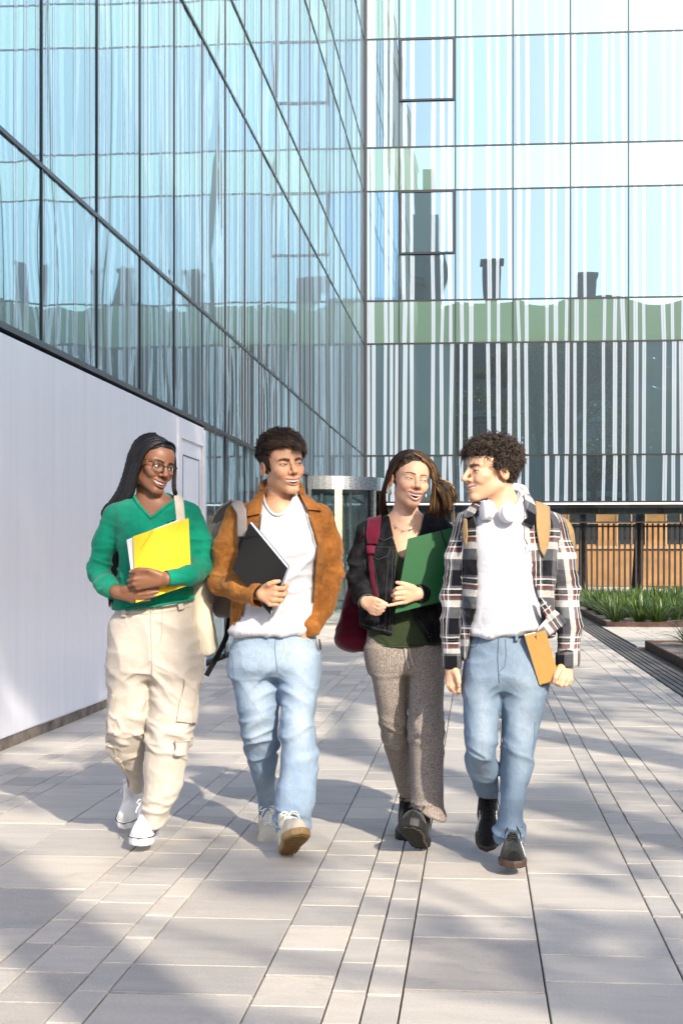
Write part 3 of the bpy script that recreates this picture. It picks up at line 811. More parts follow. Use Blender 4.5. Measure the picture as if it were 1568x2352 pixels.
# ------------------------------------------------------------------ head
def yl(x): return -0.1065+17*x*x             # front of the lips across the mouth
class Head:
    def __init__(s,c,yaw,pitch,roll,sc=1.0,**k):
        s.c=np.array(c,float); s.R=rot_head(yaw,pitch,roll); s.sc=sc
        s.p=dict(open=0.013,mw=0.027,curl=7.0,jaw=1.0,nose=1.0,slit=0.0052,female=0.0,lip=1.0,cheek=1.0,gaze=(0.25,0.0),nl=1.0,chin=1.0,nosew=1.0,browz=.0185,ears=1); s.p.update(k)
    def to(s,P): return ((P-s.c.astype(f32))@s.R.astype(f32))/f32(s.sc)
    def frm(s,H): return (np.asarray(H)*s.sc)@s.R.T+s.c
    def d(s,P): return s.face(s.to(P))*f32(s.sc)
    def mouth(s,H):
        k=s.p; x=np.clip(H[:,0],-.04,.04); z0=-0.0640
        t=1-(x/k['mw'])**2
        zu=z0+k['curl']*x*x+0.0012*t; zl=z0-k['open']*t*(1-.15*t)+k['curl']*x*x
        return zu,zl,x
    def face(s,H):
        k=s.p; fm=k['female']; X=np.abs(H[:,0]); S=np.stack([X,H[:,1],H[:,2]],1)
        d=ell(H,(0,.008,.036),(.0765-.002*fm,.0985,.082))
        d=smin(d,ell(H,(0,-.036,.034),(.063,.0595,.056)),.02)
        d=smin(d,ell(H,(0,-.036,-.032),(.0585-.002*fm,.0605,.070)),.022)
        jw=k['jaw']
        d=smin(d,seg(S,(.0455*jw,.002,-.060),(.013,-.080,-.099),.0175,.0165),.026)
        d=smin(d,ell(H,(0,-.083,-.100),(.020*k['chin'],.0185,.0165)),.016)
        d=smin(d,ell(S,(.043,-.062,-.020),(.023,.023,.018)),.018)
        ck=k['cheek']
        d=smin(d,ell(S,(.0365,-.0765,-.036),(.0185,.0165*ck,.0165)),.014)
        d=smin(d,seg(S,(.010,-.0905,.020),(.046,-.073,.021),.0090-.0025*fm,.0075),.012)
        d=smin(d,ell(H,(0,-.074,-.064),(.034,.0305,.027)),.014)
        d=smax(d,-ell(S,(.031,-.103,.0005),(.0165,.0150,.0105)),.014)                 # eye sockets
        n=k['nose']
        nz=seg(H,(0,-.0925,.012),(0,-.1085*1-.0085*n,-.026),.0078,.0098)
        nz=smin(nz,ell(H,(0,-.1105-.0075*n,-.0295),(.0112*k['nosew'],.0108,.0098)),.006)
        nz=smin(nz,ell(S,(.0135*k['nosew'],-.1020,-.0335),(.0080,.0110,.0078)),.006)
        d=smin(d,nz,.008)
        d=smax(d,-ell(S,(.0062,-.1105,-.0402),(.0034,.005,.0035)),.003)               # nostrils
        d=smin(d,ell(S,(.0315,-.0765,.0005),(.0168,.0150,.0128)),.005)                # lids
        # smile fold
        fold=chain(S,[(.0185,-.1005,-.032),(.029,-.0945,-.045),(.0365,-.0865,-.058)],[.0010]*3)
        d=smax(d,-fold,.0045) if k['nl']>0 else d
        zu,zl,x=s.mouth(H)
        yy=yl(x)
        w=k['mw']
        xs=np.linspace(-w-.002,w+.002,9)
        lp=k['lip']
        def curve(zfun): return [(a,yl(a)+.0015,zfun(a)) for a in xs]
        t=lambda a:1-(a/w)**2
        up=curve(lambda a:-0.0640+k['curl']*a*a+.0012*t(a)+.0030*lp)
        lo=curve(lambda a:-0.0640-k['open']*t(a)*(1-.15*t(a))+k['curl']*a*a-.0034*lp)
        r=[.0024+.0030*lp*max(t(a),0) for a in xs]
        d=smin(d,chain(H,up,r),.004); d=smin(d,chain(H,lo,[q*1.08 for q in r]),.004)
        op=np.maximum(np.maximum(H[:,2]-zu,zl-H[:,2]),H[:,1]+.078)
        op=np.maximum(op,np.abs(H[:,0])-w)
        d=smax(d,-op,.0015)
        # eye openings
        ex=H[:,0]; e=np.abs(ex)-.0315; sl=k['slit']
        ze=-0.0003-5.0*e*e+.05*e*(1-fm*0)+ .0
        zl2=ze-sl*(1-(e/.0145)**2)*.55; zu2=ze+sl*(1-(e/.0145)**2)*.45
        eo=np.maximum(np.maximum(H[:,2]-zu2,zl2-H[:,2]),H[:,1]+.074)
        d=smax(d,-eo,.001)
        # ears
        ce,se=math.cos(.28),math.sin(.28); RE=np.array([[1,0,0],[0,ce,-se],[0,se,ce]])
        ear=ell(S,(.0785,.011,-.012),(.0085,.0195,.031),RE)
        ear=smax(ear,-ell(S,(.0875,.007,-.010),(.0075,.0115,.020),RE),.005)
        return smin(d,ear,.006) if k['ears'] else d
    def color(s,H,skin,lipc,brow,scalp,hairfn=None,blush=0.25,browth=1.0,beard=0.0):
        k=s.p; n=len(H); C=np.tile(np.array(skin,float),(n,1)); X=np.abs(H[:,0])
        def mixc(m,c): 
            nonlocal C
            m=np.clip(m,0,1)[:,None]; C=C*(1-m)+np.array(c)*m
        red=np.array(skin)*np.array([1.08,.70,.66])
        mixc(blush*bumpm(X,.040,.022)*bumpm(H[:,2],-.030,.020)*(H[:,1]<-.03),red)
        mixc(.8*blush*bumpm(X,0,.012)*bumpm(H[:,2],-.03,.012)*(H[:,1]<-.09),red)
        mixc(.6*blush*(X>.074),red)
        if beard>0: mixc(beard*sstep(-.035,-.06,H[:,2])*(H[:,1]<-.0)*sstep(.0,-.03,H[:,1]),np.array(skin)*.62)
        zu,zl,x=s.mouth(H); w=k['mw']; front=H[:,1]<-.085
        t=np.clip(1-(x/(w+.003))**2,0,1)
        lip=front&(np.abs(H[:,0])<w+.003)&(H[:,2]<zu+.0085*k['lip']*t**.5)&(H[:,2]>zl-.0095*k['lip']*t**.5)
        mixc(lip*.85,lipc)
        inside=(np.abs(H[:,0])<w)&(H[:,2]<zu-.0004)&(H[:,2]>zl+.0004)&(H[:,1]>yl(x)+.0055)&(H[:,1]<-.06)
        mixc(inside*1.0,(.06,.012,.012))
        # brows
        bx=np.clip((X-.013)/(.050-.013),0,1); bz=k['browz']+.0070*np.sin(bx*2.1)-.004*bx
        mixc(((np.abs(H[:,2]-bz)<(.0042*browth*(1-.55*bx**2)))&(X>.011)&(X<.051)&(H[:,1]<-.045))*.92,brow)
        # lash line and lid crease
        e=X-.0315; ze=-.0003-5*e*e+.05*e; zu2=ze+k['slit']*(1-(e/.0145)**2)*.45; zl2=ze-k['slit']*(1-(e/.0145)**2)*.55
        mixc((np.abs(e)<.0165)*(H[:,1]<-.06)*bumpm(H[:,2],zu2+.0010,.0017)*1.0,(.012,.008,.007))
        mixc((np.abs(e)<.0145)*(H[:,1]<-.06)*bumpm(H[:,2],zl2-.0008,.0011)*.45,(.05,.025,.02))
        mixc((np.abs(e)<.016)*(H[:,1]<-.06)*bumpm(H[:,2],zl2-.0045,.0030)*.22,np.array(skin)*.55)
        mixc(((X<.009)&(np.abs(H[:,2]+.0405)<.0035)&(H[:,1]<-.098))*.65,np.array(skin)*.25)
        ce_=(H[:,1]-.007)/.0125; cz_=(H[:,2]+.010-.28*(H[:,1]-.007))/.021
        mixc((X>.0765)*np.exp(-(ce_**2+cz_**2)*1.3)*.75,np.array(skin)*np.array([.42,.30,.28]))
        if hairfn is not None: mixc(hairfn(H),scalp)
        return C
    def eyes(s,iris=(.05,.025,.012)):
        """two eyeballs as one list of (verts, quads, colours)"""
        out=[]
        n1,n2=24,16
        for sx in(-1,1):
            V=[];C=[]
            g=np.array([s.p['gaze'][0],-1,s.p['gaze'][1]]);g/=np.linalg.norm(g)
            for j in range(n2+1):
                th=math.pi*j/n2
                for i in range(n1):
                    ph=2*math.pi*i/n1
                    v=np.array([math.sin(th)*math.cos(ph),-math.cos(th),math.sin(th)*math.sin(ph)])
                    V.append(v)
            V=np.array(V); cg=V@g; a=np.arccos(np.clip(cg,-1,1))
            C=np.tile(np.array([.72,.70,.68]),(len(V),1)); C[a<.50]=iris; C[a<.22]=(.004,.004,.004)
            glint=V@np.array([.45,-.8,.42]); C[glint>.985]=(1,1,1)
            Q=[(j*n1+i,j*n1+(i+1)%n1,(j+1)*n1+(i+1)%n1,(j+1)*n1+i) for j in range(n2) for i in range(n1)]
            out.append((s.frm(V*.0128+np.array([sx*.0315,-.0765,-.0005])),np.array(Q)[:,::-1],C))
        return out
    def teeth(s,low=False):
        k=s.p; w=k['mw']; V=[];Q=[];C=[]
        nt=10; xs=np.linspace(-w*.93,w*.93,nt*6+1)
        for row in((0,) if not low else (0,1)):
            n0=len(V)
            for i,x in enumerate(xs):
                t=1-(x/w)**2; zu=-0.0640+k['curl']*x*x+.0012*t; zl=-0.0640-k['open']*t*(1-.15*t)+k['curl']*x*x
                ph=(i%6)/6.0; g=abs(math.sin(math.pi*i/6))**.35
                hh=min(.0088,(k['open']*t)*.92+.001)
                if row==0: a=zu+.002; b=zu-hh*(.86+.14*g)
                else: a=zl+.0045; b=zl-.003
                y=yl(x)+.0034+(1-g)*.0010+(.001 if row else 0)
                for q in range(4):
                    z=a+(b-a)*q/3; V.append((x,y+(.0012 if q in(0,3) else 0),z)); 
                    c=.80-.36*(1-g); C.append((c,c*.97,c*.92))
            for i in range(len(xs)-1):
                for q in range(3):
                    v=n0+i*4+q; Q.append((v,v+1,v+5,v+4))
        return s.frm(np.array(V)),np.array(Q),np.array(C)

# ------------------------------------------------------------------ hands: palm, four fingers and a thumb in one field
def hand_field(h,sc=1.0):
    """h: dict with wrist, arm (point up the sleeve), knuckles[4], fingers[4] (list of points after the knuckle), thumb (list from its root)"""
    def f(P):
        w=h['wrist']; am=np.array(w)+(np.array(h['arm'])-np.array(w))*.62; d=seg(P,am,w,.0265*sc,.0250*sc)
        kn=h['kn']
        pl=None
        wv=h.get('wv')
        for i,kp in enumerate(kn):
            s0=np.array(w)+ (np.array(wv)*(i-1.5) if wv is not None else 0)
            e=seg(P,s0,kp,.0165*sc,[.0115,.0118,.0112,.0100][i]*sc)
            pl=e if pl is None else smin(pl,e,.012)
        d=smin(d,pl,.016)
        th=h['th']
        d=smin(d,chain(P,th,[.0150*sc,.0118*sc,.0103*sc,.0078*sc][:len(th)]),.014)
        for i,fg in enumerate(h['fi']):
            r=[.0098,.0101,.0096,.0083][i]*sc
            pts=[kn[i]]+list(fg); rs=[r*1.08,r,r*.93,r*.78][:len(pts)]
            d=smin(d,chain(P,pts,rs),.0045)
        return d
    return f
def hand_mesh(h,sc=1.0,h_=.0030):
    pts=[h['wrist'],h['arm']]+list(h['kn'])+list(h['th'])+[p for fg in h['fi'] for p in fg]
    pts=np.array(pts); lo=pts.min(0)-.04; hi=pts.max(0)+.04
    return sdf_mesh(hand_field(h,sc),lo,hi,h_)
def hand_color(V,h,skin,nail):
    C=np.tile(np.array(skin,float),(len(V),1)); red=np.array(skin)*np.array([1.03,.80,.76])
    for i,kp in enumerate(h['kn']):
        m=np.exp(-((V-np.array(kp))**2).sum(1)/.010**2)*.4; C=C*(1-m[:,None])+red*m[:,None]
    for ch in list(h['fi'])+[h['th']]:
        tip=np.array(ch[-1]); pv=np.array(ch[-2]); m=np.exp(-((V-tip)**2).sum(1)/.012**2)*.35
        C=C*(1-m[:,None])+red*m[:,None]
        if 'nails' in h:
            ax=(tip-pv)/np.linalg.norm(tip-pv); nd=np.array(h['nails']); nd=nd-ax*(nd@ax); nd/=np.linalg.norm(nd)
            q=V-(tip+ax*.001+nd*.007); m=(np.linalg.norm(q,axis=1)<.0058).astype(float)*.7
            C=C*(1-m[:,None])+np.array(nail)*m[:,None]
    return C

# ------------------------------------------------------------------ strands (hair, braids, laces)
def strands(paths,radii,sides=4,cols=None,flat=None):
    """paths (n,m,3), radii (n,m) -> verts, quads, strand value"""
    P=np.asarray(paths,float); n,m,_=P.shape
    T=np.empty_like(P); T[:,1:-1]=P[:,2:]-P[:,:-2]; T[:,0]=P[:,1]-P[:,0]; T[:,-1]=P[:,-1]-P[:,-2]
    T/=np.linalg.norm(T,axis=2)[...,None]+1e-12
    ref=np.zeros_like(T); ref[...,0]=.31; ref[...,1]=-.87; ref[...,2]=.38
    A=np.cross(T,ref); A/=np.linalg.norm(A,axis=2)[...,None]+1e-9; B=np.cross(A,T)
    R=np.asarray(radii,float)
    if R.ndim==1: R=np.tile(R[None],(n,1))
    an=2*np.pi*np.arange(sides)/sides
    fl=1.0 if flat is None else flat
    V=P[:,:,None,:]+R[:,:,None,None]*(A[:,:,None,:]*np.cos(an)[None,None,:,None]+fl*B[:,:,None,:]*np.sin(an)[None,None,:,None])
    idx=np.arange(n*m*sides).reshape(n,m,sides)
    a=idx[:,:-1,:];b=np.roll(idx,-1,2)[:,:-1,:];c=np.roll(idx,-1,2)[:,1:,:];d=idx[:,1:,:]
    Q=np.stack([a,b,c,d],-1).reshape(-1,4)
    val=np.repeat(cols if cols is not None else RNG.random(n),m*sides)
    return V.reshape(-1,3),Q,val
def hair_mat(name,stops,rough=.38,spec=.5):
    nt=NT(name); r=nt.n('ShaderNodeAttribute',attribute_name='rnd').outputs['Fac']
    return nt.done(nt.pbsdf(nt.ramp(r,stops),rough,0,None,Specular_IOR_Level=spec))
def hair_obj(name,parts,mat,parent):
    V=[];Q=[];R=[];n=0
    for v,q,r in parts: V.append(v);Q.append(q+n);R.append(r);n+=len(v)
    me=mesh_np(name,np.concatenate(V),np.concatenate(Q)); setattr_f(me,'rnd',np.concatenate(R))
    return obj(name,me,mat,parent)

# ------------------------------------------------------------------ skin and cloth materials
def skin_mat(name,rough=.48,sss=.12,rad=(.9,.35,.2)):
    nt=NT(name); c=nt.n('ShaderNodeAttribute',attribute_name='Col').outputs['Color']
    co=nt.coord(); nz=nt.noise(co,320,2).outputs[0]
    bl=nt.noise(co,26,3).outputs[0]
    c2=nt.mix(nt.ramp(bl,[(.35,(0,0,0)),(.7,(.16,.16,.16))]),c,nt.mix(1.0,c,(.92,.70,.64,1),'MULTIPLY'))
    nd=nt.pbsdf(c2,rough,0,nt.bump(nz,.12,.002))
    nd.inputs['Subsurface Weight'].default_value=sss; nd.inputs['Subsurface Radius'].default_value=rad; nd.inputs['Subsurface Scale'].default_value=.012
    return nt.done(nd)
def vcol_mat(name,rough=.3,spec=.5,**kw):
    nt=NT(name); c=nt.n('ShaderNodeAttribute',attribute_name='Col').outputs['Color']
    return nt.done(nt.pbsdf(c,rough,0,None,Specular_IOR_Level=spec,**kw))
def cloth(name,col,var=.12,scale=7,weave=900,wb=.25,rough=.85,sheen=.2,stops=None,mscale=(1,1,1)):
    nt=NT(name); co=nt.coord()
    n1=nt.noise(nt.mapping(co,mscale),scale,5,.6).outputs[0]
    if stops is None:
        stops=[(.3,tuple(x*(1-var) for x in col)),(.7,tuple(min(1,x*(1+var)) for x in col))]
    c=nt.ramp(n1,stops)
    n2=nt.noise(co,weave,2,.6).outputs[0]; n3=nt.noise(co,17,4,.5,.5).outputs[0]
    nd=nt.pbsdf(c,rough,0,nt.bump(n2,wb,.003,nt.bump(n3,.30,.022)),Specular_IOR_Level=.12)
    nd.inputs['Sheen Weight'].default_value=sheen
    return nt.done(nd)
def denim(name,base,worn,scale=5):
    nt=NT(name); co=nt.coord()
    wear=nt.n('ShaderNodeAttribute',attribute_name='wear').outputs['Fac']
    big=nt.noise(nt.mapping(co,(1.6,1.6,.8)),scale,5,.6).outputs[0]
    slub=nt.noise(nt.mapping(co,(420,420,26)),1,3,.6).outputs[0]
    wv=nt.noise(co,700,2).outputs[0]
    f=nt.math('ADD',nt.math('MULTIPLY',wear,.75),nt.math('MULTIPLY',nt.math('SUBTRACT',big,.5),.9),clamp=True)
    c=nt.mix(f,(*base,1),(*worn,1))
    c=nt.mix(nt.ramp(slub,[(.35,(.28,.28,.28)),(.65,(0,0,0))]),c,(*[x*.62 for x in base],1))
    n3=nt.noise(co,17,4,.5,.6).outputs[0]
    return nt.done(nt.pbsdf(c,.85,0,nt.bump(wv,.25,.002,nt.bump(n3,.35,.022)),Specular_IOR_Level=.12))

def cloth_mesh(name,f,lo,hi,h,fold=None,wear=None,uv=None,rel=1,clip=None):
    V,Q=sdf_mesh(f,lo,hi,h)
    if clip is not None:
        keep=clip(V[Q].mean(1)); Q=Q[keep]
    V=relax(V,Q,rel)
    if fold is not None:
        N=vnormals(V,Q); V=V+N*fold(V)[:,None]
    me=mesh_np(name,V,Q)
    if wear is not None: setattr_f(me,'wear',wear(V))
    if uv is not None: setattr_v(me,'cuv',uv(V))
    return me
def largest(V,Q):
    lab=np.arange(len(V))
    while True:
        m=lab[Q].min(1); new=lab.copy()
        for k in range(4): np.minimum.at(new,Q[:,k],m)
        new=new[new]
        if (new==lab).all(): break
        lab=new
    u,c=np.unique(lab[Q[:,0]],return_counts=True); keep=lab[Q[:,0]]==u[c.argmax()]; Q=Q[keep]
    used=np.unique(Q); mp=np.full(len(V),-1); mp[used]=np.arange(len(used)); return V[used],mp[Q]
def decal(P,name,base,poly,t,lo,hi,mat,parent,h=.0035,front=True,r=.002,yr=None,in_=.004,fold=None,uv=None):
    """a conformal layer of thickness t lying on the field base inside the outline poly (picture units)"""
    def f(X):
        d=base(X); g=smax(d-t,-d-in_,.002); p=P.poly(poly,X).astype(f32); g=smax(g,p,r*2)
        if yr is not None: g=np.maximum(g,np.maximum(X[:,1]-yr[1],yr[0]-X[:,1]))
        return g
    V,Q=sdf_mesh(f,lo,hi,h,slack=3.0)
    if len(Q)==0: print('EMPTY decal',name); return None
    V,Q=largest(V,Q); V=relax(V,Q,1)
    if fold is not None:
        N=vnormals(V,Q); V=V+N*fold(V)[:,None]
    me=mesh_np(name,V,Q)
    if uv is not None: setattr_v(me,'cuv',uv(V))
    return obj(name,me,mat,parent)
def _unused(): pass
def bbox_of(P,poly,dd0,dd1,pad=.02):
    c=[P.L(a,b,d) for a,b in poly for d in(dd0,dd1)]; c=np.array(c); return c.min(0)-pad,c.max(0)+pad

# ------------------------------------------------------------------ shoes
def shoe_frame(pos,yaw,pitch,roll=0.0):
    """yaw: toe direction, 0 = towards the viewer, positive to the viewer's right; pitch: toe up; rotation is about the heel"""
    y,p,r=[math.radians(a) for a in(yaw,pitch,roll)]
    fwd=np.array([math.sin(y)*math.cos(p),-math.cos(y)*math.cos(p),math.sin(p)])
    side=np.array([-math.cos(y),-math.sin(y),0.0])          # shoe x axis
    up=np.cross(side,fwd)
    if up[2]<0: side=-side; up=np.cross(side,fwd)
    if r: side,up=side*math.cos(r)+up*math.sin(r),up*math.cos(r)-side*math.sin(r)
    return np.array(pos,float),np.stack([side,fwd,up],1)
def shoe_fields(L,W,sole,side=1,chunk=0.0):
    ys=np.array([0,.03,.10,.25,.42,.58,.72,.85,.95,1.0])*L
    hw=np.array([.0,.23,.34,.36,.345,.43,.475,.43,.27,.0])*W
    cx=np.array([0,0,0,0,.01,.02,.015,-.01,-.04,-.05])*W*side
    hh=np.array([.070,.082,.090,.096,.098,.086,.070,.058,.049,.040])
    def out(P):
        y=P[:,1]; w=np.interp(y,ys,hw); c=np.interp(y,ys,cx)
        return (np.abs(P[:,0]-c)-w)
    def sf(P):
        y=P[:,1]; o=out(P)*.8
        o=np.maximum(o,np.maximum(-y,y-L))
        return smax(o-.004,np.abs(P[:,2]-sole/2)-sole/2,.008)
    def uf(P):
        y=P[:,1]; w=np.interp(y,ys,hw)*.96+1e-4; c=np.interp(y,ys,cx); h=np.interp(y,ys,hh)
        zz=np.maximum(P[:,2]-sole*.6,-.02)
        q=np.sqrt(((P[:,0]-c)/w)**2+(np.maximum(zz,0)/h)**2)
        d=(q-1)*np.minimum(w,.03)
        d=np.maximum(d,np.maximum(-y+.003,y-L+.004))
        an=seg(P,(0,.085,.03),(0,.078,.135),.042,.037)
        d=smin(d,an,.02)
        return smax(d,sole*.5-P[:,2],.004)
    return sf,uf
def shoe(parent,pos,yaw,pitch,L,W,sole,mats,side=1,roll=0.0,lace=True,stripe=None,tread=None,toecap=None,toe_band=None,lacecol='lace'):
    o,R=shoe_frame(pos,yaw,pitch,roll); sf,uf=shoe_fields(L,W,sole,side)
    sh=empty('shoe'); sh.parent=parent
    def put(name,V,Q,mat):
        return obj(name,mesh_np(name,V@R.T+o,Q),mat,sh)
    V,Q=sdf_mesh(uf,(-.07,-.01,0),(.07,L+.01,.185),.0042); put('upper',relax(V,Q,2),Q,mats['upper'])
    V,Q=sdf_mesh(sf,(-.075,-.012,-.01),(.075,L+.012,sole+.012),.0038)
    put('sole',relax(V,Q,1),Q,mats['sole'])
    if toe_band:                                        # thin coloured line round the sole edge
        def bf(P): return np.maximum(np.abs(sf(P)-.0008)-.0022,np.abs(P[:,2]-sole*.86)-.0022)
        V,Q=sdf_mesh(bf,(-.075,-.012,sole*.4),(.075,L+.012,sole+.012),.0022); put('foxing_line',V,Q,toe_band)
    if toecap:
        def tf(P): return np.maximum(smax(uf(P)-.0025,-uf(P)-.003,.001),np.maximum(.80*L-P[:,1]+6*P[:,0]**2,sole*.5-P[:,2]))
        V,Q=sdf_mesh(tf,(-.07,.6*L,0),(.07,L+.01,.12),.003); put('toe_cap',V,Q,toecap)
    if tread:
        mb=[]
        for k in range(13):
            y=.06*L+k*.072*L; w=float(np.interp(y,np.array([0,.1,.25,.42,.58,.72,.85,1.0])*L,np.array([.1,.30,.33,.31,.39,.43,.38,.1])*W))
            pts=[(-w,y-.006,-.0015),(-w*.5,y+.006,-.0015),(0,y-.006,-.0015),(w*.5,y+.006,-.0015),(w,y-.006,-.0015)]
            mb.append(np.array(pts))
        v,q,_=strands(np.array(mb),np.full(5,.0036),4); put('tread',v,q,tread)
    if lace:
        mb=[];
        def onup(x,y):
            z=.02+.11
            zs=np.linspace(.02,.16,80); P=np.stack([np.full(80,x),np.full(80,y),zs],1).astype(f32); d=uf(P)
            k=np.nonzero(d<0)[0]; return zs[k[-1]] if len(k) else .05
        for k in range(5):
            y=(.44+.055*k)*L; w=.021-.0012*k
            for sgn in(1,-1):
                pts=[]
                for t in np.linspace(-1,1,7):
                    x=t*w; yy=y+sgn*t*.010; pts.append((x,yy,onup(x,yy)+.003+.0015*(1-t*t)))
                mb.append(pts)
        yb=.42*L; zb=onup(0,yb)+.005
        for sgn in(1,-1):
            mb.append([(0,yb,zb),(sgn*.012,yb+.006,zb+.012),(sgn*.028,yb+.008,zb+.010),(sgn*.038,yb+.010,zb-.004),(sgn*.028,yb+.016,zb-.006),(sgn*.012,yb+.010,zb+.002),(0,yb,zb)])
            mb.append([(0,yb,zb),(sgn*.006,yb+.010,zb+.004),(sgn*.016,yb+.022,zb),(sgn*.022,yb+.034,zb-.010),(sgn*.028,yb+.044,zb-.020),(sgn*.030,yb+.050,zb-.030),(sgn*.031,yb+.055,zb-.038)])
        v,q,_=strands(np.array(mb),np.full(7,.0026),5); put('lace',v,q,mats['lace'])
    if stripe:
        for sgn in(1,-1):
            for k in range(3):
                y0=(.50+.07*k)*L
                def pf(P,y0=y0,sgn=sgn):
                    u=uf(P); s_=np.abs((P[:,1]-y0)+ (P[:,2]-.03)*.55)-.0065
                    return np.maximum(np.maximum(np.maximum(u-.0022,-u-.002),s_),np.maximum(np.maximum(.012-sgn*P[:,0],P[:,2]-.075),sole*.9-P[:,2]))
                V,Q=sdf_mesh(pf,(-.07,.2*L,0),(.07,.85*L,.12),.003)
                if len(Q): put('side_stripe',V,Q,stripe)
    return sh
# ------------------------------------------------------------------ people: shared builders
SKIN=skin_mat('skin'); EYEM=vcol_mat('eye',.08,.6); TOOTH=vcol_mat('teeth',.2,.5)
M['lace_w']=cloth('white_lace',(.82,.82,.80)); M['lace_k']=cloth('black_lace',(.005,.005,.005))
def make_person(P,head,neck,chest,hands,core,label,skin,lipc,brow,scalp,hairfn,iris,nail=(.6,.4,.35),hs=1.0,lowteeth=False,blush=.25,browth=1.0,beard=0.0,neckr=.054,hh=.0026):
    """one skin surface: head, neck, upper chest, hands and the covered core"""
    cs=P.st(chest)
    hb=head.frm(np.array([[0,.022,-.062]]))[0]; nb=P.L(*neck)
    def hf(X):
        d=head.d(X)
        n=seg(X,hb,nb,neckr,neckr*1.08); d=smin(d,n,.022)
        tr=seg(X,nb+np.array([-.075,.02,-.05]),nb+np.array([0,.02,.03]),.035,.03); tr=np.minimum(tr,seg(X,nb+np.array([.075,.02,-.05]),nb+np.array([0,.02,.03]),.035,.03))
        d=smin(d,tr,.03)
        d=smin(d,tower(X,cs,2.0,.05),.045)
        return d
    c=head.c; zlo=cs[:,0].min()
    lo=np.array([min(c[0]-.13,nb[0]-.14),min(c[1]-.16,nb[1]-.16),zlo-.01]); hi=np.array([max(c[0]+.13,nb[0]+.14),max(c[1]+.15,nb[1]+.13),c[2]+.15])
    V,Q=sdf_mesh(hf,lo,hi,hh)
    H=head.to(V.astype(f32)).astype(float)
    C=head.color(H,skin,lipc,brow,scalp,hairfn,blush,browth,beard)
    far=H[:,2]<-.135; C[far]=np.array(skin)
    parts=[(V,Q)];cols=[C]
    for h in hands:
        v,q=hand_mesh(h,hs); parts.append((v,q)); cols.append(hand_color(v,h,skin,nail))
    def cf(X):
        d=None
        for (a,b,ra,rb) in core:
            e=seg(X,a,b,ra,rb); d=e if d is None else smin(d,e,.03)
        return d
    pts=np.array([p for s_ in core for p in s_[:2]]); v,q=sdf_mesh(cf,pts.min(0)-.12,pts.max(0)+.12,.014)
    parts.append((v,q)); cols.append(np.tile(np.array(skin,float),(len(v),1)))
    V,Q=joinVQ(parts); me=mesh_np('person',V,Q); setattr_c(me,'Col',np.concatenate(cols))
    o=P.top('person',me,SKIN,label=label,category='person')
    for (v,q,cc) in head.eyes(iris):
        m=mesh_np('eye',v,q); setattr_c(m,'Col',cc); obj('eye',m,EYEM,o)
    v,q,cc=head.teeth(lowteeth); m=mesh_np('teeth',v,q); setattr_c(m,'Col',cc); obj('teeth',m,TOOTH,o)
    return o
def scalp_pts(head,n,mask,rg,infl=1.0):
    """random points and normals on the cranium where mask(H) holds"""
    out=[]
    c=np.array([0,.008,.036]); r=np.array([.0765,.0985,.082])*infl
    while sum(len(x) for x in out)<n:
        d=rg.normal(size=(n*2,3)); d/=np.linalg.norm(d,axis=1)[:,None]
        H=c+d*r; out.append(np.concatenate([H,d],1)[mask(H)])
    o=np.concatenate(out)[:n]; N=o[:,3:]/r; N/=np.linalg.norm(N,axis=1)[:,None]
    return o[:,:3],N
def hair_cap(head,name,mask_sd,thick,mat,parent,val=.25,wob=.004,h=.004):
    """close-fitting shell under the strands; mask_sd(H)<0 where hair grows"""
    def f(X):
        H=head.to(X); d=ell(H,(0,.008,.036),(.0765+thick,.0985+thick,.082+thick)); d=smin(d,ell(H,(0,-.036,.034),(.063+thick,.0595+thick,.056+thick)),.02)
        d=d-wob*noise3(H*60).astype(f32)
        return smax(d,mask_sd(H).astype(f32),.008)*f32(head.sc)
    V,Q=sdf_mesh(f,head.c-.17,head.c+.17,h); me=mesh_np(name,V,Q); setattr_f(me,'rnd',np.full(len(V),val)); return obj(name,me,mat,parent)
def quad_slab(P,c4,t,name,mat,parent,off=0.0,inset=0.0,nvec=None):
    """flat sheet: four corners as (px,py,dd); thickness t runs away from the viewer"""
    v=[P.L(*c) for c in c4]; v=np.array(v); v[3]=v[0]+v[2]-v[1]; ctr=v.mean(0)
    n=np.cross(v[1]-v[0],v[2]-v[0]); n/=np.linalg.norm(n)
    if n[1]<0: n=-n
    if nvec is not None: n=np.array(nvec,float)
    v=ctr+(v-ctr)*(1-inset); a=v+n*off; b=v+n*(off+t)
    bm=bmesh.new(); vs=[bm.verts.new(p) for p in np.concatenate([a,b])]
    for f in BOXF: bm.faces.new([vs[i] for i in f])
    bmesh.ops.recalc_face_normals(bm,faces=bm.faces)
    bmesh.ops.bevel(bm,geom=bm.edges[:],offset=min(.0012,t*.3),segments=1,affect='EDGES')
    me=bpy.data.meshes.new(name); bm.to_mesh(me); bm.free()
    return obj(name,me,mat,parent)
def pic_tube(P,pts,r,name,mat,parent,sides=6):
    p=densify([P.L(*q) for q in pts],6); v,q,_=strands(p[None],np.full(len(p),r) if not hasattr(r,'__len__') else np.interp(np.linspace(0,1,len(p)),np.linspace(0,1,len(r)),r),sides)
    return obj(name,mesh_np(name,v,q),mat,parent)
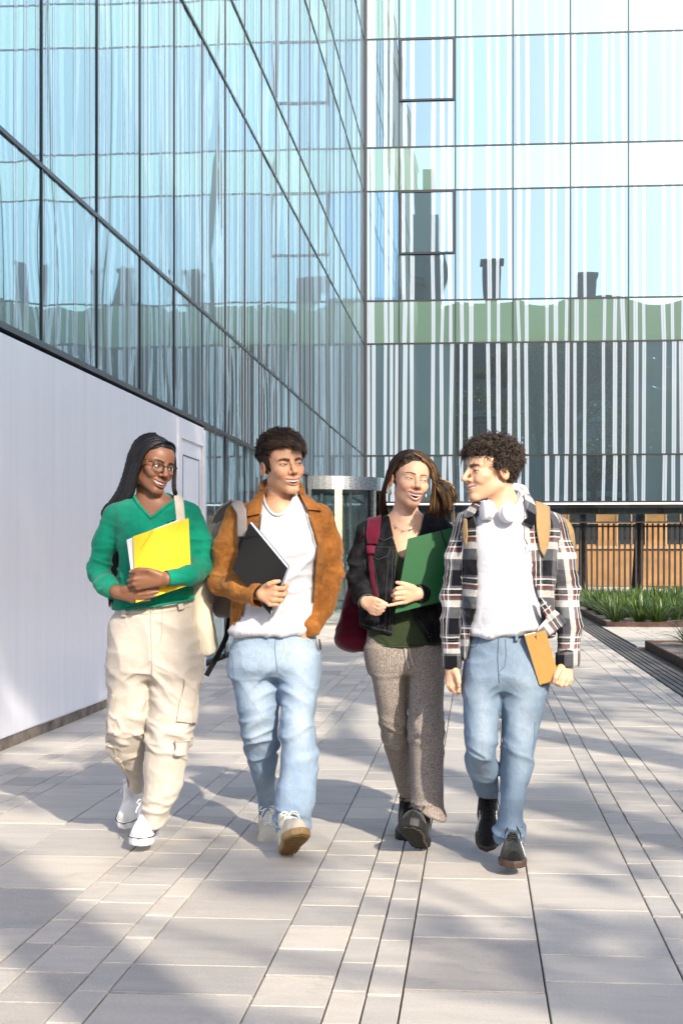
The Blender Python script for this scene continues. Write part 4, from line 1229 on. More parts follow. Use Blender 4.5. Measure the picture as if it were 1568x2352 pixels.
def ribbon(P,pts,w,t,name,mat,parent,nrm=None):
    """flat webbing strap along picture points; w half width, t thickness"""
    p=densify([P.L(*q) for q in pts],6); T=np.gradient(p,axis=0); T/=np.linalg.norm(T,axis=1)[:,None]
    n=np.array(nrm if nrm is not None else (0,-1,0),float); A=np.cross(T,n); A/=np.linalg.norm(A,axis=1)[:,None]; B=np.cross(A,T)
    V=np.concatenate([p-A*w-B*t/2,p+A*w-B*t/2,p+A*w+B*t/2,p-A*w+B*t/2]); m=len(p); Q=[]
    for i in range(m-1):
        for k in range(4):
            k2=(k+1)%4; Q.append((k*m+i,k2*m+i,k2*m+i+1,k*m+i+1))
    Q+= [(0,m,2*m,3*m),(m-1,4*m-1,3*m-1,2*m-1)]
    return obj(name,mesh_np(name,V,np.array(Q),False),mat,parent)
def seam(P,base,pts,r,name,mat,parent,dd0=-.35,lift=.0005,fold=None):
    """stitched line: picture polyline dropped onto the field base from the viewer's side"""
    q=[]
    for i in range(len(pts)-1):
        a=np.array(pts[i],float);b=np.array(pts[i+1],float); n=max(2,int(np.linalg.norm(b-a)/5))
        for k in range(n): q.append(a+(b-a)*k/n)
    q.append(np.array(pts[-1],float)); out=[]
    dds=np.linspace(dd0,.25,150)
    for (x,y) in q:
        X=np.array([P.L(x,y,d) for d in dds]).astype(f32); d=base(X); k=np.nonzero(d<0)[0]
        if len(k) and k[0]>0:
            i=k[0]; t=d[i-1]/(d[i-1]-d[i]); out.append(P.L(x,y,dds[i-1]+(dds[i]-dds[i-1])*t-lift))
    if len(out)<2: print('EMPTY seam',name); return None
    p=np.array(out)
    if fold is not None:
        e=.004; b0=base(p.astype(f32)); G=np.stack([base((p+np.eye(3)[i]*e).astype(f32))-b0 for i in range(3)],1); G/=np.linalg.norm(G,axis=1)[:,None]+1e-9
        p=p+G*fold(p)[:,None]
    v,qq,_=strands(p[None],np.full(len(p),r),5)
    return obj(name,mesh_np(name,v,qq),mat,parent)

# ------------------------------------------------------------------ man in the brown suede jacket
def man_suede():
    P=Person(640,6.40); L=P.L
    skin=(.66,.36,.205)
    head=Head(L(647,1067,0.0),27,4,-5,1.05,open=.0165,mw=.0345,curl=6.5,slit=.0030,nose=1.15,jaw=1.0,chin=1.1,gaze=(.5,-.1),cheek=1.0,lip=.75,browz=.0150)
    hw={'arm':L(575,1360,-.12),'wrist':L(603,1366,-.195),'wv':(.001,0,-.006),
        'kn':[L(633,1352,-.235),L(631,1366,-.238),L(627,1378,-.235),L(620,1388,-.228)],
        'fi':[[L(652,1352,-.245),L(659,1347,-.215),L(652,1343,-.195)],[L(652,1366,-.245),L(657,1358,-.214),L(650,1352,-.195)],[L(646,1379,-.240),L(652,1368,-.212),L(647,1360,-.195)],[L(637,1389,-.232),L(644,1380,-.206),L(640,1372,-.19)]],
        'th':[L(608,1350,-.205),L(618,1342,-.238),L(630,1337,-.246),L(641,1335,-.238)],'nails':(0,-1,.3)}
    hp={'arm':L(716,1425,-.05),'wrist':L(702,1444,-.07),'kn':[L(694,1462,-.08),L(698,1464,-.07),L(702,1466,-.06),L(706,1466,-.05)],
        'fi':[[L(688,1478,-.08),L(686,1490,-.07)],[L(692,1480,-.07),L(690,1494,-.06)],[L(698,1480,-.06),L(696,1494,-.05)],[L(704,1480,-.05),L(702,1492,-.04)]],'th':[L(690,1450,-.085),L(682,1458,-.09),L(678,1466,-.08)]}
    core=[(L(640,1180,.02),L(634,1440,.0),.09,.09),(L(634,1440,.0),L(590,1520,.0),.07,.06),(L(634,1440,0),L(680,1520,0),.07,.06),
          (L(590,1520,0),L(602,1720,.1),.05,.04),(L(602,1720,.1),L(612,1860,.33),.04,.03),(L(684,1520,0),L(688,1720,-.05),.05,.04),(L(688,1720,-.05),L(672,1890,-.11),.04,.03),
          (L(560,1185,.02),L(518,1335,0),.035,.03),(L(518,1335,0),L(590,1364,-.17),.03,.025),(L(730,1188,.02),L(758,1315,.05),.035,.03),(L(758,1315,.05),L(705,1440,-.06),.03,.025)]
    hairline=lambda H:((((H[:,2]>.066-.5*np.maximum(np.abs(H[:,0])-.045,0)))|((H[:,1]>-.034)&(H[:,2]>.0))|((H[:,1]>.03)&(H[:,2]>-.065)))&(np.abs(H[:,0])<.0775))*1.0
    o=make_person(P,head,(640,1168,.03),[(1140,618,668,.03,.05),(1165,590,700,.03,.075),(1190,572,712,.02,.095),(1225,568,712,.01,.105)],[hw,hp],core,
        'man in a brown suede jacket and white t-shirt holding a black folder',skin,(.46,.17,.13),(.045,.028,.018),(.03,.018,.012),hairline,(.06,.03,.015),beard=.14,browth=1.5)
    # short hair
    HM=hair_mat('short_brown_hair',[(0,(.022,.014,.009)),(.6,(.080,.048,.029)),(1,(.17,.105,.063))])
    def msd(H):
        ax=np.abs(H[:,0])
        front=H[:,2]-.070+.5*np.maximum(ax-.040,0)+.004*noise3(H*90)
        side=np.minimum(H[:,1]+.036-.25*np.maximum(.03-H[:,2],0),H[:,2]-.020)
        side=np.maximum(side,np.minimum(np.minimum(H[:,1]+.036,.018-H[:,1]-.0),H[:,2]+.022)*0-1)
        back=np.minimum(H[:,1]-.026,H[:,2]+.062)
        burn=np.minimum(np.minimum(H[:,1]+.026,-.010-H[:,1]),H[:,2]+.018)
        return -np.maximum(np.maximum(front,side),np.maximum(back,burn))
    hair=hair_cap(head,'hair',msd,.006,HM,o,.15,.004,.0035)
    rg=np.random.default_rng(5)
    R,N=scalp_pts(head,7500,lambda H:msd(H)<.002,rg,1.02)
    n=len(R); topm=sstep(.03,.075,R[:,2]); 
    ln=(.016+.030*topm)*rg.uniform(.75,1.25,n)
    sw=np.stack([noise3(R*24+3),noise3(R*24+9),noise3(R*24+17)],1)
    flow=np.array([.25,-1.0,.10])*topm[:,None]+np.array([0,.35,-1.0])*(1-topm)[:,None]
    flow=flow+sw*.5; flow-=N*(flow*N).sum(1)[:,None]; flow/=np.linalg.norm(flow,axis=1)[:,None]+1e-9
    lift=.10+.30*topm+.15*rg.random(n)
    t=np.linspace(0,1,5); jit=rg.normal(0,.07,(n,3))
    pth=R[:,None,:]+(flow+jit)[:,None,:]*(ln[:,None]*t)[:,:,None]+N[:,None,:]*(ln*lift)[:,None,None]*(np.sin(t*2.1)*.75)[None,:,None]+N[:,None,:]*.003
    v,q,r=strands(head.frm(pth.reshape(-1,3)).reshape(pth.shape),np.array([.0015,.0018,.0016,.0011,.0002]),3,cols=np.clip(.40+.30*sw[:,0]+rg.normal(0,.2,n),0,1))
    me=mesh_np('hair_strands',v,q); setattr_f(me,'rnd',r); obj('hair_strands',me,HM,hair)
    # t-shirt
    ts=P.st([(1128,606,682,.02,.062),(1150,592,700,.02,.085),(1170,565,722,.02,.105),(1195,552,732,.01,.120),(1250,552,732,0,.128),(1340,552,722,0,.122),(1410,540,716,0,.122),(1450,533,716,0,.128)])
    tfield=lambda X:tower(X,ts,2.3)
    nk=[(598,1090),(603,1128),(610,1160),(622,1178),(636,1184),(652,1178),(668,1158),(680,1132),(686,1090)]
    def tf(X): 
        d=tfield(X); return smax(d,-np.maximum(P.poly(nk,X).astype(f32),X[:,1]-.06),.004)
    def tfold(V):
        X,Y=P.pic(V); m=sstep(1185,1290,Y)
        d=.017*pinch(np.stack([V[:,0]*3+V[:,2]*2.2,V[:,1]*3,V[:,2]*7-V[:,0]*6],1),2.2)*m
        d+=.010*pinch(np.stack([V[:,0]*6+V[:,2]*4,V[:,1]*5,V[:,2]*12-V[:,0]*7],1)+7,2.4)*sstep(1220,1360,Y)
        return d+.003*noise3(V*9)
    TW=cloth('white_cotton',(.60,.60,.63),.03,6,1100,.15)
    sh=obj('t_shirt',cloth_mesh('t_shirt',tf,ts[:,[1,2,0]].min(0)-.25,ts[:,[1,2,0]].max(0)+.25,.006,tfold),TW,o)
    pic_tube(P,[(603,1128,-.01),(609,1156,-.065),(622,1176,-.098),(636,1183,-.108),(652,1177,-.102),(668,1157,-.075),(680,1132,-.012)],.0065,'neck_rib',TW,sh)
    pic_tube(P,[(535,1446,-.02),(560,1450,-.095),(600,1453,-.128),(640,1453,-.132),(680,1450,-.115),(700,1448,-.07)],.0035,'hem',TW,sh)
    # jacket
    js=P.st([(1128,600,688,.025,.07),(1150,575,712,.025,.098),(1168,545,738,.02,.118),(1195,536,748,.015,.137),(1260,538,748,.01,.148),(1340,536,742,.01,.146),(1410,528,735,.02,.145),(1458,524,735,.02,.145)])
    up=lambda X:np.minimum(chain(X,[L(546,1186,.02),L(522,1262,.02),L(513,1335,.0)],[.060,.060,.059],.02),chain(X,[L(733,1188,.02),L(753,1255,.04),L(759,1318,.05)],[.060,.058,.055],.02))
    fa=lambda X:np.minimum(chain(X,[L(513,1335,.0),L(555,1352,-.11),L(600,1368,-.195)],[.060,.056,.052],.02),chain(X,[L(759,1318,.05),L(742,1385,-.01),L(712,1440,-.06)],[.056,.053,.050],.02))
    opn=[(606,1095),(603,1130),(598,1182),(590,1250),(577,1330),(562,1400),(554,1480),(700,1490),(712,1440),(718,1384),(722,1320),(729,1252),(718,1212),(706,1172),(692,1130),(684,1095)]
    jt=lambda X:tower(X,js,2.4)
    def jsolid(X): return smin(smin(jt(X),up(X),.035),fa(X),.006)
    def jf(X):
        d=jt(X); d=smin(d,up(X),.035)
        op=np.maximum(P.poly(opn,X).astype(f32),X[:,1]-.03); d=smax(d,-op,.006)
        d=smax(d,.004-tfield(X),.003)
        f=fa(X); cu=seg(X,L(590,1365,-.17),L(640,1385,-.27),.044,.044); f=smax(f,-cu,.003)
        cut=np.minimum(seg(X,L(601,1368,-.197),L(680,1400,-.36),.0,.0)-.0,1e3)
        pl=((X-A3(L(600,1369,-.196)))@A3((L(600,1369,-.196)-L(555,1352,-.11))/np.linalg.norm(L(600,1369,-.196)-L(555,1352,-.11))))
        f=np.where(X[:,0]<L(650,1369,-.1)[0],smax(f,pl,.004),f)
        return smin(d,f,.008)
    el=np.array([L(513,1335,0),L(759,1318,.05)])
    def jfold(V):
        X,Y=P.pic(V)
        sl=np.minimum(np.linalg.norm(V-el[0],axis=1),np.linalg.norm(V-el[1],axis=1))
        m=np.exp(-(sl/.15)**2)
        d=.010*pinch(np.stack([V[:,0]*5+V[:,2]*5,V[:,1]*5,V[:,2]*9-V[:,0]*5],1),2.0)*(.25+m)*(.4+1.2*np.abs(noise3(V*5+2)))
        d+=.006*pinch(np.stack([V[:,0]*10+V[:,2]*7,V[:,1]*9,V[:,2]*19],1)+3,2.6)*(.3+.9*m)
        return d+.004*noise3(V*11)+.0015*noise3(V*40)-.004
    nt=NT('brown_suede'); co=nt.coord()
    n1=nt.noise(co,9,5,.65,.6).outputs[0]; n2=nt.noise(co,55,4,.6).outputs[0]; n3=nt.noise(co,600,2).outputs[0]
    c=nt.ramp(nt.math('ADD',nt.math('MULTIPLY',n1,.7),nt.math('MULTIPLY',n2,.3)),[(.33,(.13,.045,.010)),(.5,(.28,.105,.022)),(.66,(.42,.18,.045))])
    nd=nt.pbsdf(c,.9,0,nt.bump(n3,.25,.002,nt.bump(n2,.25,.006)),Specular_IOR_Level=.15); nd.inputs['Sheen Weight'].default_value=.35; nd.inputs['Sheen Tint'].default_value=(.9,.6,.35,1)
    SU=nt.done(nd)
    DK=simple('dark_brown_trim',(.05,.022,.01),.6); ZIP=simple('brass_zip',(.22,.14,.06),.35,.8)
    jk=obj('suede_jacket',cloth_mesh('suede_jacket',jf,L(465,1110,0)-np.array([0,.36,.75]),L(810,1110,0)+np.array([0,.25,.02]),.0055,jfold),SU,o)
    cl=[(612,1110),(604,1150),(600,1180),(566,1187),(570,1166),(590,1130)]
    cr=[(681,1112),(690,1140),(706,1171),(739,1174),(724,1152),(700,1124)]
    for nm,pl in(('collar',cl),('collar',cr)):
        lo,hi=bbox_of(P,pl,-.16,.05); decal(P,nm,lambda X:smin(jt(X),up(X),.035)-.002,pl,.010,lo,hi,SU,jk,.0035)
    pic_tube(P,[(604,1140,-.02),(602,1118,.04),(615,1106,.095),(645,1102,.115),(672,1106,.095),(690,1120,.035),(692,1140,-.03)],.015,'collar_stand',SU,jk,8)
    for pts in ([(600,1182),(592,1250),(584,1290)],[(706,1174),(718,1214),(729,1254),(723,1320),(718,1384)]):
        seam(P,lambda X:jt(X)-.002,pts,.0035,'zip_tape',DK,jk); seam(P,lambda X:jt(X)-.004,[(a+1,b) for a,b in pts],.0016,'zip_teeth',ZIP,jk)
    pic_tube(P,[(733,1468,-.05),(735,1482,-.055),(736,1492,-.05)],[.003,.0055,.005],'zip_pull',DK,jk)
    # jeans
    pv=P.st([(1436,541,720,0,.112),(1465,531,731,0,.122),(1500,526,736,0,.128),(1530,522,739,0,.128),(1556,524,738,0,.10)])
    ll=P.st([(1500,528,646,.01,.10),(1545,524,642,.015,.105),(1595,534,644,.02,.10),(1641,543,643,.03,.095),(1690,553,641,.06,.085),(1726,562,640,.10,.08),(1775,574,637,.18,.078),(1821,586,634,.27,.078),(1850,592,634,.31,.075),(1874,594,640,.34,.072)])
    rl=P.st([(1500,634,738,-.01,.10),(1545,634,740,-.015,.105),(1592,640,735,-.03,.10),(1660,643,722,-.06,.09),(1700,642,728,-.07,.088),(1734,640,734,-.07,.085),(1780,636,731,-.085,.085),(1824,630,727,-.10,.088),(1870,626,722,-.115,.09),(1897,629,717,-.125,.092),(1912,631,713,-.13,.09)])
    def jn(X):
        d=smin(tower(X,ll,2.2),tower(X,rl,2.2),.012); return smin(d,tower(X,pv,2.3),.03)
    kn=np.array([L(600,1715,.08),L(688,1715,-.07)])
    def nfold(V):
        X,Y=P.pic(V); side=np.where(X<636,-1,1); ax=np.abs(X-636)
        d=.016*pinch(np.stack([V[:,0]*4,V[:,1]*4,V[:,2]*9+V[:,0]*side*5],1)+11,2.4)*(bumpm(Y,1565,55)*np.exp(-ax/90))
        d+=.014*pinch(np.stack([V[:,0]*4,V[:,1]*5,V[:,2]*12-V[:,0]*4],1)+5,2.3)*bumpm(Y,1705,65)
        d+=.014*pinch(np.stack([V[:,0]*5,V[:,1]*5,V[:,2]*15+V[:,0]*3],1)+25,2.2)*bumpm(Y,1880,40)
        d+=.005*pinch(np.stack([V[:,0]*5+V[:,2]*2,V[:,1]*5,V[:,2]*5],1)+15,2.6)
        return d+.0018*noise3(V*10)-.010
    def wr(V):
        X,Y=P.pic(V); w=.55*bumpm(Y,1640,120)*np.where(X<636,bumpm(X,590,26),bumpm(X,690,30))+.35*bumpm(Y,1500,40)
        return np.clip(.25+w+.2*noise3(V*9),0,1)
    DN=denim('light_blue_denim',(.185,.275,.390),(.48,.56,.64))
    je=obj('jeans',cloth_mesh('jeans',jn,L(505,1430,0)-np.array([.02,.24,.95]),L(755,1430,0)+np.array([.02,.48,.02]),.0056,nfold,wr),DN,o)
    ST=cloth('pale_thread',(.55,.50,.42)); DS=cloth('dark_seam',(.15,.21,.29)); MT=simple('metal_button',(.35,.30,.24),.35,.9)
    seam(P,jn,[(634,1452),(631,1490),(634,1520),(638,1545)],.0020,'fly_seam',DS,je,fold=nfold)
    seam(P,jn,[(652,1456),(653,1495),(648,1515),(640,1526)],.0016,'fly_stitch',ST,je,fold=nfold)
    seam(P,jn,[(538,1460),(558,1466),(578,1464),(588,1452)],.0024,'pocket_edge',ST,je,fold=nfold)
    seam(P,jn,[(676,1448),(700,1458),(724,1480)],.0024,'pocket_edge',ST,je,fold=nfold)
    seam(P,jn,[(529,1500),(538,1600),(556,1700),(574,1790),(588,1850)],.0016,'side_seam',DS,je,fold=nfold)
    seam(P,jn,[(645,1690),(646,1750),(642,1800),(640,1850)],.0016,'inseam',DS,je,fold=nfold)
    pic_tube(P,[(631,1898,-.20),(648,1906,-.225),(672,1908,-.235),(695,1909,-.225),(711,1912,-.18)],.005,'hem_edge',DS,je)
    pic_tube(P,[(594,1868,.26),(608,1874,.262),(622,1874,.262)],.005,'hem_edge',DS,je)
    b=np.array([L(640,1459,-.128)]); v,q,_=strands(np.array([[b[0],b[0]+np.array([0,-.006,0])]]),np.array([.009,.008]),10); obj('button',mesh_np('button',v,q),MT,je)
    # shoes
    ms={'upper':cloth('cream_leather',(.62,.56,.44),.12,16,300,.1,.55,0),'sole':simple('gum_sole',(.34,.22,.09),.7,nscale=30,namt=.25),'lace':M['lace_w']}
    ms2=dict(ms); ms2['sole']=simple('off_white_sole',(.60,.54,.42),.6)
    shoe(o,L(658,1964,-.16),14,27,.292,.108,.030,ms,1,tread=simple('tread_rubber',(.22,.13,.05),.8),roll=-.10)
    shoe(o,L(616,1907,.40),2,-8,.285,.104,.028,ms2,-1)
    return P,o,jsolid
# ------------------------------------------------------------------ woman in the green sweater
def woman_green():
    P=Person(350,6.45); L=P.L
    skin=(.235,.105,.055)
    head=Head(L(350,1066,.0),41,3,13,1.02,open=.0140,mw=.0345,curl=7.0,slit=.0062,nose=.85,nosew=1.22,jaw=1.02,chin=1.05,female=1.0,gaze=(.45,.05),lip=1.15,cheek=1.02,browz=.0190,ears=0)
    ht={'arm':L(424,1324,-.185),'wrist':L(386,1329,-.228),'wv':(0,0,-.007),
        'kn':[L(316,1317,-.240),L(309,1330,-.242),L(309,1342,-.238),L(316,1351,-.230)],
        'fi':[[L(301,1322,-.215),L(304,1325,-.185)],[L(297,1334,-.215),L(302,1336,-.185)],[L(299,1345,-.210),L(304,1346,-.182)],[L(306,1353,-.205),L(311,1353,-.180)]],
        'th':[L(362,1318,-.235),L(342,1310,-.248),L(318,1308,-.246),L(301,1313,-.236)],'nails':(0,-1,.4)}
    hb={'arm':L(238,1348,-.11),'wrist':L(268,1360,-.165),'wv':(.002,0,-.007),
        'kn':[L(320,1356,-.205),L(318,1366,-.203),L(312,1374,-.196),L(304,1380,-.186)],
        'fi':[[L(338,1356,-.212),L(352,1352,-.208),L(365,1348,-.200)],[L(337,1364,-.210),L(351,1361,-.206),L(363,1358,-.200)],[L(332,1372,-.204),L(345,1370,-.202),L(356,1368,-.197)],[L(321,1379,-.194),L(333,1378,-.193),L(343,1377,-.190)]],
        'th':[L(288,1352,-.185),L(306,1345,-.2),L(324,1343,-.205),L(338,1344,-.203)],'nails':(.3,-1,.2)}
    core=[(L(350,1180,.03),L(352,1390,.0),.085,.09),(L(352,1400,0),L(305,1520,0),.08,.065),(L(352,1400,0),L(405,1520,0),.08,.065),(L(300,1540,0),L(292,1700,.06),.055,.04),(L(292,1700,.06),L(312,1810,.33),.04,.03),(L(405,1540,0),L(386,1720,-.02),.055,.045),(L(386,1720,-.02),L(350,1885,-.05),.045,.03),
          (L(258,1190,.02),L(228,1316,0),.03,.028),(L(228,1316,0),L(262,1358,-.155),.028,.022),(L(438,1180,.02),L(468,1302,-.02),.03,.026),(L(468,1302,-.02),L(430,1322,-.17),.026,.022),(L(430,1322,-.17),L(392,1329,-.222),.022,.02)]
    hl=lambda H:(((H[:,2]>.078-.35*np.maximum(np.abs(H[:,0])-.03,0)*2.2)|((H[:,1]>-.020)&(H[:,2]>-.07)))&(np.abs(H[:,0])<.0775))*1.0
    o=make_person(P,head,(350,1158,.03),[(1132,322,380,.03,.05),(1155,295,412,.03,.075),(1180,286,422,.02,.095),(1205,288,420,.01,.105)],[ht,hb],core,
        'woman in a green sweater and cream cargo trousers with long black braids and glasses',skin,(.20,.072,.058),(.010,.006,.005),(.012,.009,.008),hl,(.035,.016,.008),nail=(.42,.26,.22),hs=.93,blush=.16,browth=1.05,neckr=.047)
    # braids
    BM=hair_mat('black_braids',[(0,(.002,.0017,.0017)),(1,(.014,.0115,.011))],.42,.4)
    msd=lambda H:-np.maximum(H[:,2]-.080+.75*np.maximum(np.abs(H[:,0])-.03,0),np.minimum(H[:,1]+.012,H[:,2]+.075))
    hair=hair_cap(head,'hair',msd,.004,BM,o,.3,.0015,.0035)
    rg=np.random.default_rng(8); paths=[];rad=[];m=105
    tg=np.linspace(0,1,m)
    def lp(a,b,t): return tuple(a[i]+(b[i]-a[i])*t for i in range(3))
    for k in range(92):
        sx=rg.normal(0,1); t_=rg.uniform(0,1)
        if k<80:    # swept from the parting over the ear, hanging behind her right shoulder at the left of the picture
            t_=(k+.5)/80 if k<56 else rg.uniform(.1,1)
            ou=0 if k<56 else 1        # second layer lies a little inside
            q=[lp((372,1017,-.075),(350,1012,.0),t_),lp((350,1026,-.090),(318,1018,.02),t_),lp((332,1046,-.092),(299,1036,.03),t_),lp((322,1072,-.088),(291,1062,.045),t_),lp((315,1100,-.075),(283,1092,.06),t_),lp((309,1128,-.050),(271,1124,.075),t_),lp((298,1148,-.01),(253,1152,.09),t_),
               lp((272,1168,.09),(240,1166,.105),t_),lp((262,1200,.150),(236,1190,.15),t_),(250+18*t_+sx*3,1260,.165),(258+16*t_+sx*3,1330,.165),(262+12*t_+sx*4,1395,.16)]
            q=[(x+sx*.8,y,d+.006*ou) for x,y,d in q]
        else:       # a few behind the neck on the other side
            q=[(380+sx,1018,-.05),(398+sx,1040,.03),(402+sx,1075,.06),(400+2*sx,1108,.055),(401+2*sx,1125,.045),(404+2*sx,1140,.06),(400+2*sx,1165,.14),(398+3*sx,1230,.16),(398,1320,.165)]
        pts=np.array([L(*c) for c in q]); d=densify(pts,10)
        # keep the strands outside the skull
        H=head.to(d.astype(f32)).astype(float); c0=np.array([0,.008,.036]); r0=np.array([.0765,.0985,.082])+.006+.006*rg.random()
        e=(H-c0)/r0; ee=np.linalg.norm(e,axis=1); pk=ee<1; H[pk]=c0+(H[pk]-c0)/ee[pk][:,None]
        d=head.frm(H)
        sl=np.concatenate([[0],np.cumsum(np.linalg.norm(np.diff(d,axis=0),axis=1))]); s_=np.linspace(0,sl[-1],m)
        p=np.stack([np.interp(s_,sl,d[:,i]) for i in range(3)],1); paths.append(p)
        ph=rg.uniform(0,6); rr=.0056*(.62+.38*np.abs(np.sin(s_*230+ph))); rr[-6:]*=np.linspace(1,.3,6); rad.append(rr)
    v,q,r=strands(np.array(paths),np.array(rad),6,cols=rg.uniform(0,1,len(paths)))
    me=mesh_np('braid',v,q); setattr_f(me,'rnd',r); obj('braids',me,BM,hair)
    # sweater
    ts=P.st([(1130,312,392,.03,.062),(1146,288,420,.03,.085),(1160,262,440,.02,.105),(1185,258,446,.01,.122),(1230,268,444,0,.138),(1290,274,440,0,.130),(1350,266,444,0,.125),(1376,262,447,0,.125),(1400,258,448,0,.125)])
    tfield=lambda X:tower(X,ts,2.2)
    up=lambda X:np.minimum(chain(X,[L(260,1188,.02),L(238,1250,.02),L(227,1318,.0)],[.050,.047,.042],.02),chain(X,[L(436,1180,.02),L(458,1240,.01),L(468,1302,-.02)],[.050,.050,.047],.02))
    fa=lambda X:np.minimum(chain(X,[L(227,1318,.0),L(246,1345,-.09),L(264,1360,-.155)],[.043,.040,.034],.02),chain(X,[L(468,1302,-.02),L(432,1322,-.175),L(384,1329,-.230)],[.047,.042,.034],.02))
    vn=[(300,1098),(306,1132),(322,1158),(346,1186),(372,1166),(400,1146),(408,1098)]
    w1=(L(264,1360,-.155),L(264,1360,-.155)-L(246,1345,-.09)); w2=(L(384,1329,-.230),L(384,1329,-.230)-L(432,1322,-.175))
    def solid(X): return smin(smin(tfield(X),up(X),.035),fa(X),.008)
    hemA=L(258,1402,0);hemB=L(447,1377,0)
    def sf(X):
        d=smin(tfield(X),up(X),.035); d=smax(d,-np.maximum(P.poly(vn,X).astype(f32),X[:,1]-.06),.004)
        zc=hemA[2]+(X[:,0]-hemA[0])*(hemB[2]-hemA[2])/(hemB[0]-hemA[0]); d=smax(d,zc-X[:,2],.006)
        f=fa(X)
        p1=(X-A3(w1[0]))@A3(w1[1]/np.linalg.norm(w1[1])); p2=(X-A3(w2[0]))@A3(w2[1]/np.linalg.norm(w2[1]))
        f=np.where(X[:,0]<L(330,1300,0)[0],smax(f,p1,.004),smax(f,p2,.004))
        return smin(d,f,.010)
    el=np.array([L(227,1318,0),L(468,1302,0)])
    def fold(V):
        X,Y=P.pic(V); sl=np.minimum(np.linalg.norm(V-el[0],axis=1),np.linalg.norm(V-el[1],axis=1)); m=np.exp(-(sl/.13)**2)
        d=.009*pinch(np.stack([V[:,0]*6+V[:,2]*4,V[:,1]*6,V[:,2]*13],1),2.3)*(.2+m)
        d+=.007*pinch(np.stack([V[:,0]*4-V[:,2]*5,V[:,1]*4,V[:,2]*6+V[:,0]*4],1)+9,2.2)*sstep(1190,1290,Y)
        d+=.004*pinch(np.stack([V[:,0]*10,V[:,1]*8,V[:,2]*16],1)+19,2.4)*(.3+m)
        return d+.003*noise3(V*10)-.004
    GS=cloth('green_knit',(.004,.215,.130),.13,14,700,.35,.85,.12,mscale=(1,1,3))
    sw=obj('sweater',cloth_mesh('sweater',sf,L(190,1120,0)-np.array([.01,.30,.62]),L(500,1120,0)+np.array([.01,.18,.02]),.0055,fold),GS,o)
    for nm,pl in(('neck_rib',[(306,1128),(322,1156),(347,1186),(347,1194),(318,1164),(300,1134)]),('neck_rib',[(347,1186),(372,1165),(401,1143),(405,1148),(374,1173),(347,1194)])):
        lo,hi=bbox_of(P,pl,-.14,.08); decal(P,nm,lambda X:smin(tfield(X),up(X),.035),pl,.004,lo,hi,GS,sw,.003)
    # cuffs
    for (c,ax,r) in((w1[0],w1[1],.0335),(w2[0],w2[1],.0335)):
        a=ax/np.linalg.norm(ax); pth=np.array([[c-a*.042,c-a*.02,c+a*.002]]); v,q,_=strands(pth,np.array([r*1.07,r*1.03,r]),22); obj('cuff',mesh_np('cuff',v,q),GS,sw)
    pic_tube(P,[(260,1398,-.02),(280,1400,-.085),(320,1397,-.122),(352,1392,-.128),(390,1386,-.122),(425,1380,-.09),(445,1377,-.03)],.005,'hem',GS,sw)
    # cargo trousers
    pv=P.st([(1372,270,446,0,.112),(1402,260,449,0,.118),(1440,248,457,0,.128),(1490,244,465,0,.132),(1540,246,466,0,.125),(1562,250,464,0,.10)])
    ll=P.st([(1500,250,352,.0,.11),(1555,246,350,.0,.108),(1604,248,345,-.01,.10),(1660,243,339,-.01,.092),(1695,242,336,.02,.090),(1730,256,333,.07,.085),(1772,282,330,.17,.078),(1820,302,332,.27,.070)])
    rl=P.st([(1500,346,465,.0,.11),(1555,345,465,-.01,.108),(1604,343,459,-.02,.10),(1660,338,449,-.035,.095),(1712,333,438,-.045,.09),(1770,328,428,-.045,.085),(1810,326,418,-.05,.082),(1850,326,400,-.05,.078),(1880,325,386,-.055,.076),(1900,325,378,-.06,.074)])
    def jn(X):
        d=smin(tower(X,ll,2.2),tower(X,rl,2.2),.010); return smin(d,tower(X,pv,2.3),.03)
    def nfold(V):
        X,Y=P.pic(V); cx=np.interp(Y,[1540,1600,1700,1760],[350,344,336,329]); side=np.where(X<cx,-1,1); ax=np.abs(X-cx)
        d=.016*pinch(np.stack([V[:,0]*5,V[:,1]*4,V[:,2]*11+V[:,0]*side*7],1)+31,3.0)*bumpm(Y,1560,55)*np.exp(-ax/90)
        d+=.013*pinch(np.stack([V[:,0]*6,V[:,1]*6,V[:,2]*13+V[:,0]*6],1)+5,3.0)*bumpm(Y,1710,70)
        d+=.010*pinch(np.stack([V[:,0]*5,V[:,1]*5,V[:,2]*13+V[:,0]*3],1)+25,2.2)*bumpm(Y,1865,45)
        d+=.010*pinch(np.stack([V[:,0]*6+V[:,2]*2,V[:,1]*5,V[:,2]*7-V[:,0]*3],1)+15,2.4)
        return d+.0015*noise3(V*10)-.011
    CT=cloth('cream_twill',(.50,.445,.38),.06,6,800,.2,.85,.1); CS=cloth('cream_seam',(.42,.36,.30))
    je=obj('cargo_trousers',cloth_mesh('cargo_trousers',jn,L(228,1365,0)-np.array([.02,.24,1.02]),L(480,1365,0)+np.array([.02,.42,.02]),.0056,nfold),CT,o)
    for nm,pl,t in(('pocket',[(424,1558),(456,1562),(452,1664),(403,1660)],.010),('pocket_flap',[(431,1548),(467,1552),(458,1582),(438,1586)],.017),
                   ('pocket',[(400,1734),(426,1738),(416,1806),(381,1802)],.010),('pocket_flap',[(398,1697),(438,1700),(428,1736),(402,1734)],.016),
                   ('pocket',[(247,1590),(263,1598),(266,1680),(246,1690)],.009),('pocket_flap',[(246,1566),(264,1570),(262,1606),(249,1604)],.014),
                   ('pocket',[(258,1738),(274,1742),(292,1776),(280,1774)],.009),('pocket_flap',[(246,1704),(267,1722),(268,1748),(250,1732)],.013)):
        lo,hi=bbox_of(P,pl,-.20,.20); decal(P,nm,jn,pl,t,lo,hi,CT,je,.0035,yr=(-.3,.20),fold=nfold)
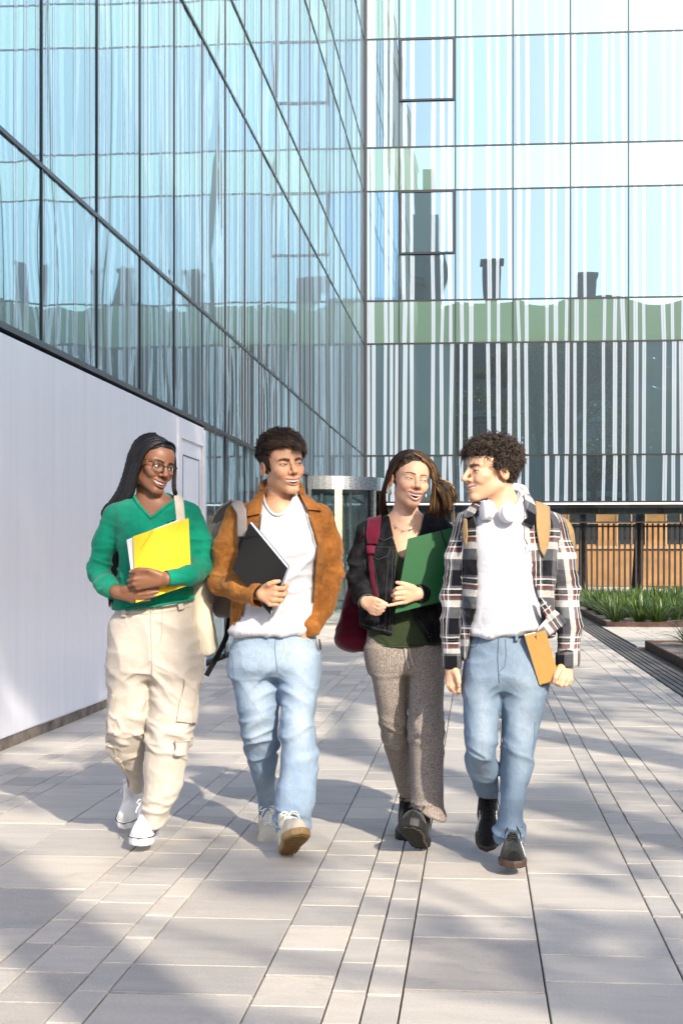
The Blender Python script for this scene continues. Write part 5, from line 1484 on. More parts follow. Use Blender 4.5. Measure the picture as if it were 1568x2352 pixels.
    seam(P,jn,[(347,1396),(346,1440),(349,1500),(350,1546)],.0026,'fly_seam',CS,je,fold=nfold)
    seam(P,jn,[(372,1392),(373,1450),(368,1478),(352,1492)],.0014,'fly_stitch',CS,je,fold=nfold)
    for pl in([(262,1401),(300,1404),(347,1402),(347,1396),(300,1398),(262,1395)],[(347,1402),(400,1394),(446,1384),(446,1377),(400,1387),(347,1396)]): pass
    for pl in([(278,1400),(291,1402),(291,1418),(278,1416)],[(407,1384),(421,1382),(424,1399),(411,1402)]):
        lo,hi=bbox_of(P,pl,-.16,0); decal(P,'belt_loop',jn,pl,.006,lo,hi,CT,je,.003)
    seam(P,jn,[(262,1408),(300,1411),(347,1410),(400,1402),(447,1392)],.0014,'waistband_stitch',CS,je,fold=nfold)
    seam(P,jn,[(340,1620),(335,1700),(328,1765),(327,1840)],.0018,'inseam',CS,je,fold=nfold)
    b=L(352,1397,-.128); v,q,_=strands(np.array([[b,b+np.array([0,-.006,0])]]),np.array([.009,.008]),10); obj('button',mesh_np('button',v,q),simple('pale_button',(.5,.45,.36),.4),je)
    ms={'upper':cloth('white_canvas',(.80,.80,.80),.04,20,500,.2),'sole':simple('white_rubber',(.78,.78,.77),.5),'lace':M['lace_w']}
    NAV=simple('navy_line',(.02,.025,.05),.5)
    shoe(o,L(347,1918,.07),-4,0,.262,.104,.040,ms,1,toe_band=NAV,toecap=ms['sole'])
    shoe(o,L(318,1836,.46),-6,-22,.255,.100,.038,ms,-1,toe_band=NAV,toecap=ms['sole'])
    # glasses
    gl=P.topempty('eyeglasses',label='round black framed glasses worn by the woman in the green sweater',category='glasses')
    BK=simple('black_acetate',(.010,.009,.009),.25); GD=simple('gold_metal',(.75,.52,.25),.25,1.0)
    for sx in(-1,1):
        c=np.array([sx*.0335,-.106,-.002]); an=np.linspace(0,2*np.pi,33)
        pts=np.stack([c[0]+.0255*np.cos(an),c[1]+.012*(np.abs(c[0]+.0255*np.cos(an))/.06)**2,c[2]+.0225*np.sin(an)],1)
        v,q,_=strands(head.frm(pts)[None],np.full(33,.0021),6); obj('rim',mesh_np('rim',v,q),BK,gl)
        vs=head.frm(np.concatenate([[c+np.array([0,.004,0])],pts[:-1]])); me=mesh_pd('lens',vs,[(0,i,i%32+1) for i in range(1,33)]); obj('lens',me,M['lens'],gl)
        tp=head.frm(np.array([[sx*.060,-.094,.010],[sx*.069,-.080,.010],[sx*.0785,-.02,.008],[sx*.0795,.015,.002]])); v,q,_=strands(densify(tp,5)[None],np.full(16,.0020),6); obj('temple_arm',mesh_np('temple_arm',v,q),BK,gl)
        tp=head.frm(np.array([[sx*.0715,-.078,.010],[sx*.0735,-.066,.010]])); v,q,_=strands(tp[None],np.full(2,.0032),6); obj('hinge_ornament',mesh_np('hinge_ornament',v,q),GD,gl)
    br=head.frm(np.array([[-.0085,-.105,.004],[0,-.110,.008],[.0085,-.105,.004]])); v,q,_=strands(densify(br,5)[None],np.full(11,.0018),6); obj('bridge',mesh_np('bridge',v,q),BK,gl)
    # yellow folder and laptop
    fd=P.topempty('folder',label='bright yellow cardboard folder hugged by the woman in the green sweater',category='folder')
    YL_=simple('yellow_card',(.90,.52,.0),.5,nscale=40,namt=.05)
    c4=[(306,1232,-.180),(433,1190,-.165),(440,1342,-.190),(314,1384,-.178)]
    quad_slab(P,c4,.0016,'front_cover',YL_,fd,0); quad_slab(P,c4,.004,'papers',M['paper'],fd,.002,.02); quad_slab(P,c4,.0016,'back_cover',YL_,fd,.0065)
    ribbon(P,[(351,1217,-.1790),(340,1236,-.1815),(312,1278,-.1845)],.0026,.0012,'elastic_band',simple('ochre_elastic',(.62,.36,.0),.6),fd)
    lp=P.topempty('laptop',label='white laptop tucked behind the yellow folder',category='laptop')
    WHP=simple('white_laptop_plastic',(.78,.77,.76),.35)
    c4=[(291,1240,-.166),(410,1193,-.150),(428,1320,-.170),(308,1366,-.165)]
    quad_slab(P,c4,.008,'lid',WHP,lp,0); quad_slab(P,c4,.010,'base',WHP,lp,.0085)
    for x0,x1,y0,y1 in((395,401,1197.3,1195),(384,390,1201.5,1199.2)):
        ribbon(P,[(x0,y0,-.1545),(x1,y1,-.1535)],.0022,.003,'port',BK,lp)
    # tote bag
    tb=P.topempty('tote_bag',label='cream canvas tote bag hanging from the shoulder of the woman in green',category='bag')
    TC=cloth('cream_canvas',(.66,.60,.46),.07,7,600,.35)
    bs=P.st([(1330,438,474,.05,.05),(1352,440,481,.06,.065),(1400,446,487,.07,.085),(1450,452,491,.075,.095),(1485,455,495,.08,.098),(1500,458,496,.08,.09)])
    V,Q=sdf_mesh(lambda X:tower(X,bs,3.2),bs[:,[1,2,0]].min(0)-.15,bs[:,[1,2,0]].max(0)+.15,.005); V=relax(V,Q,1); N=vnormals(V,Q)
    V=V+N*(.010*pinch(np.stack([V[:,0]*7+V[:,2]*3,V[:,1]*6,V[:,2]*4],1)+3,2.2)+.003*noise3(V*9))[:,None]
    obj('bag_body',mesh_np('bag_body',V,Q),TC,tb)
    decal(P,'strap',solid,[(399,1138),(421,1138),(428,1215),(407,1215)],.006,*bbox_of(P,[(399,1130),(430,1215)],-.16,.10),TC,tb,.0035,yr=(-.3,.12))
    ribbon(P,[(410,1138,.045),(425,1160,.150),(446,1240,.155),(455,1330,.10)],.018,.004,'strap',TC,tb,(.3,1,0))
    return P,o,solid
# ------------------------------------------------------------------ woman in the black denim jacket
def woman_denim():
    P=Person(930,6.45); L=P.L
    skin=(.72,.43,.275)
    head=Head(L(940,1104,.0),17,-3,9,.985,open=.0245,mw=.0325,curl=8.0,slit=.0036,nose=.80,nosew=1.12,jaw=.90,chin=.95,female=1.0,gaze=(.75,.05),lip=1.05,cheek=1.06,browz=.0200,nl=1)
    hl_={'arm':L(1000,1364,-.14),'wrist':L(960,1364,-.205),'wv':(0,0,-.006),
        'kn':[L(931,1350,-.238),L(926,1362,-.240),L(926,1373,-.236),L(930,1383,-.228)],
        'fi':[[L(912,1352,-.242),L(905,1357,-.215),L(912,1359,-.193)],[L(908,1364,-.242),L(902,1368,-.215),L(910,1370,-.193)],[L(910,1375,-.238),L(905,1379,-.212),L(912,1381,-.192)],[L(914,1386,-.232),L(901,1389,-.230),L(889,1391,-.228)]],
        'th':[L(948,1350,-.222),L(933,1343,-.240),L(921,1340,-.243),L(911,1338,-.236)],'nails':(0,-1,.5)}
    hr={'arm':L(826,1368,-.10),'wrist':L(841,1384,-.150),'wv':(.002,0,-.006),
        'kn':[L(862,1386,-.195),L(860,1394,-.192),L(857,1401,-.185),L(853,1407,-.176)],
        'fi':[[L(872,1391,-.214),L(880,1390,-.222),L(887,1389,-.226)],[L(870,1399,-.210),L(877,1397,-.218),L(883,1395,-.222)],[L(868,1405,-.203),L(875,1404,-.210),L(880,1402,-.214)],[L(863,1411,-.193),L(869,1410,-.200),L(874,1409,-.204)]],
        'th':[L(850,1376,-.172),L(862,1377,-.198),L(875,1382,-.215),L(887,1387,-.222)],'nails':(.2,-1,.5)}
    core=[(L(930,1210,.03),L(930,1440,.0),.08,.085),(L(930,1440,0),L(895,1530,0),.075,.06),(L(930,1440,0),L(972,1530,0),.075,.06),(L(893,1540,0),L(915,1690,.07),.05,.04),(L(915,1690,.07),L(936,1840,.3),.04,.028),(L(975,1540,0),L(980,1700,-.04),.05,.04),(L(980,1700,-.04),L(965,1860,-.08),.04,.03),
          (L(845,1220,.02),L(820,1335,0),.03,.027),(L(820,1335,0),L(838,1380,-.14),.027,.022),(L(1012,1215,.02),L(1018,1340,.0),.03,.027),(L(1018,1340,0),L(965,1364,-.195),.027,.022)]
    hlf=lambda H:(((H[:,2]>.084+.004*noise3(H*80)-.9*np.maximum(np.abs(H[:,0])-.02,0))|((H[:,1]>-.012)&(H[:,2]>.0))|((H[:,1]>.03)&(H[:,2]>-.08)))&(np.abs(H[:,0])<.0775))*1.0
    o=make_person(P,head,(930,1196,.03),[(1172,906,956,.03,.045),(1195,880,985,.03,.068),(1220,872,992,.02,.085),(1262,874,990,.005,.105),(1290,874,990,.0,.108)],[hl_,hr],core,
        'woman in a black denim jacket laughing and holding a green folder',skin,(.52,.12,.12),(.035,.022,.016),(.025,.016,.012),hlf,(.03,.015,.008),nail=(.72,.45,.42),hs=.90,lowteeth=True,blush=.42,browth=.85,neckr=.046)
    HM=hair_mat('long_brown_hair',[(0,(.014,.009,.006)),(.35,(.050,.028,.015)),(.7,(.17,.092,.038)),(1,(.45,.27,.12))],.36)
    msd=lambda H:-np.maximum(H[:,2]-.100+.5*np.maximum(np.abs(H[:,0])-.02,0),np.minimum(H[:,1]-.002,H[:,2]+.08))
    hair=hair_cap(head,'hair',msd,.003,HM,o,.30,.001,.0035)
    rg=np.random.default_rng(12); m=18; paths=[];rad=[];val=[]
    def lp(a,b,t): return tuple(a[i]+(b[i]-a[i])*t for i in range(3))
    def add(q,r,v,wig=.0015,push=1.0):
        pts=np.array([L(*c) for c in q]); d=densify(pts,8)
        H=head.to(d.astype(f32)).astype(float); c0=np.array([0,.008,.036]); r0=np.array([.0765,.0985,.082])+.007+.010*rg.random()
        e=(H-c0)/r0; ee=np.linalg.norm(e,axis=1); pk=(ee<1)&(H[:,2]>-.03); H[pk]=c0+(H[pk]-c0)/ee[pk][:,None]; d=head.frm(H)
        sl=np.concatenate([[0],np.cumsum(np.linalg.norm(np.diff(d,axis=0),axis=1))]); s_=np.linspace(0,sl[-1],m)
        p=np.stack([np.interp(s_,sl,d[:,i]) for i in range(3)],1)
        p+=wig*np.stack([np.sin(s_*26+rg.uniform(0,6)),np.sin(s_*22+rg.uniform(0,6)),np.zeros(m)],1)*np.linspace(0,1,m)[:,None]
        paths.append(p); rad.append(r*np.concatenate([np.linspace(.8,1,6),np.ones(m-12),np.linspace(1,.25,6)])); val.append(v)
    for k in range(520):
        t_=rg.random(); j=rg.normal(0,2.2,3); hl2=rg.random()
        v=np.clip(.25+.28*rg.normal()*.6+ (.45 if hl2<.14 else 0),0,1)
        # left of the picture: from the parting behind the ear, down the back
        q=[lp((950,1044,-.055),(945,1040,.0),t_),lp((922,1054,-.072),(915,1050,.01),t_),lp((906,1078,-.055),(893,1074,.03),t_),lp((893,1100,-.02),(884,1104,.055),t_),lp((884,1130,.02),(876,1136,.085),t_),lp((884,1155,.06),(874,1166,.09),t_),lp((890,1180,.09),(874,1188,.10),t_)]
        q=[(x+j[0]*.5*i/6,y+j[1]*i/6,d) for i,(x,y,d) in enumerate(q)]
        add(q,.0021,v)
    for k in range(680):
        t_=rg.random(); j=rg.normal(0,3.0,3); hl2=rg.random(); v=np.clip(.28+.2*rg.normal()+(.5 if hl2<.22 else 0),0,1)
        q=[lp((950,1044,-.055),(952,1040,.0),t_),lp((968,1052,-.070),(975,1050,.0),t_),lp((984,1074,-.045),(998,1076,.03),t_),lp((992,1100,-.010),(1012,1100,.06),t_)]
        if k<360:   # hanging down to the shoulder
            q+=[lp((992,1130,.03),(1014,1130,.08),t_),lp((988,1160,.06),(1020,1165,.09),t_),lp((985,1185,.085),(1021,1195,.10),t_)]
        else:       # blown out to the right
            b_=rg.random()
            q+=[lp((1004,1120,.03),(1024,1106,.06),b_),lp((1018,1150,.05),(1042,1118,.05),b_),lp((1022,1190,.07),(1051,1142,.05),b_)]
        q=[(x+j[0]*.6*i/6,y+j[1]*i/6,d) for i,(x,y,d) in enumerate(q)]
        add(q,.0021 if k<560 else .0010,v)
    c0=np.array([0,.008,.036]); r0=np.array([.0765,.0985,.082])
    def onsk(p,inf): dd_=p-c0; return c0+dd_/np.linalg.norm(dd_/r0)*inf
    for k in range(900):    # combed up and back from the hairline
        a=rg.uniform(-1.45,1.45); sgn=1 if a>.12 else -1
        rw=rg.random()**1.5; rt=onsk(np.array([.062*math.sin(a),-.085*math.cos(a)+.01+.05*rw,.070-.046*abs(math.sin(a))**1.5+.02*rw]),1.028)
        up_=onsk(rt+np.array([.012*sgn,.030,.022]),1.06+.06*rg.random()); sd=onsk(np.array([sgn*(.045+.03*abs(math.sin(a))),.03+.02*rg.random(),.075-.03*abs(math.sin(a))]),1.13+.06*rg.random()); dn=onsk(np.array([sgn*.075,.055+.02*rg.random(),.01]),1.16+.06*rg.random())
        H=np.array([rt,(rt+up_)/2+np.array([0,-.002,.004]),up_,sd,dn,dn+np.array([sgn*.004,.015,-.05])]); d=head.frm(densify(H,6)); sl=np.concatenate([[0],np.cumsum(np.linalg.norm(np.diff(d,axis=0),axis=1))]); s_=np.linspace(0,sl[-1],m)
        paths.append(np.stack([np.interp(s_,sl,d[:,i]) for i in range(3)],1)); rad.append(.0023*np.concatenate([np.linspace(.6,1,6),np.ones(m-12),np.linspace(1,.4,6)])); val.append(np.clip(.26+.16*rg.normal()+(.45 if rg.random()<.18 else 0),0,1))
    for k in range(60):     # top of the head, side swept
        t_=rg.random(); j=rg.normal(0,1.5,2)
        q=[(950+j[0],1043,-.06+.09*t_),(930-10*t_+j[0],1044,-.05+.1*t_),(908-8*t_,1060+j[1],-.02+.09*t_),(893-5*t_,1085,.02+.06*t_)] if k%2 else [(948+j[0],1043,-.06+.09*t_),(968+8*t_,1046,-.05+.1*t_),(988+8*t_,1064+j[1],-.02+.08*t_),(1002+6*t_,1090,.02+.06*t_)]
        add(q,.0034,np.clip(.3+.3*rg.normal()+(.4 if rg.random()<.3 else 0),0,1))
    v,q,r=strands(np.array(paths),np.array(rad),3,cols=np.array(val),flat=.8)
    me=mesh_np('hair_locks',v,q); setattr_f(me,'rnd',r); obj('hair_locks',me,HM,hair)
    # green top
    ts=P.st([(1180,890,972,.03,.060),(1205,862,1000,.02,.085),(1235,858,1006,.01,.108),(1290,862,1004,0,.118),(1350,862,1002,0,.112),(1410,850,1006,0,.112),(1450,843,1014,0,.120),(1482,842,1016,0,.122)])
    tfield=lambda X:tower(X,ts,2.2)
    nk=[(880,1150),(893,1200),(905,1245),(918,1285),(935,1300),(950,1270),(968,1235),(985,1190),(990,1150)]
    def tf(X): return smax(tfield(X),-np.maximum(P.poly(nk,X).astype(f32),X[:,1]-.06),.004)
    def tfold(V): 
        X,Y=P.pic(V); return .006*pinch(np.stack([V[:,0]*5,V[:,1]*5,V[:,2]*9+V[:,0]*4],1),2.3)*sstep(1300,1400,Y)+.002*noise3(V*12)
    OG=cloth('olive_jersey',(.030,.042,.018),.1,8,900,.2)
    tp=obj('camisole_top',cloth_mesh('camisole_top',tf,ts[:,[1,2,0]].min(0)-.22,ts[:,[1,2,0]].max(0)+.22,.005,tfold),OG,o)
    pic_tube(P,[(843,1480,-.03),(880,1484,-.105),(926,1486,-.126),(970,1484,-.110),(1012,1479,-.03)],.0035,'hem',OG,tp)
    # jacket
    js=P.st([(1182,884,980,.035,.068),(1200,856,1006,.03,.092),(1218,838,1022,.02,.110),(1250,834,1028,.015,.126),(1310,838,1026,.01,.134),(1370,834,1026,.01,.136),(1430,824,1028,.01,.138),(1458,824,1028,.01,.138),(1476,826,1028,.01,.138)])
    jt=lambda X:tower(X,js,2.4)
    up=lambda X:np.minimum(chain(X,[L(846,1224,.02),L(828,1285,.02),L(822,1340,.0)],[.050,.047,.043],.02),chain(X,[L(1012,1220,.02),L(1020,1290,.02),L(1018,1345,-.02)],[.050,.047,.043],.02))
    fa=lambda X:np.minimum(chain(X,[L(822,1340,.0),L(830,1362,-.07),L(843,1384,-.145)],[.043,.040,.037],.02),chain(X,[L(1018,1345,-.02),L(992,1362,-.12),L(955,1364,-.195)],[.043,.042,.038],.02))
    opn=[(890,1150),(893,1195),(903,1235),(912,1260),(909,1340),(904,1400),(901,1460),(901,1490),(985,1490),(978,1470),(962,1440),(948,1412),(938,1390),(945,1330),(952,1280),(958,1250),(964,1215),(974,1190),(978,1150)]
    def jsolid(X): return smin(smin(jt(X),up(X),.035),fa(X),.006)
    w1=(L(843,1384,-.145),L(843,1384,-.145)-L(830,1362,-.07)); w2=(L(955,1364,-.195),L(955,1364,-.195)-L(992,1362,-.12))
    hz=[L(828,1438,0)[2],L(905,1458,0)[2],L(945,1460,0)[2],L(984,1474,0)[2]]; hx=[L(828,1438,0)[0],L(905,1458,0)[0],L(945,1400,0)[0],L(984,1474,0)[0]]
    def jf(X):
        d=smin(jt(X),up(X),.035)
        d=smax(d,-np.maximum(P.poly(opn,X).astype(f32),X[:,1]-.03),.005)
        zc=np.interp(X[:,0],hx,hz); d=smax(d,zc-X[:,2],.005)
        d=smax(d,.004-tfield(X),.003)
        f=fa(X); p1=(X-A3(w1[0]))@A3(w1[1]/np.linalg.norm(w1[1])); p2=(X-A3(w2[0]))@A3(w2[1]/np.linalg.norm(w2[1]))
        f=np.where(X[:,0]<L(900,1300,0)[0],smax(f,p1,.004),smax(f,p2,.004))
        hol=np.minimum(seg(X,w1[0]-w1[1]*.12,w1[0]+w1[1],.030,.030),seg(X,w2[0]-w2[1]*.1,w2[0]+w2[1],.031,.031)); f=smax(f,-hol,.002)
        return smin(d,f,.008)
    el=np.array([L(822,1340,0),L(1018,1345,0)])
    def jfold(V):
        X,Y=P.pic(V); sl=np.minimum(np.linalg.norm(V-el[0],axis=1),np.linalg.norm(V-el[1],axis=1)); m_=np.exp(-(sl/.12)**2)
        d=.010*pinch(np.stack([V[:,0]*6+V[:,2]*3,V[:,1]*6,V[:,2]*14],1)+3,2.3)*(.25+m_)
        d+=.005*pinch(np.stack([V[:,0]*11,V[:,1]*9,V[:,2]*15],1)+13,2.4)*(.35+.6*m_)
        return d+.003*noise3(V*12)
    nt=NT('black_denim'); co=nt.coord(); wr=nt.n('ShaderNodeAttribute',attribute_name='wear').outputs['Fac']
    nz=nt.noise(nt.mapping(co,(1,1,.5)),26,5,.7).outputs[0]
    f_=nt.math('MULTIPLY',nt.math('ADD',wr,nt.math('MULTIPLY',nt.math('SUBTRACT',nz,.52),1.8)),.8,clamp=True)
    c=nt.mix(f_,(.0045,.0047,.0055,1),(.050,.052,.058,1)); BD=nt.done(nt.pbsdf(c,.8,0,nt.bump(nt.noise(co,700,2).outputs[0],.25,.002),Specular_IOR_Level=.12))
    jw=lambda V:np.clip(.12+30*np.maximum(jfold(V),0),0,.6)
    jk=obj('denim_jacket',cloth_mesh('denim_jacket',jf,L(788,1165,0)-np.array([.01,.29,.62]),L(1050,1165,0)+np.array([.01,.2,.02]),.0055,jfold,jw),BD,o)
    ED=cloth('worn_denim_edge',(.07,.072,.08),.3,60); js2=lambda X:smin(jt(X),up(X),.035)
    for pl in([(893,1184),(898,1205),(903,1232),(880,1242),(862,1230),(872,1205),(884,1184)],[(974,1180),(968,1205),(958,1240),(978,1252),(1000,1240),(990,1208),(982,1180)]):
        lo,hi=bbox_of(P,pl,-.16,.06); c_=decal(P,'collar',js2,pl,.010,lo,hi,BD,jk,.0035,fold=lambda V:.002*noise3(V*20))
        me=c_.data; setattr_f(me,'wear',np.full(len(me.vertices),.12))
        seam(P,lambda X:js2(X)-.011,[p for p in pl[2:5]],.0013,'collar_edge',ED,c_)
    pl=[(852,1262),(896,1258),(890,1276),(868,1284),(851,1275)]
    lo,hi=bbox_of(P,pl,-.16,.0); c_=decal(P,'pocket_flap',js2,pl,.006,lo,hi,BD,jk,.0032); setattr_f(c_.data,'wear',np.full(len(c_.data.vertices),.25)); seam(P,lambda X:js2(X)-.006,[(896,1259),(890,1277),(868,1285),(851,1276)],.0012,'flap_edge',ED,c_)
    for pts in ([(845,1256),(880,1257),(910,1257)],[(858,1285),(872,1380),(868,1440)],[(892,1285),(886,1380),(884,1450)],[(903,1262),(898,1360),(893,1455)],[(909,1262),(906,1340),(902,1400),(899,1455)],[(828,1432),(865,1444),(902,1452)],[(836,1210),(836,1260),(842,1310)],[(962,1424),(978,1448),(990,1472)]):
        seam(P,js2,pts,.0009,'stitch_line',ED,jk,fold=jfold,lift=.001)
    for (c,ax,r) in((w1[0],w1[1],.0375),(w2[0],w2[1],.0385)):
        a=ax/np.linalg.norm(ax); e1=np.cross(a,[.3,.2,1]); e1/=np.linalg.norm(e1); e2=np.cross(a,e1); an=np.linspace(0,2*np.pi,29)
        ring=c-a*.002+r*(np.cos(an)[:,None]*e1+np.sin(an)[:,None]*e2); v,q,_=strands(ring[None],np.full(29,.0022),5); obj('cuff_edge',mesh_np('cuff_edge',v,q),ED,jk)
    BR=simple('brass_button',(.42,.26,.12),.3,.9)
    for (x,y) in((963,1421),(986,1459)):
        X=np.array([L(x,y,d) for d in np.linspace(-.3,.1,200)]).astype(f32); k=np.nonzero(js2(X)<0)[0]
        if len(k):
            b=L(x,y,np.linspace(-.3,.1,200)[k[0]]-.004); v,q,_=strands(np.array([[b,b+np.array([0,-.005,0])]]),np.array([.0085,.007]),10); obj('button',mesh_np('button',v,q),BR,jk)
    # knitted trousers
    pv=P.st([(1436,846,1012,0,.108),(1470,841,1015,0,.115),(1500,838,1017,0,.120),(1530,842,1018,0,.115),(1545,846,1018,0,.1)])
    ll=P.st([(1490,842,938,0,.10),(1530,846,936,0,.10),(1567,855,934,.0,.095),(1620,864,934,.02,.088),(1671,874,936,.05,.08),(1720,886,940,.10,.075),(1764,897,944,.16,.070),(1800,908,946,.22,.066),(1848,925,948,.29,.06)])
    rl=P.st([(1490,932,1017,0,.10),(1530,934,1019,-.01,.10),(1567,935,1019,-.015,.097),(1613,936,1018,-.025,.09),(1660,938,1018,-.04,.085),(1706,940,1018,-.05,.082),(1760,943,1017,-.06,.084),(1800,945,1017,-.075,.086),(1840,946,1019,-.085,.092),(1866,945,1022,-.095,.098),(1884,946,1025,-.10,.10)])
    hA=L(940,1848,-.1); hB=L(1026,1890,-.1)
    def jn(X):
        r_=tower(X,rl,2.2); zc=hA[2]+(X[:,0]-hA[0])*(hB[2]-hA[2])/(hB[0]-hA[0]); r_=smax(r_,zc-X[:,2],.004)
        d=smin(tower(X,ll,2.2),r_,.010); return smin(d,tower(X,pv,2.3),.03)
    def nfold(V):
        X,Y=P.pic(V)
        d=.010*pinch(np.stack([V[:,0]*5,V[:,1]*5,V[:,2]*12+V[:,0]*5],1)+5,2.3)*bumpm(Y,1690,50)
        d+=.008*pinch(np.stack([V[:,0]*5,V[:,1]*5,V[:,2]*14],1)+25,2.2)*bumpm(Y,1850,35)
        return d+.003*noise3(V*9)
    nt=NT('taupe_rib_knit'); u=nt.n('ShaderNodeAttribute',attribute_name='cuv').outputs['Vector']; sx=sep(nt,u)
    rib=nt.math('SINE',nt.math('MULTIPLY',sx[0],2*math.pi/.0085)); co=nt.coord()
    nz=nt.noise(nt.mapping(co,(1,1,.45)),330,3,.7).outputs[0]; n2=nt.noise(co,6,3).outputs[0]
    c=nt.ramp(nz,[(.33,(.13,.105,.085)),(.5,(.28,.235,.20)),(.66,(.50,.45,.40))]); c=nt.mix(nt.math('MULTIPLY_ADD',rib,.14,.12,clamp=True),c,(.12,.095,.08,1))
    KN=nt.done(nt.pbsdf(c,.95,0,nt.bump(rib,.22,.003,nt.bump(nz,.4,.003)),Specular_IOR_Level=.1))
    sL=np.array(ll); sR=np.array(rl)
    def uv(V):
        X,Y=P.pic(V); left=X<np.interp(Y,[1490,1567,1660,1760,1850],[936,935,937,943,947])
        out=np.zeros((len(V),3))
        for S,mk in((sL[np.argsort(sL[:,0])],left),(sR[np.argsort(sR[:,0])],~left)):
            z=V[mk,2]; cx=np.interp(z,S[:,0],S[:,1]); cy=np.interp(z,S[:,0],S[:,2]); rx=np.interp(z,S[:,0],S[:,3]); ry=np.interp(z,S[:,0],S[:,4])
            a=np.arctan2((V[mk,0]-cx)/rx,-(V[mk,1]-cy)/ry); out[mk,0]=a*.078; out[mk,2]=z
        return out
    je=obj('knit_trousers',cloth_mesh('knit_trousers',jn,L(828,1430,0)-np.array([.02,.24,.95]),L(1032,1430,0)+np.array([.02,.42,.02]),.0055,nfold,None,uv),KN,o)
    DC=cloth('drawcord',(.42,.37,.32)); seam(P,jn,[(929,1488),(932,1510),(939,1535)],.0042,'drawcord',DC,je,lift=.003); seam(P,jn,[(940,1488),(943,1510),(948,1528)],.0042,'drawcord',DC,je,lift=.003)
    ms={'upper':cloth('black_mesh',(.010,.010,.010),.3,30,300,.5,.6),'sole':simple('black_rubber',(.014,.013,.011),.6,nscale=20,namt=.3),'lace':M['lace_k']}
    shoe(o,L(968,1950,-.10),-16,30,.275,.112,.040,ms,1,tread=simple('tread_black',(.055,.05,.04),.7),roll=.10)
    shoe(o,L(938,1880,.36),-4,-14,.270,.108,.036,ms,-1)
    v,q,_=strands(np.array([[L(936,1838,.30),L(936,1868,.33)]]),np.array([.036,.038]),16); obj('sock',mesh_np('sock',v,q),ms['upper'],o)
    # jewellery
    GD=simple('gold_jewellery',(.80,.52,.28),.2,1.0); sv=simple('silver_jewellery',(.75,.66,.6),.2,1.0)
    for hx_,sx_ in((-.081,0),(.081,0)):
        p=head.frm(np.array([[hx_,-.004,-.046]]))[0]; pts=np.array([p,p+[0,-.002,-.010],p+[.001,-.002,-.020],p+[-.001,-.002,-.030]]); v,q,_=strands(densify(pts,5)[None],.0022+.0012*np.abs(np.sin(np.arange(16)*1.3)),6); obj('earring',mesh_np('earring',v,q),GD,o)
    # necklace follows the skin
    cs=P.st([(1172,906,956,.03,.045),(1195,880,985,.03,.068),(1220,872,992,.02,.085),(1262,874,990,.005,.105),(1290,874,990,.0,.108)])
    skf=lambda X:tower(X,cs)-.004
    nb=L(930,1196,.03); hb=head.frm(np.array([[0,.022,-.062]]))[0]
    skf2=lambda X:smin(smin(seg(X,hb,nb,.046,.0497),smin(np.minimum(seg(X,nb+np.array([-.075,.02,-.05]),nb+np.array([0,.02,.03]),.035,.03),seg(X,nb+np.array([.075,.02,-.05]),nb+np.array([0,.02,.03]),.035,.03)),tower(X,cs),.03),.022),tower(X,cs),.035)
    seam(P,skf2,[(904,1203),(912,1212),(924,1218),(936,1217),(948,1211),(955,1205)],.0012,'necklace',sv,o,lift=.002)
    for pt in((909,1209),(925,1219),(942,1215)):
        seam(P,skf2,[pt,(pt[0],pt[1]+2.5)],.0034,'necklace_charm',sv,o,lift=.003)
    # green folder
    fd=P.topempty('folder',label='dark green folder held by the woman in the denim jacket',category='folder')
    GC=simple('green_card',(.006,.090,.022),.35,nscale=30,namt=.06)
    c4=[(937,1237,-.185),(1042,1211,-.165),(1012,1382,-.190),(907,1406,-.205)]
    quad_slab(P,c4,.0018,'front_cover',GC,fd,0); quad_slab(P,c4,.006,'papers',M['paper'],fd,.002,.015); quad_slab(P,c4,.0018,'back_cover',GC,fd,.0085)
    ribbon(P,[(1012,1219,-.1745),(1022,1250,-.178),(1032,1276,-.180)],.0022,.0014,'elastic_band',ms['upper'],fd)
    # maroon backpack
    bp=P.topempty('backpack',label='maroon backpack worn on one shoulder by the woman in the denim jacket',category='backpack')
    MR=cloth('maroon_nylon',(.125,.005,.024),.15,8,500,.25,.6,.15)
    bs=P.st([(1290,815,880,.20,.05),(1340,800,895,.215,.075),(1390,786,900,.22,.095),(1440,778,900,.22,.10),(1475,776,898,.22,.10),(1496,800,890,.21,.085)])
    V,Q=sdf_mesh(lambda X:tower(X,bs,2.8,.03),bs[:,[1,2,0]].min(0)-.16,bs[:,[1,2,0]].max(0)+.16,.006); V=relax(V,Q,1); N=vnormals(V,Q)
    V=V+N*(.016*pinch(np.stack([V[:,0]*5+V[:,2]*5,V[:,1]*4,V[:,2]*6],1)+3,2.0)+.004*noise3(V*9))[:,None]
    obj('pack_body',mesh_np('pack_body',V,Q),MR,bp)
    js3=lambda X:js2(X)-.002
    decal(P,'shoulder_strap',js3,[(846,1180),(876,1182),(872,1228),(866,1250),(843,1250),(839,1228)],.012,*bbox_of(P,[(835,1175),(880,1252)],-.16,.10),MR,bp,.0035,yr=(-.3,.12))
    decal(P,'webbing',js3,[(846,1248),(856,1248),(856,1290),(862,1340),(870,1372),(860,1372),(851,1340),(846,1300)],.007,*bbox_of(P,[(840,1245),(875,1374)],-.17,.0),MR,bp,.0032)
    decal(P,'buckle',js3,[(840,1253),(862,1253),(860,1272),(842,1272)],.014,*bbox_of(P,[(838,1250),(866,1275)],-.17,.0),simple('maroon_plastic',(.17,.012,.035),.3),bp,.003)
    return P,o,jsolid
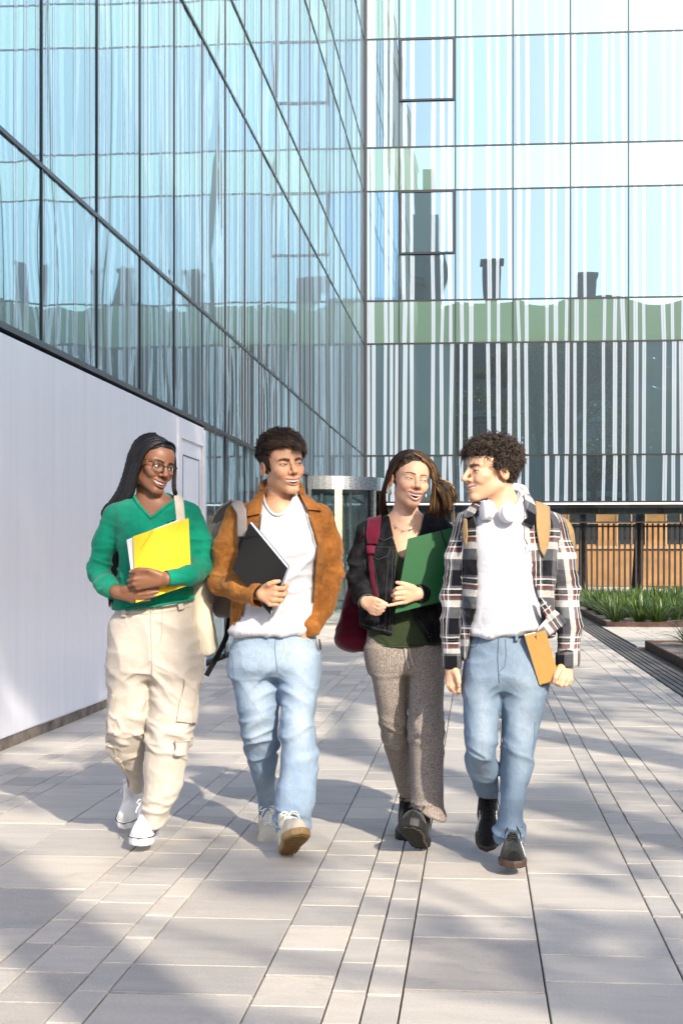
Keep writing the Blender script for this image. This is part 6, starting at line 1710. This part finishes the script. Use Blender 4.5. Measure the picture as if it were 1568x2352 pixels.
# ------------------------------------------------------------------ man in the plaid shirt
def plaid_mat():
    nt=NT('plaid_flannel'); u=nt.n('ShaderNodeAttribute',attribute_name='cuv').outputs['Vector']; s=sep(nt,u); co=nt.coord()
    fz=nt.noise(co,420,3,.7).outputs[0]; wob=nt.math('MULTIPLY',nt.math('SUBTRACT',nt.noise(co,40,2).outputs[0],.5),.004)
    def band(x,period,a,b):
        m=nt.math('MODULO',nt.math('ADD',nt.math('ADD',x,wob),50*period),period)
        return nt.math('MULTIPLY',nt.math('GREATER_THAN',m,a),nt.math('LESS_THAN',m,b))
    PX,PZ=.150,.190
    def stripes(x,p):
        blk=band(x,p,0,.33*p); 
        wht=nt.math('MAXIMUM',band(x,p,.56*p,.70*p),nt.math('MAXIMUM',band(x,p,.80*p,.83*p),band(x,p,.92*p,.95*p)))
        red=band(x,p,.74*p,.79*p); b2=nt.math('MAXIMUM',band(x,p,.83*p,.87*p),band(x,p,.88*p,.915*p))
        return nt.math('MAXIMUM',blk,b2),wht,red
    bx,wx,rx=stripes(s[0],PX); bz,wz,rz=stripes(s[2],PZ)
    k=(.005,.0055,.009,1); w=(.80,.77,.72,1); g=(.14,.145,.16,1); r=(.23,.055,.040,1)
    def lay(b,wh,rd):
        c=nt.mix(b,g,k); c=nt.mix(wh,c,w); return nt.mix(rd,c,r)
    ca=lay(bx,wx,rx); cb=lay(bz,wz,rz)
    # woven look: half warp, half weft
    tw=nt.ramp(fz,[(.40,(.36,.36,.36)),(.60,(.64,.64,.64))])
    c=nt.mix(tw,ca,cb)
    nd=nt.pbsdf(c,.95,0,nt.bump(fz,.3,.003),Specular_IOR_Level=.1); nd.inputs['Sheen Weight'].default_value=.15
    return nt.done(nd)
def man_plaid():
    P=Person(1155,6.05); L=P.L
    skin=(.70,.42,.265)
    head=Head(L(1128,1079,.0),-66,6,2,1.035,open=.0135,mw=.0345,curl=8.5,slit=.0034,nose=1.45,jaw=1.0,chin=1.05,gaze=(.0,-.1),lip=.8,cheek=1.02,browz=.0170)
    hl_={'arm':L(1036,1515,-.02),'wrist':L(1037,1534,-.025),'wv':(.004,0,0),
        'kn':[L(1044,1560,-.050),L(1036,1562,-.045),L(1030,1560,-.035),L(1026,1556,-.020)],
        'fi':[[L(1043,1574,-.060),L(1050,1585,-.050),L(1056,1590,-.035)],[L(1036,1578,-.058),L(1043,1588,-.046),L(1051,1592,-.030)],[L(1030,1575,-.048),L(1036,1585,-.034),L(1044,1589,-.020)],[L(1027,1568,-.030),L(1031,1577,-.016),L(1038,1582,-.008)]],
        'th':[L(1046,1543,-.055),L(1051,1554,-.075),L(1053,1566,-.080),L(1053,1576,-.075)],'nails':(0,-1,.2)}
    hr={'arm':L(1305,1508,-.03),'wrist':L(1299,1528,-.045),'wv':(.005,.0,.002),
        'kn':[L(1285,1556,-.095),L(1295,1560,-.090),L(1304,1562,-.078),L(1310,1560,-.062)],
        'fi':[[L(1278,1568,-.100),L(1271,1564,-.080),L(1268,1555,-.070)],[L(1288,1573,-.095),L(1278,1571,-.072),L(1270,1562,-.062)],[L(1298,1573,-.085),L(1288,1573,-.062),L(1277,1566,-.055)],[L(1306,1570,-.070),L(1297,1573,-.050),L(1286,1568,-.045)]],
        'th':[L(1286,1534,-.075),L(1279,1545,-.110),L(1275,1556,-.118),L(1271,1566,-.112)],'nails':(-.4,-1,.1)}
    core=[(L(1160,1190,.03),L(1155,1440,.0),.09,.09),(L(1155,1450,0),L(1105,1540,0),.075,.06),(L(1155,1450,0),L(1205,1540,0),.075,.06),(L(1102,1560,0),L(1104,1720,-.04),.055,.045),(L(1104,1720,-.04),L(1120,1820,.24),.045,.032),(L(1205,1560,0),L(1190,1730,-.03),.055,.045),(L(1190,1730,-.03),L(1172,1925,-.04),.045,.034),
          (L(1070,1200,.02),L(1045,1350,.03),.033,.03),(L(1045,1350,.03),L(1037,1515,-.01),.03,.025),(L(1275,1205,.02),L(1302,1350,.05),.033,.03),(L(1302,1350,.05),L(1302,1512,-.03),.03,.025)]
    hlf=lambda H:((((H[:,2]>.055))|((H[:,1]>-.030)&(H[:,2]>.005))|((H[:,1]>.03)&(H[:,2]>-.055)))&(np.abs(H[:,0])<.0775))*1.0
    o=make_person(P,head,(1158,1168,.03),[(1146,1135,1185,.03,.05),(1168,1100,1215,.03,.075),(1195,1085,1235,.02,.098),(1225,1080,1240,.01,.11)],[hl_,hr],core,
        'man with curly hair in an open plaid shirt, white headphones round his neck',skin,(.50,.22,.18),(.030,.020,.015),(.020,.013,.010),hlf,(.05,.025,.012),beard=.12,browth=1.6,neckr=.055)
    HM=hair_mat('curly_brown_hair',[(0,(.014,.010,.007)),(.6,(.050,.030,.019)),(1,(.13,.080,.050))],.40)
    msd=lambda H:-np.maximum(H[:,2]-.066+.1*np.abs(H[:,0]),np.maximum(np.minimum(H[:,1]+.030,H[:,2]-.012),np.minimum(H[:,1]-.026,H[:,2]+.060)))
    hair=hair_cap(head,'hair',msd,.010,HM,o,.1,.006,.004)
    rg=np.random.default_rng(31); R,N=scalp_pts(head,2400,lambda H:msd(H)<.001,rg,1.03); n=len(R); m=18
    t=np.linspace(0,1,m); paths=[];rad=[];val=[]
    for k in range(n):
        topm=sstep(.0,.07,R[k,2]); fr=sstep(-.02,-.07,R[k,1])
        ln=(.017+.021*topm+.004*fr)*rg.uniform(.7,1.2)
        ax=N[k]*(.75)+np.array([0,-.40*fr,-.05*fr])+np.array([0,.05,-.45*(1-topm)])+rg.normal(0,.32,3); ax/=np.linalg.norm(ax)
        e1=np.cross(ax,rg.normal(size=3)); e1/=np.linalg.norm(e1); e2=np.cross(ax,e1)
        hr_=rg.uniform(.0055,.010); tu=rg.uniform(1.0,1.8); ph=rg.uniform(0,6)
        g=np.array([0,0,-1])*.016*(t**2)[:,None]*rg.uniform(.3,1.4)
        rr=hr_*np.minimum(t*3,1)
        p=R[k]+ax*(ln*t)[:,None]+rr[:,None]*(np.cos(2*np.pi*tu*t+ph)[:,None]*e1+np.sin(2*np.pi*tu*t+ph)[:,None]*e2)+g
        paths.append(p); rad.append(.0017*np.concatenate([np.linspace(.8,1,4),np.ones(m-8),np.linspace(1,.25,4)])); val.append(np.clip(rg.normal(.42,.22),0,1))
    pp=np.array(paths); v,q,r=strands(head.frm(pp.reshape(-1,3)).reshape(pp.shape),np.array(rad),3,cols=np.array(val),flat=.8)
    me=mesh_np('curls',v,q); setattr_f(me,'rnd',r); obj('curls',me,HM,hair)
    # t-shirt
    ts=P.st([(1142,1112,1204,.03,.065),(1160,1096,1222,.03,.085),(1182,1078,1246,.02,.108),(1210,1070,1254,.01,.122),(1280,1074,1250,0,.130),(1360,1076,1244,0,.126),(1430,1072,1240,0,.126),(1459,1070,1238,0,.130)])
    tfield=lambda X:tower(X,ts,2.3)
    nk=[(1118,1110),(1124,1150),(1136,1172),(1152,1181),(1170,1178),(1188,1162),(1200,1140),(1204,1110)]
    hA=L(1078,1460,0);hB=L(1232,1441,0)
    def tf(X):
        d=smax(tfield(X),-np.maximum(P.poly(nk,X).astype(f32),X[:,1]-.07),.004)
        zc=hA[2]+(X[:,0]-hA[0])*(hB[2]-hA[2])/(hB[0]-hA[0]); return smax(d,zc-X[:,2],.006)
    def tfold(V):
        X,Y=P.pic(V); m_=sstep(1200,1300,Y)
        d=.018*pinch(np.stack([V[:,0]*5-V[:,2]*2,V[:,1]*4,V[:,2]*3.5+V[:,0]*3],1)+41,2.2)*m_
        d+=.015*pinch(np.stack([V[:,0]*3,V[:,1]*3,V[:,2]*14+V[:,0]*3],1)+7,2.2)*sstep(1390,1435,Y)
        return d+.003*noise3(V*9)
    TW=cloth('white_cotton_tee',(.60,.60,.63),.03,6,1100,.15)
    sh=obj('t_shirt',cloth_mesh('t_shirt',tf,ts[:,[1,2,0]].min(0)-.25,ts[:,[1,2,0]].max(0)+.25,.006,tfold),TW,o)
    pic_tube(P,[(1124,1150,-.01),(1136,1171,-.065),(1152,1180,-.085),(1170,1177,-.082),(1188,1161,-.05),(1200,1140,.0)],.006,'neck_rib',TW,sh)
    # plaid overshirt
    js=P.st([(1142,1104,1214,.035,.072),(1160,1082,1240,.035,.098),(1182,1066,1268,.025,.122),(1210,1056,1280,.02,.140),(1280,1060,1276,.015,.148),(1360,1064,1270,.01,.146),(1430,1058,1272,.01,.148),(1475,1052,1276,.01,.150),(1520,1054,1270,.02,.150)])
    jt=lambda X:tower(X,js,2.4)
    AL=[L(1072,1204,.02),L(1050,1280,.03),L(1043,1360,.03),L(1037,1450,.0),L(1037,1530,-.02)]; rAL=[.052,.049,.046,.042,.037]
    AR=[L(1268,1208,.02),L(1290,1280,.03),L(1300,1360,.04),L(1308,1440,.01),L(1303,1526,-.035)]; rAR=[.056,.055,.053,.049,.044]
    al=lambda X:chain(X,AL,rAL,.02); ar=lambda X:chain(X,AR,rAR,.02)
    opn=[(1112,1100),(1110,1150),(1096,1190),(1096,1225),(1096,1350),(1086,1410),(1078,1456),(1070,1500),(1068,1540),(1240,1540),(1226,1476),(1254,1420),(1240,1375),(1229,1340),(1214,1295),(1203,1262),(1200,1200),(1203,1150),(1203,1100)]
    def js2(X): return smin(jt(X),np.minimum(al(X),ar(X)),.02)
    hzx=[L(1055,1520,0)[0],L(1078,1520,0)[0],L(1228,1475,0)[0],L(1275,1452,0)[0],L(1300,1435,0)[0]]; hzz=[L(1055,1508,0)[2],L(1078,1520,0)[2],L(1228,1474,0)[2],L(1275,1452,0)[2],L(1300,1435,0)[2]]
    def jf(X):
        d=jt(X); d=smax(d,-np.maximum(P.poly(opn,X).astype(f32),X[:,1]-.03),.005)
        zc=np.interp(X[:,0],hzx,hzz); d=smax(d,zc-X[:,2],.005)
        d=smax(d,.004-tfield(X),.003)
        a=al(X);b=ar(X)
        a=smax(a,AL[-1][2]-X[:,2],.004); b=smax(b,AR[-1][2]+.12*(X[:,0]-AR[-1][0])-X[:,2],.004)
        hol=np.minimum(seg(X,AL[-1]+np.array([0,0,.03]),AL[-1]-np.array([0,0,.1]),.030,.030),seg(X,AR[-1]+np.array([0,0,.03]),AR[-1]-np.array([0,0,.1]),.037,.037))
        e=np.minimum(a,b); 
        upz=X[:,2]>L(1150,1240,0)[2]
        d=np.where(upz,smin(d,e,.03),smin(d,e,.012))
        return smax(d,-hol,.003)
    def jfold(V):
        X,Y=P.pic(V); arm=(X<1058)|(X>1272)
        d=.011*pinch(np.stack([V[:,0]*5+V[:,2]*4,V[:,1]*5,V[:,2]*8-V[:,0]*5],1)+3,2.0)*np.where(arm,bumpm(Y,1370,80)+.30,.25)*(.4+1.2*np.abs(noise3(V*5+2)))
        d+=.010*pinch(np.stack([V[:,0]*9+V[:,2]*1.5,V[:,1]*5,V[:,2]*2.5],1)+17,2.2)*(~arm)*sstep(1230,1330,Y)
        d+=.005*pinch(np.stack([V[:,0]*9+V[:,2]*7,V[:,1]*9,V[:,2]*10],1)+29,2.4)*(.3+1.2*np.abs(noise3(V*6+7)))
        return d+.003*noise3(V*10)-.004
    zsh=L(1160,1200,0)[2]
    def uv(V):
        X,Y=P.pic(V); out=np.zeros((len(V),3)); Vf=V.astype(f32); a=al(Vf);b=ar(Vf);c=jt(Vf)
        out[:,0]=V[:,0]+.02*noise3(V*4)+.10*np.maximum(V[:,2]-zsh+.25,0); out[:,2]=V[:,2]+.015*noise3(V*4+9)
        for A_,mk in((AL,(a<=b)&(a<c-.0)&(V[:,2]<zsh+.04)),(AR,(b<a)&(b<c-.0)&(V[:,2]<zsh+.04))):
            zz=np.array([p[2] for p in A_])[::-1]; cx=np.interp(V[mk,2],zz,np.array([p[0] for p in A_])[::-1]); cy=np.interp(V[mk,2],zz,np.array([p[1] for p in A_])[::-1])
            an=np.arctan2(V[mk,0]-cx,-(V[mk,1]-cy)); out[mk,0]=an*.052+(.02 if A_ is AL else .088); out[mk,2]=V[mk,2]*1.0+.035
        return out
    PL=plaid_mat()
    jk=obj('plaid_shirt',cloth_mesh('plaid_shirt',jf,L(1000,1130,0)-np.array([.02,.24,.76]),L(1345,1130,0)+np.array([.02,.24,.02]),.0054,jfold,None,uv),PL,o)
    uvc=lambda V:np.stack([V[:,0]*.5+V[:,2]*.86,V[:,1],V[:,2]*.5-V[:,0]*.86],1)
    for pl in([(1112,1140),(1104,1160),(1086,1186),(1066,1192),(1062,1180),(1080,1160),(1100,1140)],[(1200,1128),(1206,1160),(1212,1186),(1199,1198),(1222,1212),(1232,1194),(1230,1160),(1214,1132)]):
        lo,hi=bbox_of(P,pl,-.17,.08); decal(P,'collar',lambda X:js2(X)-.001,pl,.012,lo,hi,PL,jk,.0035,uv=uvc,fold=lambda V:.003*noise3(V*18))
    pic_tube(P,[(1110,1150,-.01),(1114,1128,.05),(1140,1118,.115),(1170,1116,.125),(1200,1122,.10),(1210,1145,.02)],.014,'collar_stand',TW,jk,8)
    # blown front flap, lower right
    flp=[(1236,1372),(1262,1392),(1299,1427),(1297,1437),(1274,1449),(1246,1466),(1231,1478),(1225,1462),(1236,1440),(1254,1420)]
    def ff(X):
        x,z=P.pic(X); y0=-.150-.014*np.sin((x-1225)/18.0+(z-1372)/40.0)+.0006*(z-1372)*.3
        return smax(np.abs(X[:,1]-y0)-.0045,P.poly(flp,X).astype(f32),.006).astype(f32)
    V,Q=sdf_mesh(ff,L(1215,1490,-.20),L(1310,1360,-.10),.003); V=relax(V,Q,1); N=vnormals(V,Q); V=V+N*(.006*pinch(np.stack([V[:,0]*12,V[:,1]*9,V[:,2]*12],1),2.2))[:,None]
    me=mesh_np('front_flap',V,Q); setattr_v(me,'cuv',np.stack([V[:,0]*.8+V[:,2]*.6,V[:,1],V[:,2]*.8-V[:,0]*.6],1)); obj('front_flap',me,PL,jk)
    for (c,r,tilt) in((AL[-1],.0385,0),(AR[-1],.0465,.12)):
        an=np.linspace(0,2*np.pi,37); V=[];Q=[];U=[]
        for j,(dz,rr) in enumerate(((.052,1.04),(.030,1.06),(.004,1.05),(-.010,1.0),(-.010,.9))):
            for i in range(36):
                x=np.cos(an[i])*r*rr; y=np.sin(an[i])*r*rr; V.append(c+np.array([x,y,dz+tilt*x])); U.append((an[i]*r,0,dz+.02))
        for j in range(4):
            for i in range(36): Q.append((j*36+i,j*36+(i+1)%36,(j+1)*36+(i+1)%36,(j+1)*36+i))
        me=mesh_np('cuff',np.array(V),np.array(Q)); setattr_v(me,'cuv',np.array(U)); obj('cuff',me,PL,jk)
    # jeans
    pv=P.st([(1446,1080,1240,0,.115),(1470,1074,1246,0,.122),(1510,1066,1254,0,.128),(1560,1060,1259,0,.128),(1588,1060,1258,0,.105)])
    ll=P.st([(1520,1064,1158,0,.105),(1572,1058,1150,-.005,.108),(1625,1058,1148,-.02,.102),(1686,1061,1144,-.045,.095),(1731,1066,1141,-.035,.092),(1765,1072,1144,.02,.088),(1795,1080,1147,.09,.083),(1832,1094,1146,.19,.075)])
    rl=P.st([(1520,1140,1258,0,.105),(1572,1146,1259,-.005,.108),(1625,1148,1252,-.015,.102),(1686,1149,1236,-.025,.093),(1752,1148,1223,-.03,.088),(1800,1147,1214,-.035,.082),(1850,1144,1205,-.04,.078),(1885,1138,1206,-.045,.080),(1910,1131,1210,-.05,.083),(1928,1134,1205,-.05,.078),(1940,1136,1200,-.05,.072)])
    def jn(X):
        d=smin(tower(X,ll,2.2),tower(X,rl,2.2),.010); return smin(d,tower(X,pv,2.3),.03)
    def nfold(V):
        X,Y=P.pic(V); side=np.where(X<1146,-1,1); ax=np.abs(X-1146)
        d=.014*pinch(np.stack([V[:,0]*4,V[:,1]*4,V[:,2]*9+V[:,0]*side*5],1)+51,2.4)*bumpm(Y,1590,50)*np.exp(-ax/80)
        d+=.013*pinch(np.stack([V[:,0]*5,V[:,1]*5,V[:,2]*12+V[:,0]*5],1)+5,2.3)*bumpm(Y,1745,55)
        d+=.016*pinch(np.stack([V[:,0]*4,V[:,1]*4,V[:,2]*17+V[:,0]*2],1)+25,2.0)*bumpm(Y,1915,30)
        d+=.005*pinch(np.stack([V[:,0]*5+V[:,2]*2,V[:,1]*5,V[:,2]*5],1)+15,2.6)
        return d+.0018*noise3(V*10)-.010
    def wr(V):
        X,Y=P.pic(V); w=.5*bumpm(Y,1650,110)*np.where(X<1146,bumpm(X,1105,22),bumpm(X,1200,28)); return np.clip(.22+w+.2*noise3(V*9),0,1)
    DN=denim('washed_blue_denim',(.145,.215,.30),(.39,.46,.52))
    je=obj('jeans',cloth_mesh('jeans',jn,L(1045,1440,0)-np.array([.02,.24,.93]),L(1275,1440,0)+np.array([.02,.36,.02]),.0056,nfold,wr),DN,o)
    DS=cloth('navy_seam',(.09,.13,.20)); BT=simple('black_belt',(.012,.012,.014),.4)
    seam(P,jn,[(1144,1466),(1142,1510),(1144,1545),(1146,1570)],.0020,'fly_seam',DS,je,fold=nfold)
    seam(P,jn,[(1160,1466),(1162,1505),(1158,1532),(1148,1541)],.0015,'fly_stitch',DS,je,fold=nfold)
    seam(P,jn,[(1076,1486),(1090,1484),(1098,1460)],.002,'pocket_edge',DS,je,fold=nfold)
    seam(P,jn,[(1148,1600),(1148,1700),(1147,1800),(1140,1890)],.002,'inseam',DS,je,fold=nfold)
    seam(P,jn,[(1232,1660),(1226,1700),(1220,1740)],.0013,'side_seam',DS,je,fold=nfold)
    pl=[(1185,1452),(1244,1438),(1244,1454),(1185,1466)]; lo,hi=bbox_of(P,pl,-.17,.05); decal(P,'belt',jn,pl,.008,lo,hi,BT,je,.0032)
    pl=[(1181,1450),(1189,1449),(1190,1472),(1182,1473)]; lo,hi=bbox_of(P,pl,-.17,.0); decal(P,'belt_loop',jn,pl,.013,lo,hi,DN,je,.003)
    ms={'upper':cloth('black_suede_shoe',(.006,.007,.0065),.3,40,400,.4,.7),'sole':simple('brown_gum_sole',(.055,.032,.020),.5),'lace':M['lace_k']}
    ST=simple('white_stripe',(.62,.60,.56),.5)
    shoe(o,L(1176,1962,.02),-6,0,.288,.108,.030,ms,1,stripe=ST)
    shoe(o,L(1119,1851,.36),-5,-32,.282,.104,.028,ms,-1,stripe=ST)
    # headphones
    hp=P.topempty('headphones',label='white over-ear headphones hanging round the neck of the man in plaid',category='headphones')
    WP_=simple('white_gloss_plastic',(.80,.80,.82),.25); CU=simple('white_cushion',(.72,.72,.74),.6)
    for (c,ax,r) in((L(1167,1178,-.135),np.array([.42,-.86,.10]),.0345),(L(1117,1172,-.105),np.array([-.93,-.32,.05]),.0345)):
        a=ax/np.linalg.norm(ax); prof=[(-.022,.55),(-.022,.95),(-.012,1.0),(-.004,.98),(-.003,.90),(.002,.90),(.003,1.0),(.012,1.0),(.018,.94),(.021,.75),(.0225,.0)]
        v,q,_=strands(np.array([[c+a*p_ for p_,_ in prof]]),np.array([max(k_,.02)*r for _,k_ in prof]),28); V2=v.copy(); V2[:,2]=c[2]+(v[:,2]-c[2])*1.10; obj('ear_cup',mesh_np('ear_cup',V2,q),WP_,hp)
    bandp=densify([L(1180,1168,-.12),L(1194,1152,-.055),L(1200,1140,.02),L(1192,1127,.085),L(1165,1120,.125),L(1135,1122,.115),L(1116,1136,.06),L(1110,1152,-.02),L(1112,1164,-.08)],6)
    v,q,_=strands(bandp[None],np.interp(np.linspace(0,1,len(bandp)),[0,.15,.5,.85,1],[.006,.011,.014,.011,.006]),10,flat=.6); obj('headband',mesh_np('headband',v,q),WP_,hp)
    # notebook
    nb=P.topempty('notebook',label='tan spiral notebook carried in the hand of the man in plaid',category='notebook')
    KR=simple('kraft_cover',(.47,.25,.065),.6,nscale=60,namt=.05)
    c4=[(1203,1462,-.150),(1262,1450,-.145),(1272,1566,-.105),(1242,1574,-.105)]
    c4=[(1204,1460,-.150),(1252,1448,-.148),(1286,1562,-.105),(1241,1574,-.105)]
    quad_slab(P,c4,.002,'front_cover',KR,nb,0); quad_slab(P,c4,.014,'pages',M['paper'],nb,.0025,.01); quad_slab(P,c4,.002,'back_cover',KR,nb,.017)
    A_=L(*c4[3]); B_=L(*c4[2]); rings=[]
    for k in range(12):
        c=A_+(B_-A_)*(.06+.075*k); an=np.linspace(0,2*np.pi,13); rings.append(np.stack([np.full(13,c[0]),c[1]+.009+.013*np.cos(an),c[2]+.002+.008*np.sin(an)],1))
    v,q,_=strands(np.array(rings),np.full(13,.0011),4); obj('spiral_binding',mesh_np('spiral_binding',v,q),simple('dark_wire',(.05,.05,.05),.3,.8),nb)
    # tan backpack
    bp=P.topempty('backpack',label='tan backpack with padded straps worn by the man in plaid',category='backpack')
    TN=cloth('tan_nylon',(.34,.225,.105),.10,9,500,.2,.6,.1)
    bs=P.st([(1180,1110,1290,.24,.06),(1220,1080,1316,.245,.09),(1300,1076,1318,.25,.10),(1380,1080,1310,.25,.10),(1430,1090,1290,.24,.09)])
    V,Q=sdf_mesh(lambda X:tower(X,bs,3.0,.03),bs[:,[1,2,0]].min(0)-.26,bs[:,[1,2,0]].max(0)+.26,.008); V=relax(V,Q,1); obj('pack_body',mesh_np('pack_body',V,Q),TN,bp)
    b3=lambda X:js2(X)-.003
    decal(P,'shoulder_strap',b3,[(1228,1150),(1262,1160),(1264,1215),(1258,1256),(1248,1280),(1238,1262),(1231,1215)],.014,*bbox_of(P,[(1220,1145),(1268,1285)],-.19,.12),TN,bp,.0036,yr=(-.3,.12),fold=lambda V:.002*noise3(V*25))
    decal(P,'shoulder_strap',b3,[(1064,1190),(1072,1192),(1074,1230),(1070,1258),(1062,1240),(1060,1215)],.012,*bbox_of(P,[(1055,1185),(1080,1262)],-.19,.08),TN,bp,.0036)
    return P,o,js2

M['lens']=mat_clear_glass('spectacle_lens',(.985,.99,.99),.02,0.0,.08); M['paper']=simple('white_paper',(.82,.82,.82),.7)
woman_green()
P2,o2,js_suede=man_suede()
# the suede jacket man's folder and backpack
fd=P2.topempty('folder',label='black folder with white pages held by the man in the suede jacket',category='folder')
BC=simple('black_card',(.006,.0065,.007),.45,Specular_IOR_Level=.25); BLU=simple('bluish_page_edge',(.55,.60,.80),.6)
c4=[(573,1200,-.180),(660,1305,-.205),(620,1412,-.215),(534,1308,-.19)]
NV=(.50,.75,.42); quad_slab(P2,c4,.002,'front_cover',BC,fd,0,0,NV); quad_slab(P2,c4,.013,'pages',BLU,fd,.0023,.012,NV); quad_slab(P2,c4,.0022,'back_cover',BC,fd,.0156,0,NV)
ribbon(P2,[(596,1228,-.1895),(575,1232,-.189),(556,1236,-.188)],.003,.0014,'elastic_band',BC,fd)
bp=P2.topempty('backpack',label='grey backpack on one shoulder of the man in the suede jacket',category='backpack')
GY=cloth('grey_canvas',(.30,.265,.24),.1,9,600,.3); BKW=cloth('black_webbing',(.012,.012,.013))
bs=P2.st([(1190,500,620,.24,.05),(1230,488,640,.25,.08),(1300,484,650,.255,.09),(1370,483,650,.255,.09),(1405,492,640,.25,.085),(1420,505,625,.24,.07)])
V,Q=sdf_mesh(lambda X:tower(X,bs,2.8,.03),bs[:,[1,2,0]].min(0)-.2,bs[:,[1,2,0]].max(0)+.2,.007); V=relax(V,Q,1); N=vnormals(V,Q); V=V+N*(.008*pinch(V*np.array([6,5,8]),2.2))[:,None]
obj('pack_body',mesh_np('pack_body',V,Q),GY,bp)
b3=lambda X:js_suede(X)-.003
decal(P2,'shoulder_strap',b3,[(530,1158),(540,1150),(556,1150),(566,1172),(568,1232),(545,1234),(544,1180)],.013,*bbox_of(P2,[(525,1142),(572,1238)],-.18,.12),GY,bp,.0036,yr=(-.3,.12))
decal(P2,'strap_webbing',b3,[(547,1228),(566,1228),(562,1275),(546,1280)],.009,*bbox_of(P2,[(540,1225),(570,1282)],-.18,.02),BKW,bp,.0034)
ribbon(P2,[(540,1152,.10),(512,1172,.16),(498,1200,.22)],.020,.012,'strap_top',GY,bp,(.2,.3,1))
ribbon(P2,[(526,1420,.20),(522,1455,.16),(508,1490,.13),(492,1520,.12),(474,1552,.13)],.011,.003,'dangling_strap',BKW,bp,(.3,-1,.2))
woman_denim()
man_plaid()
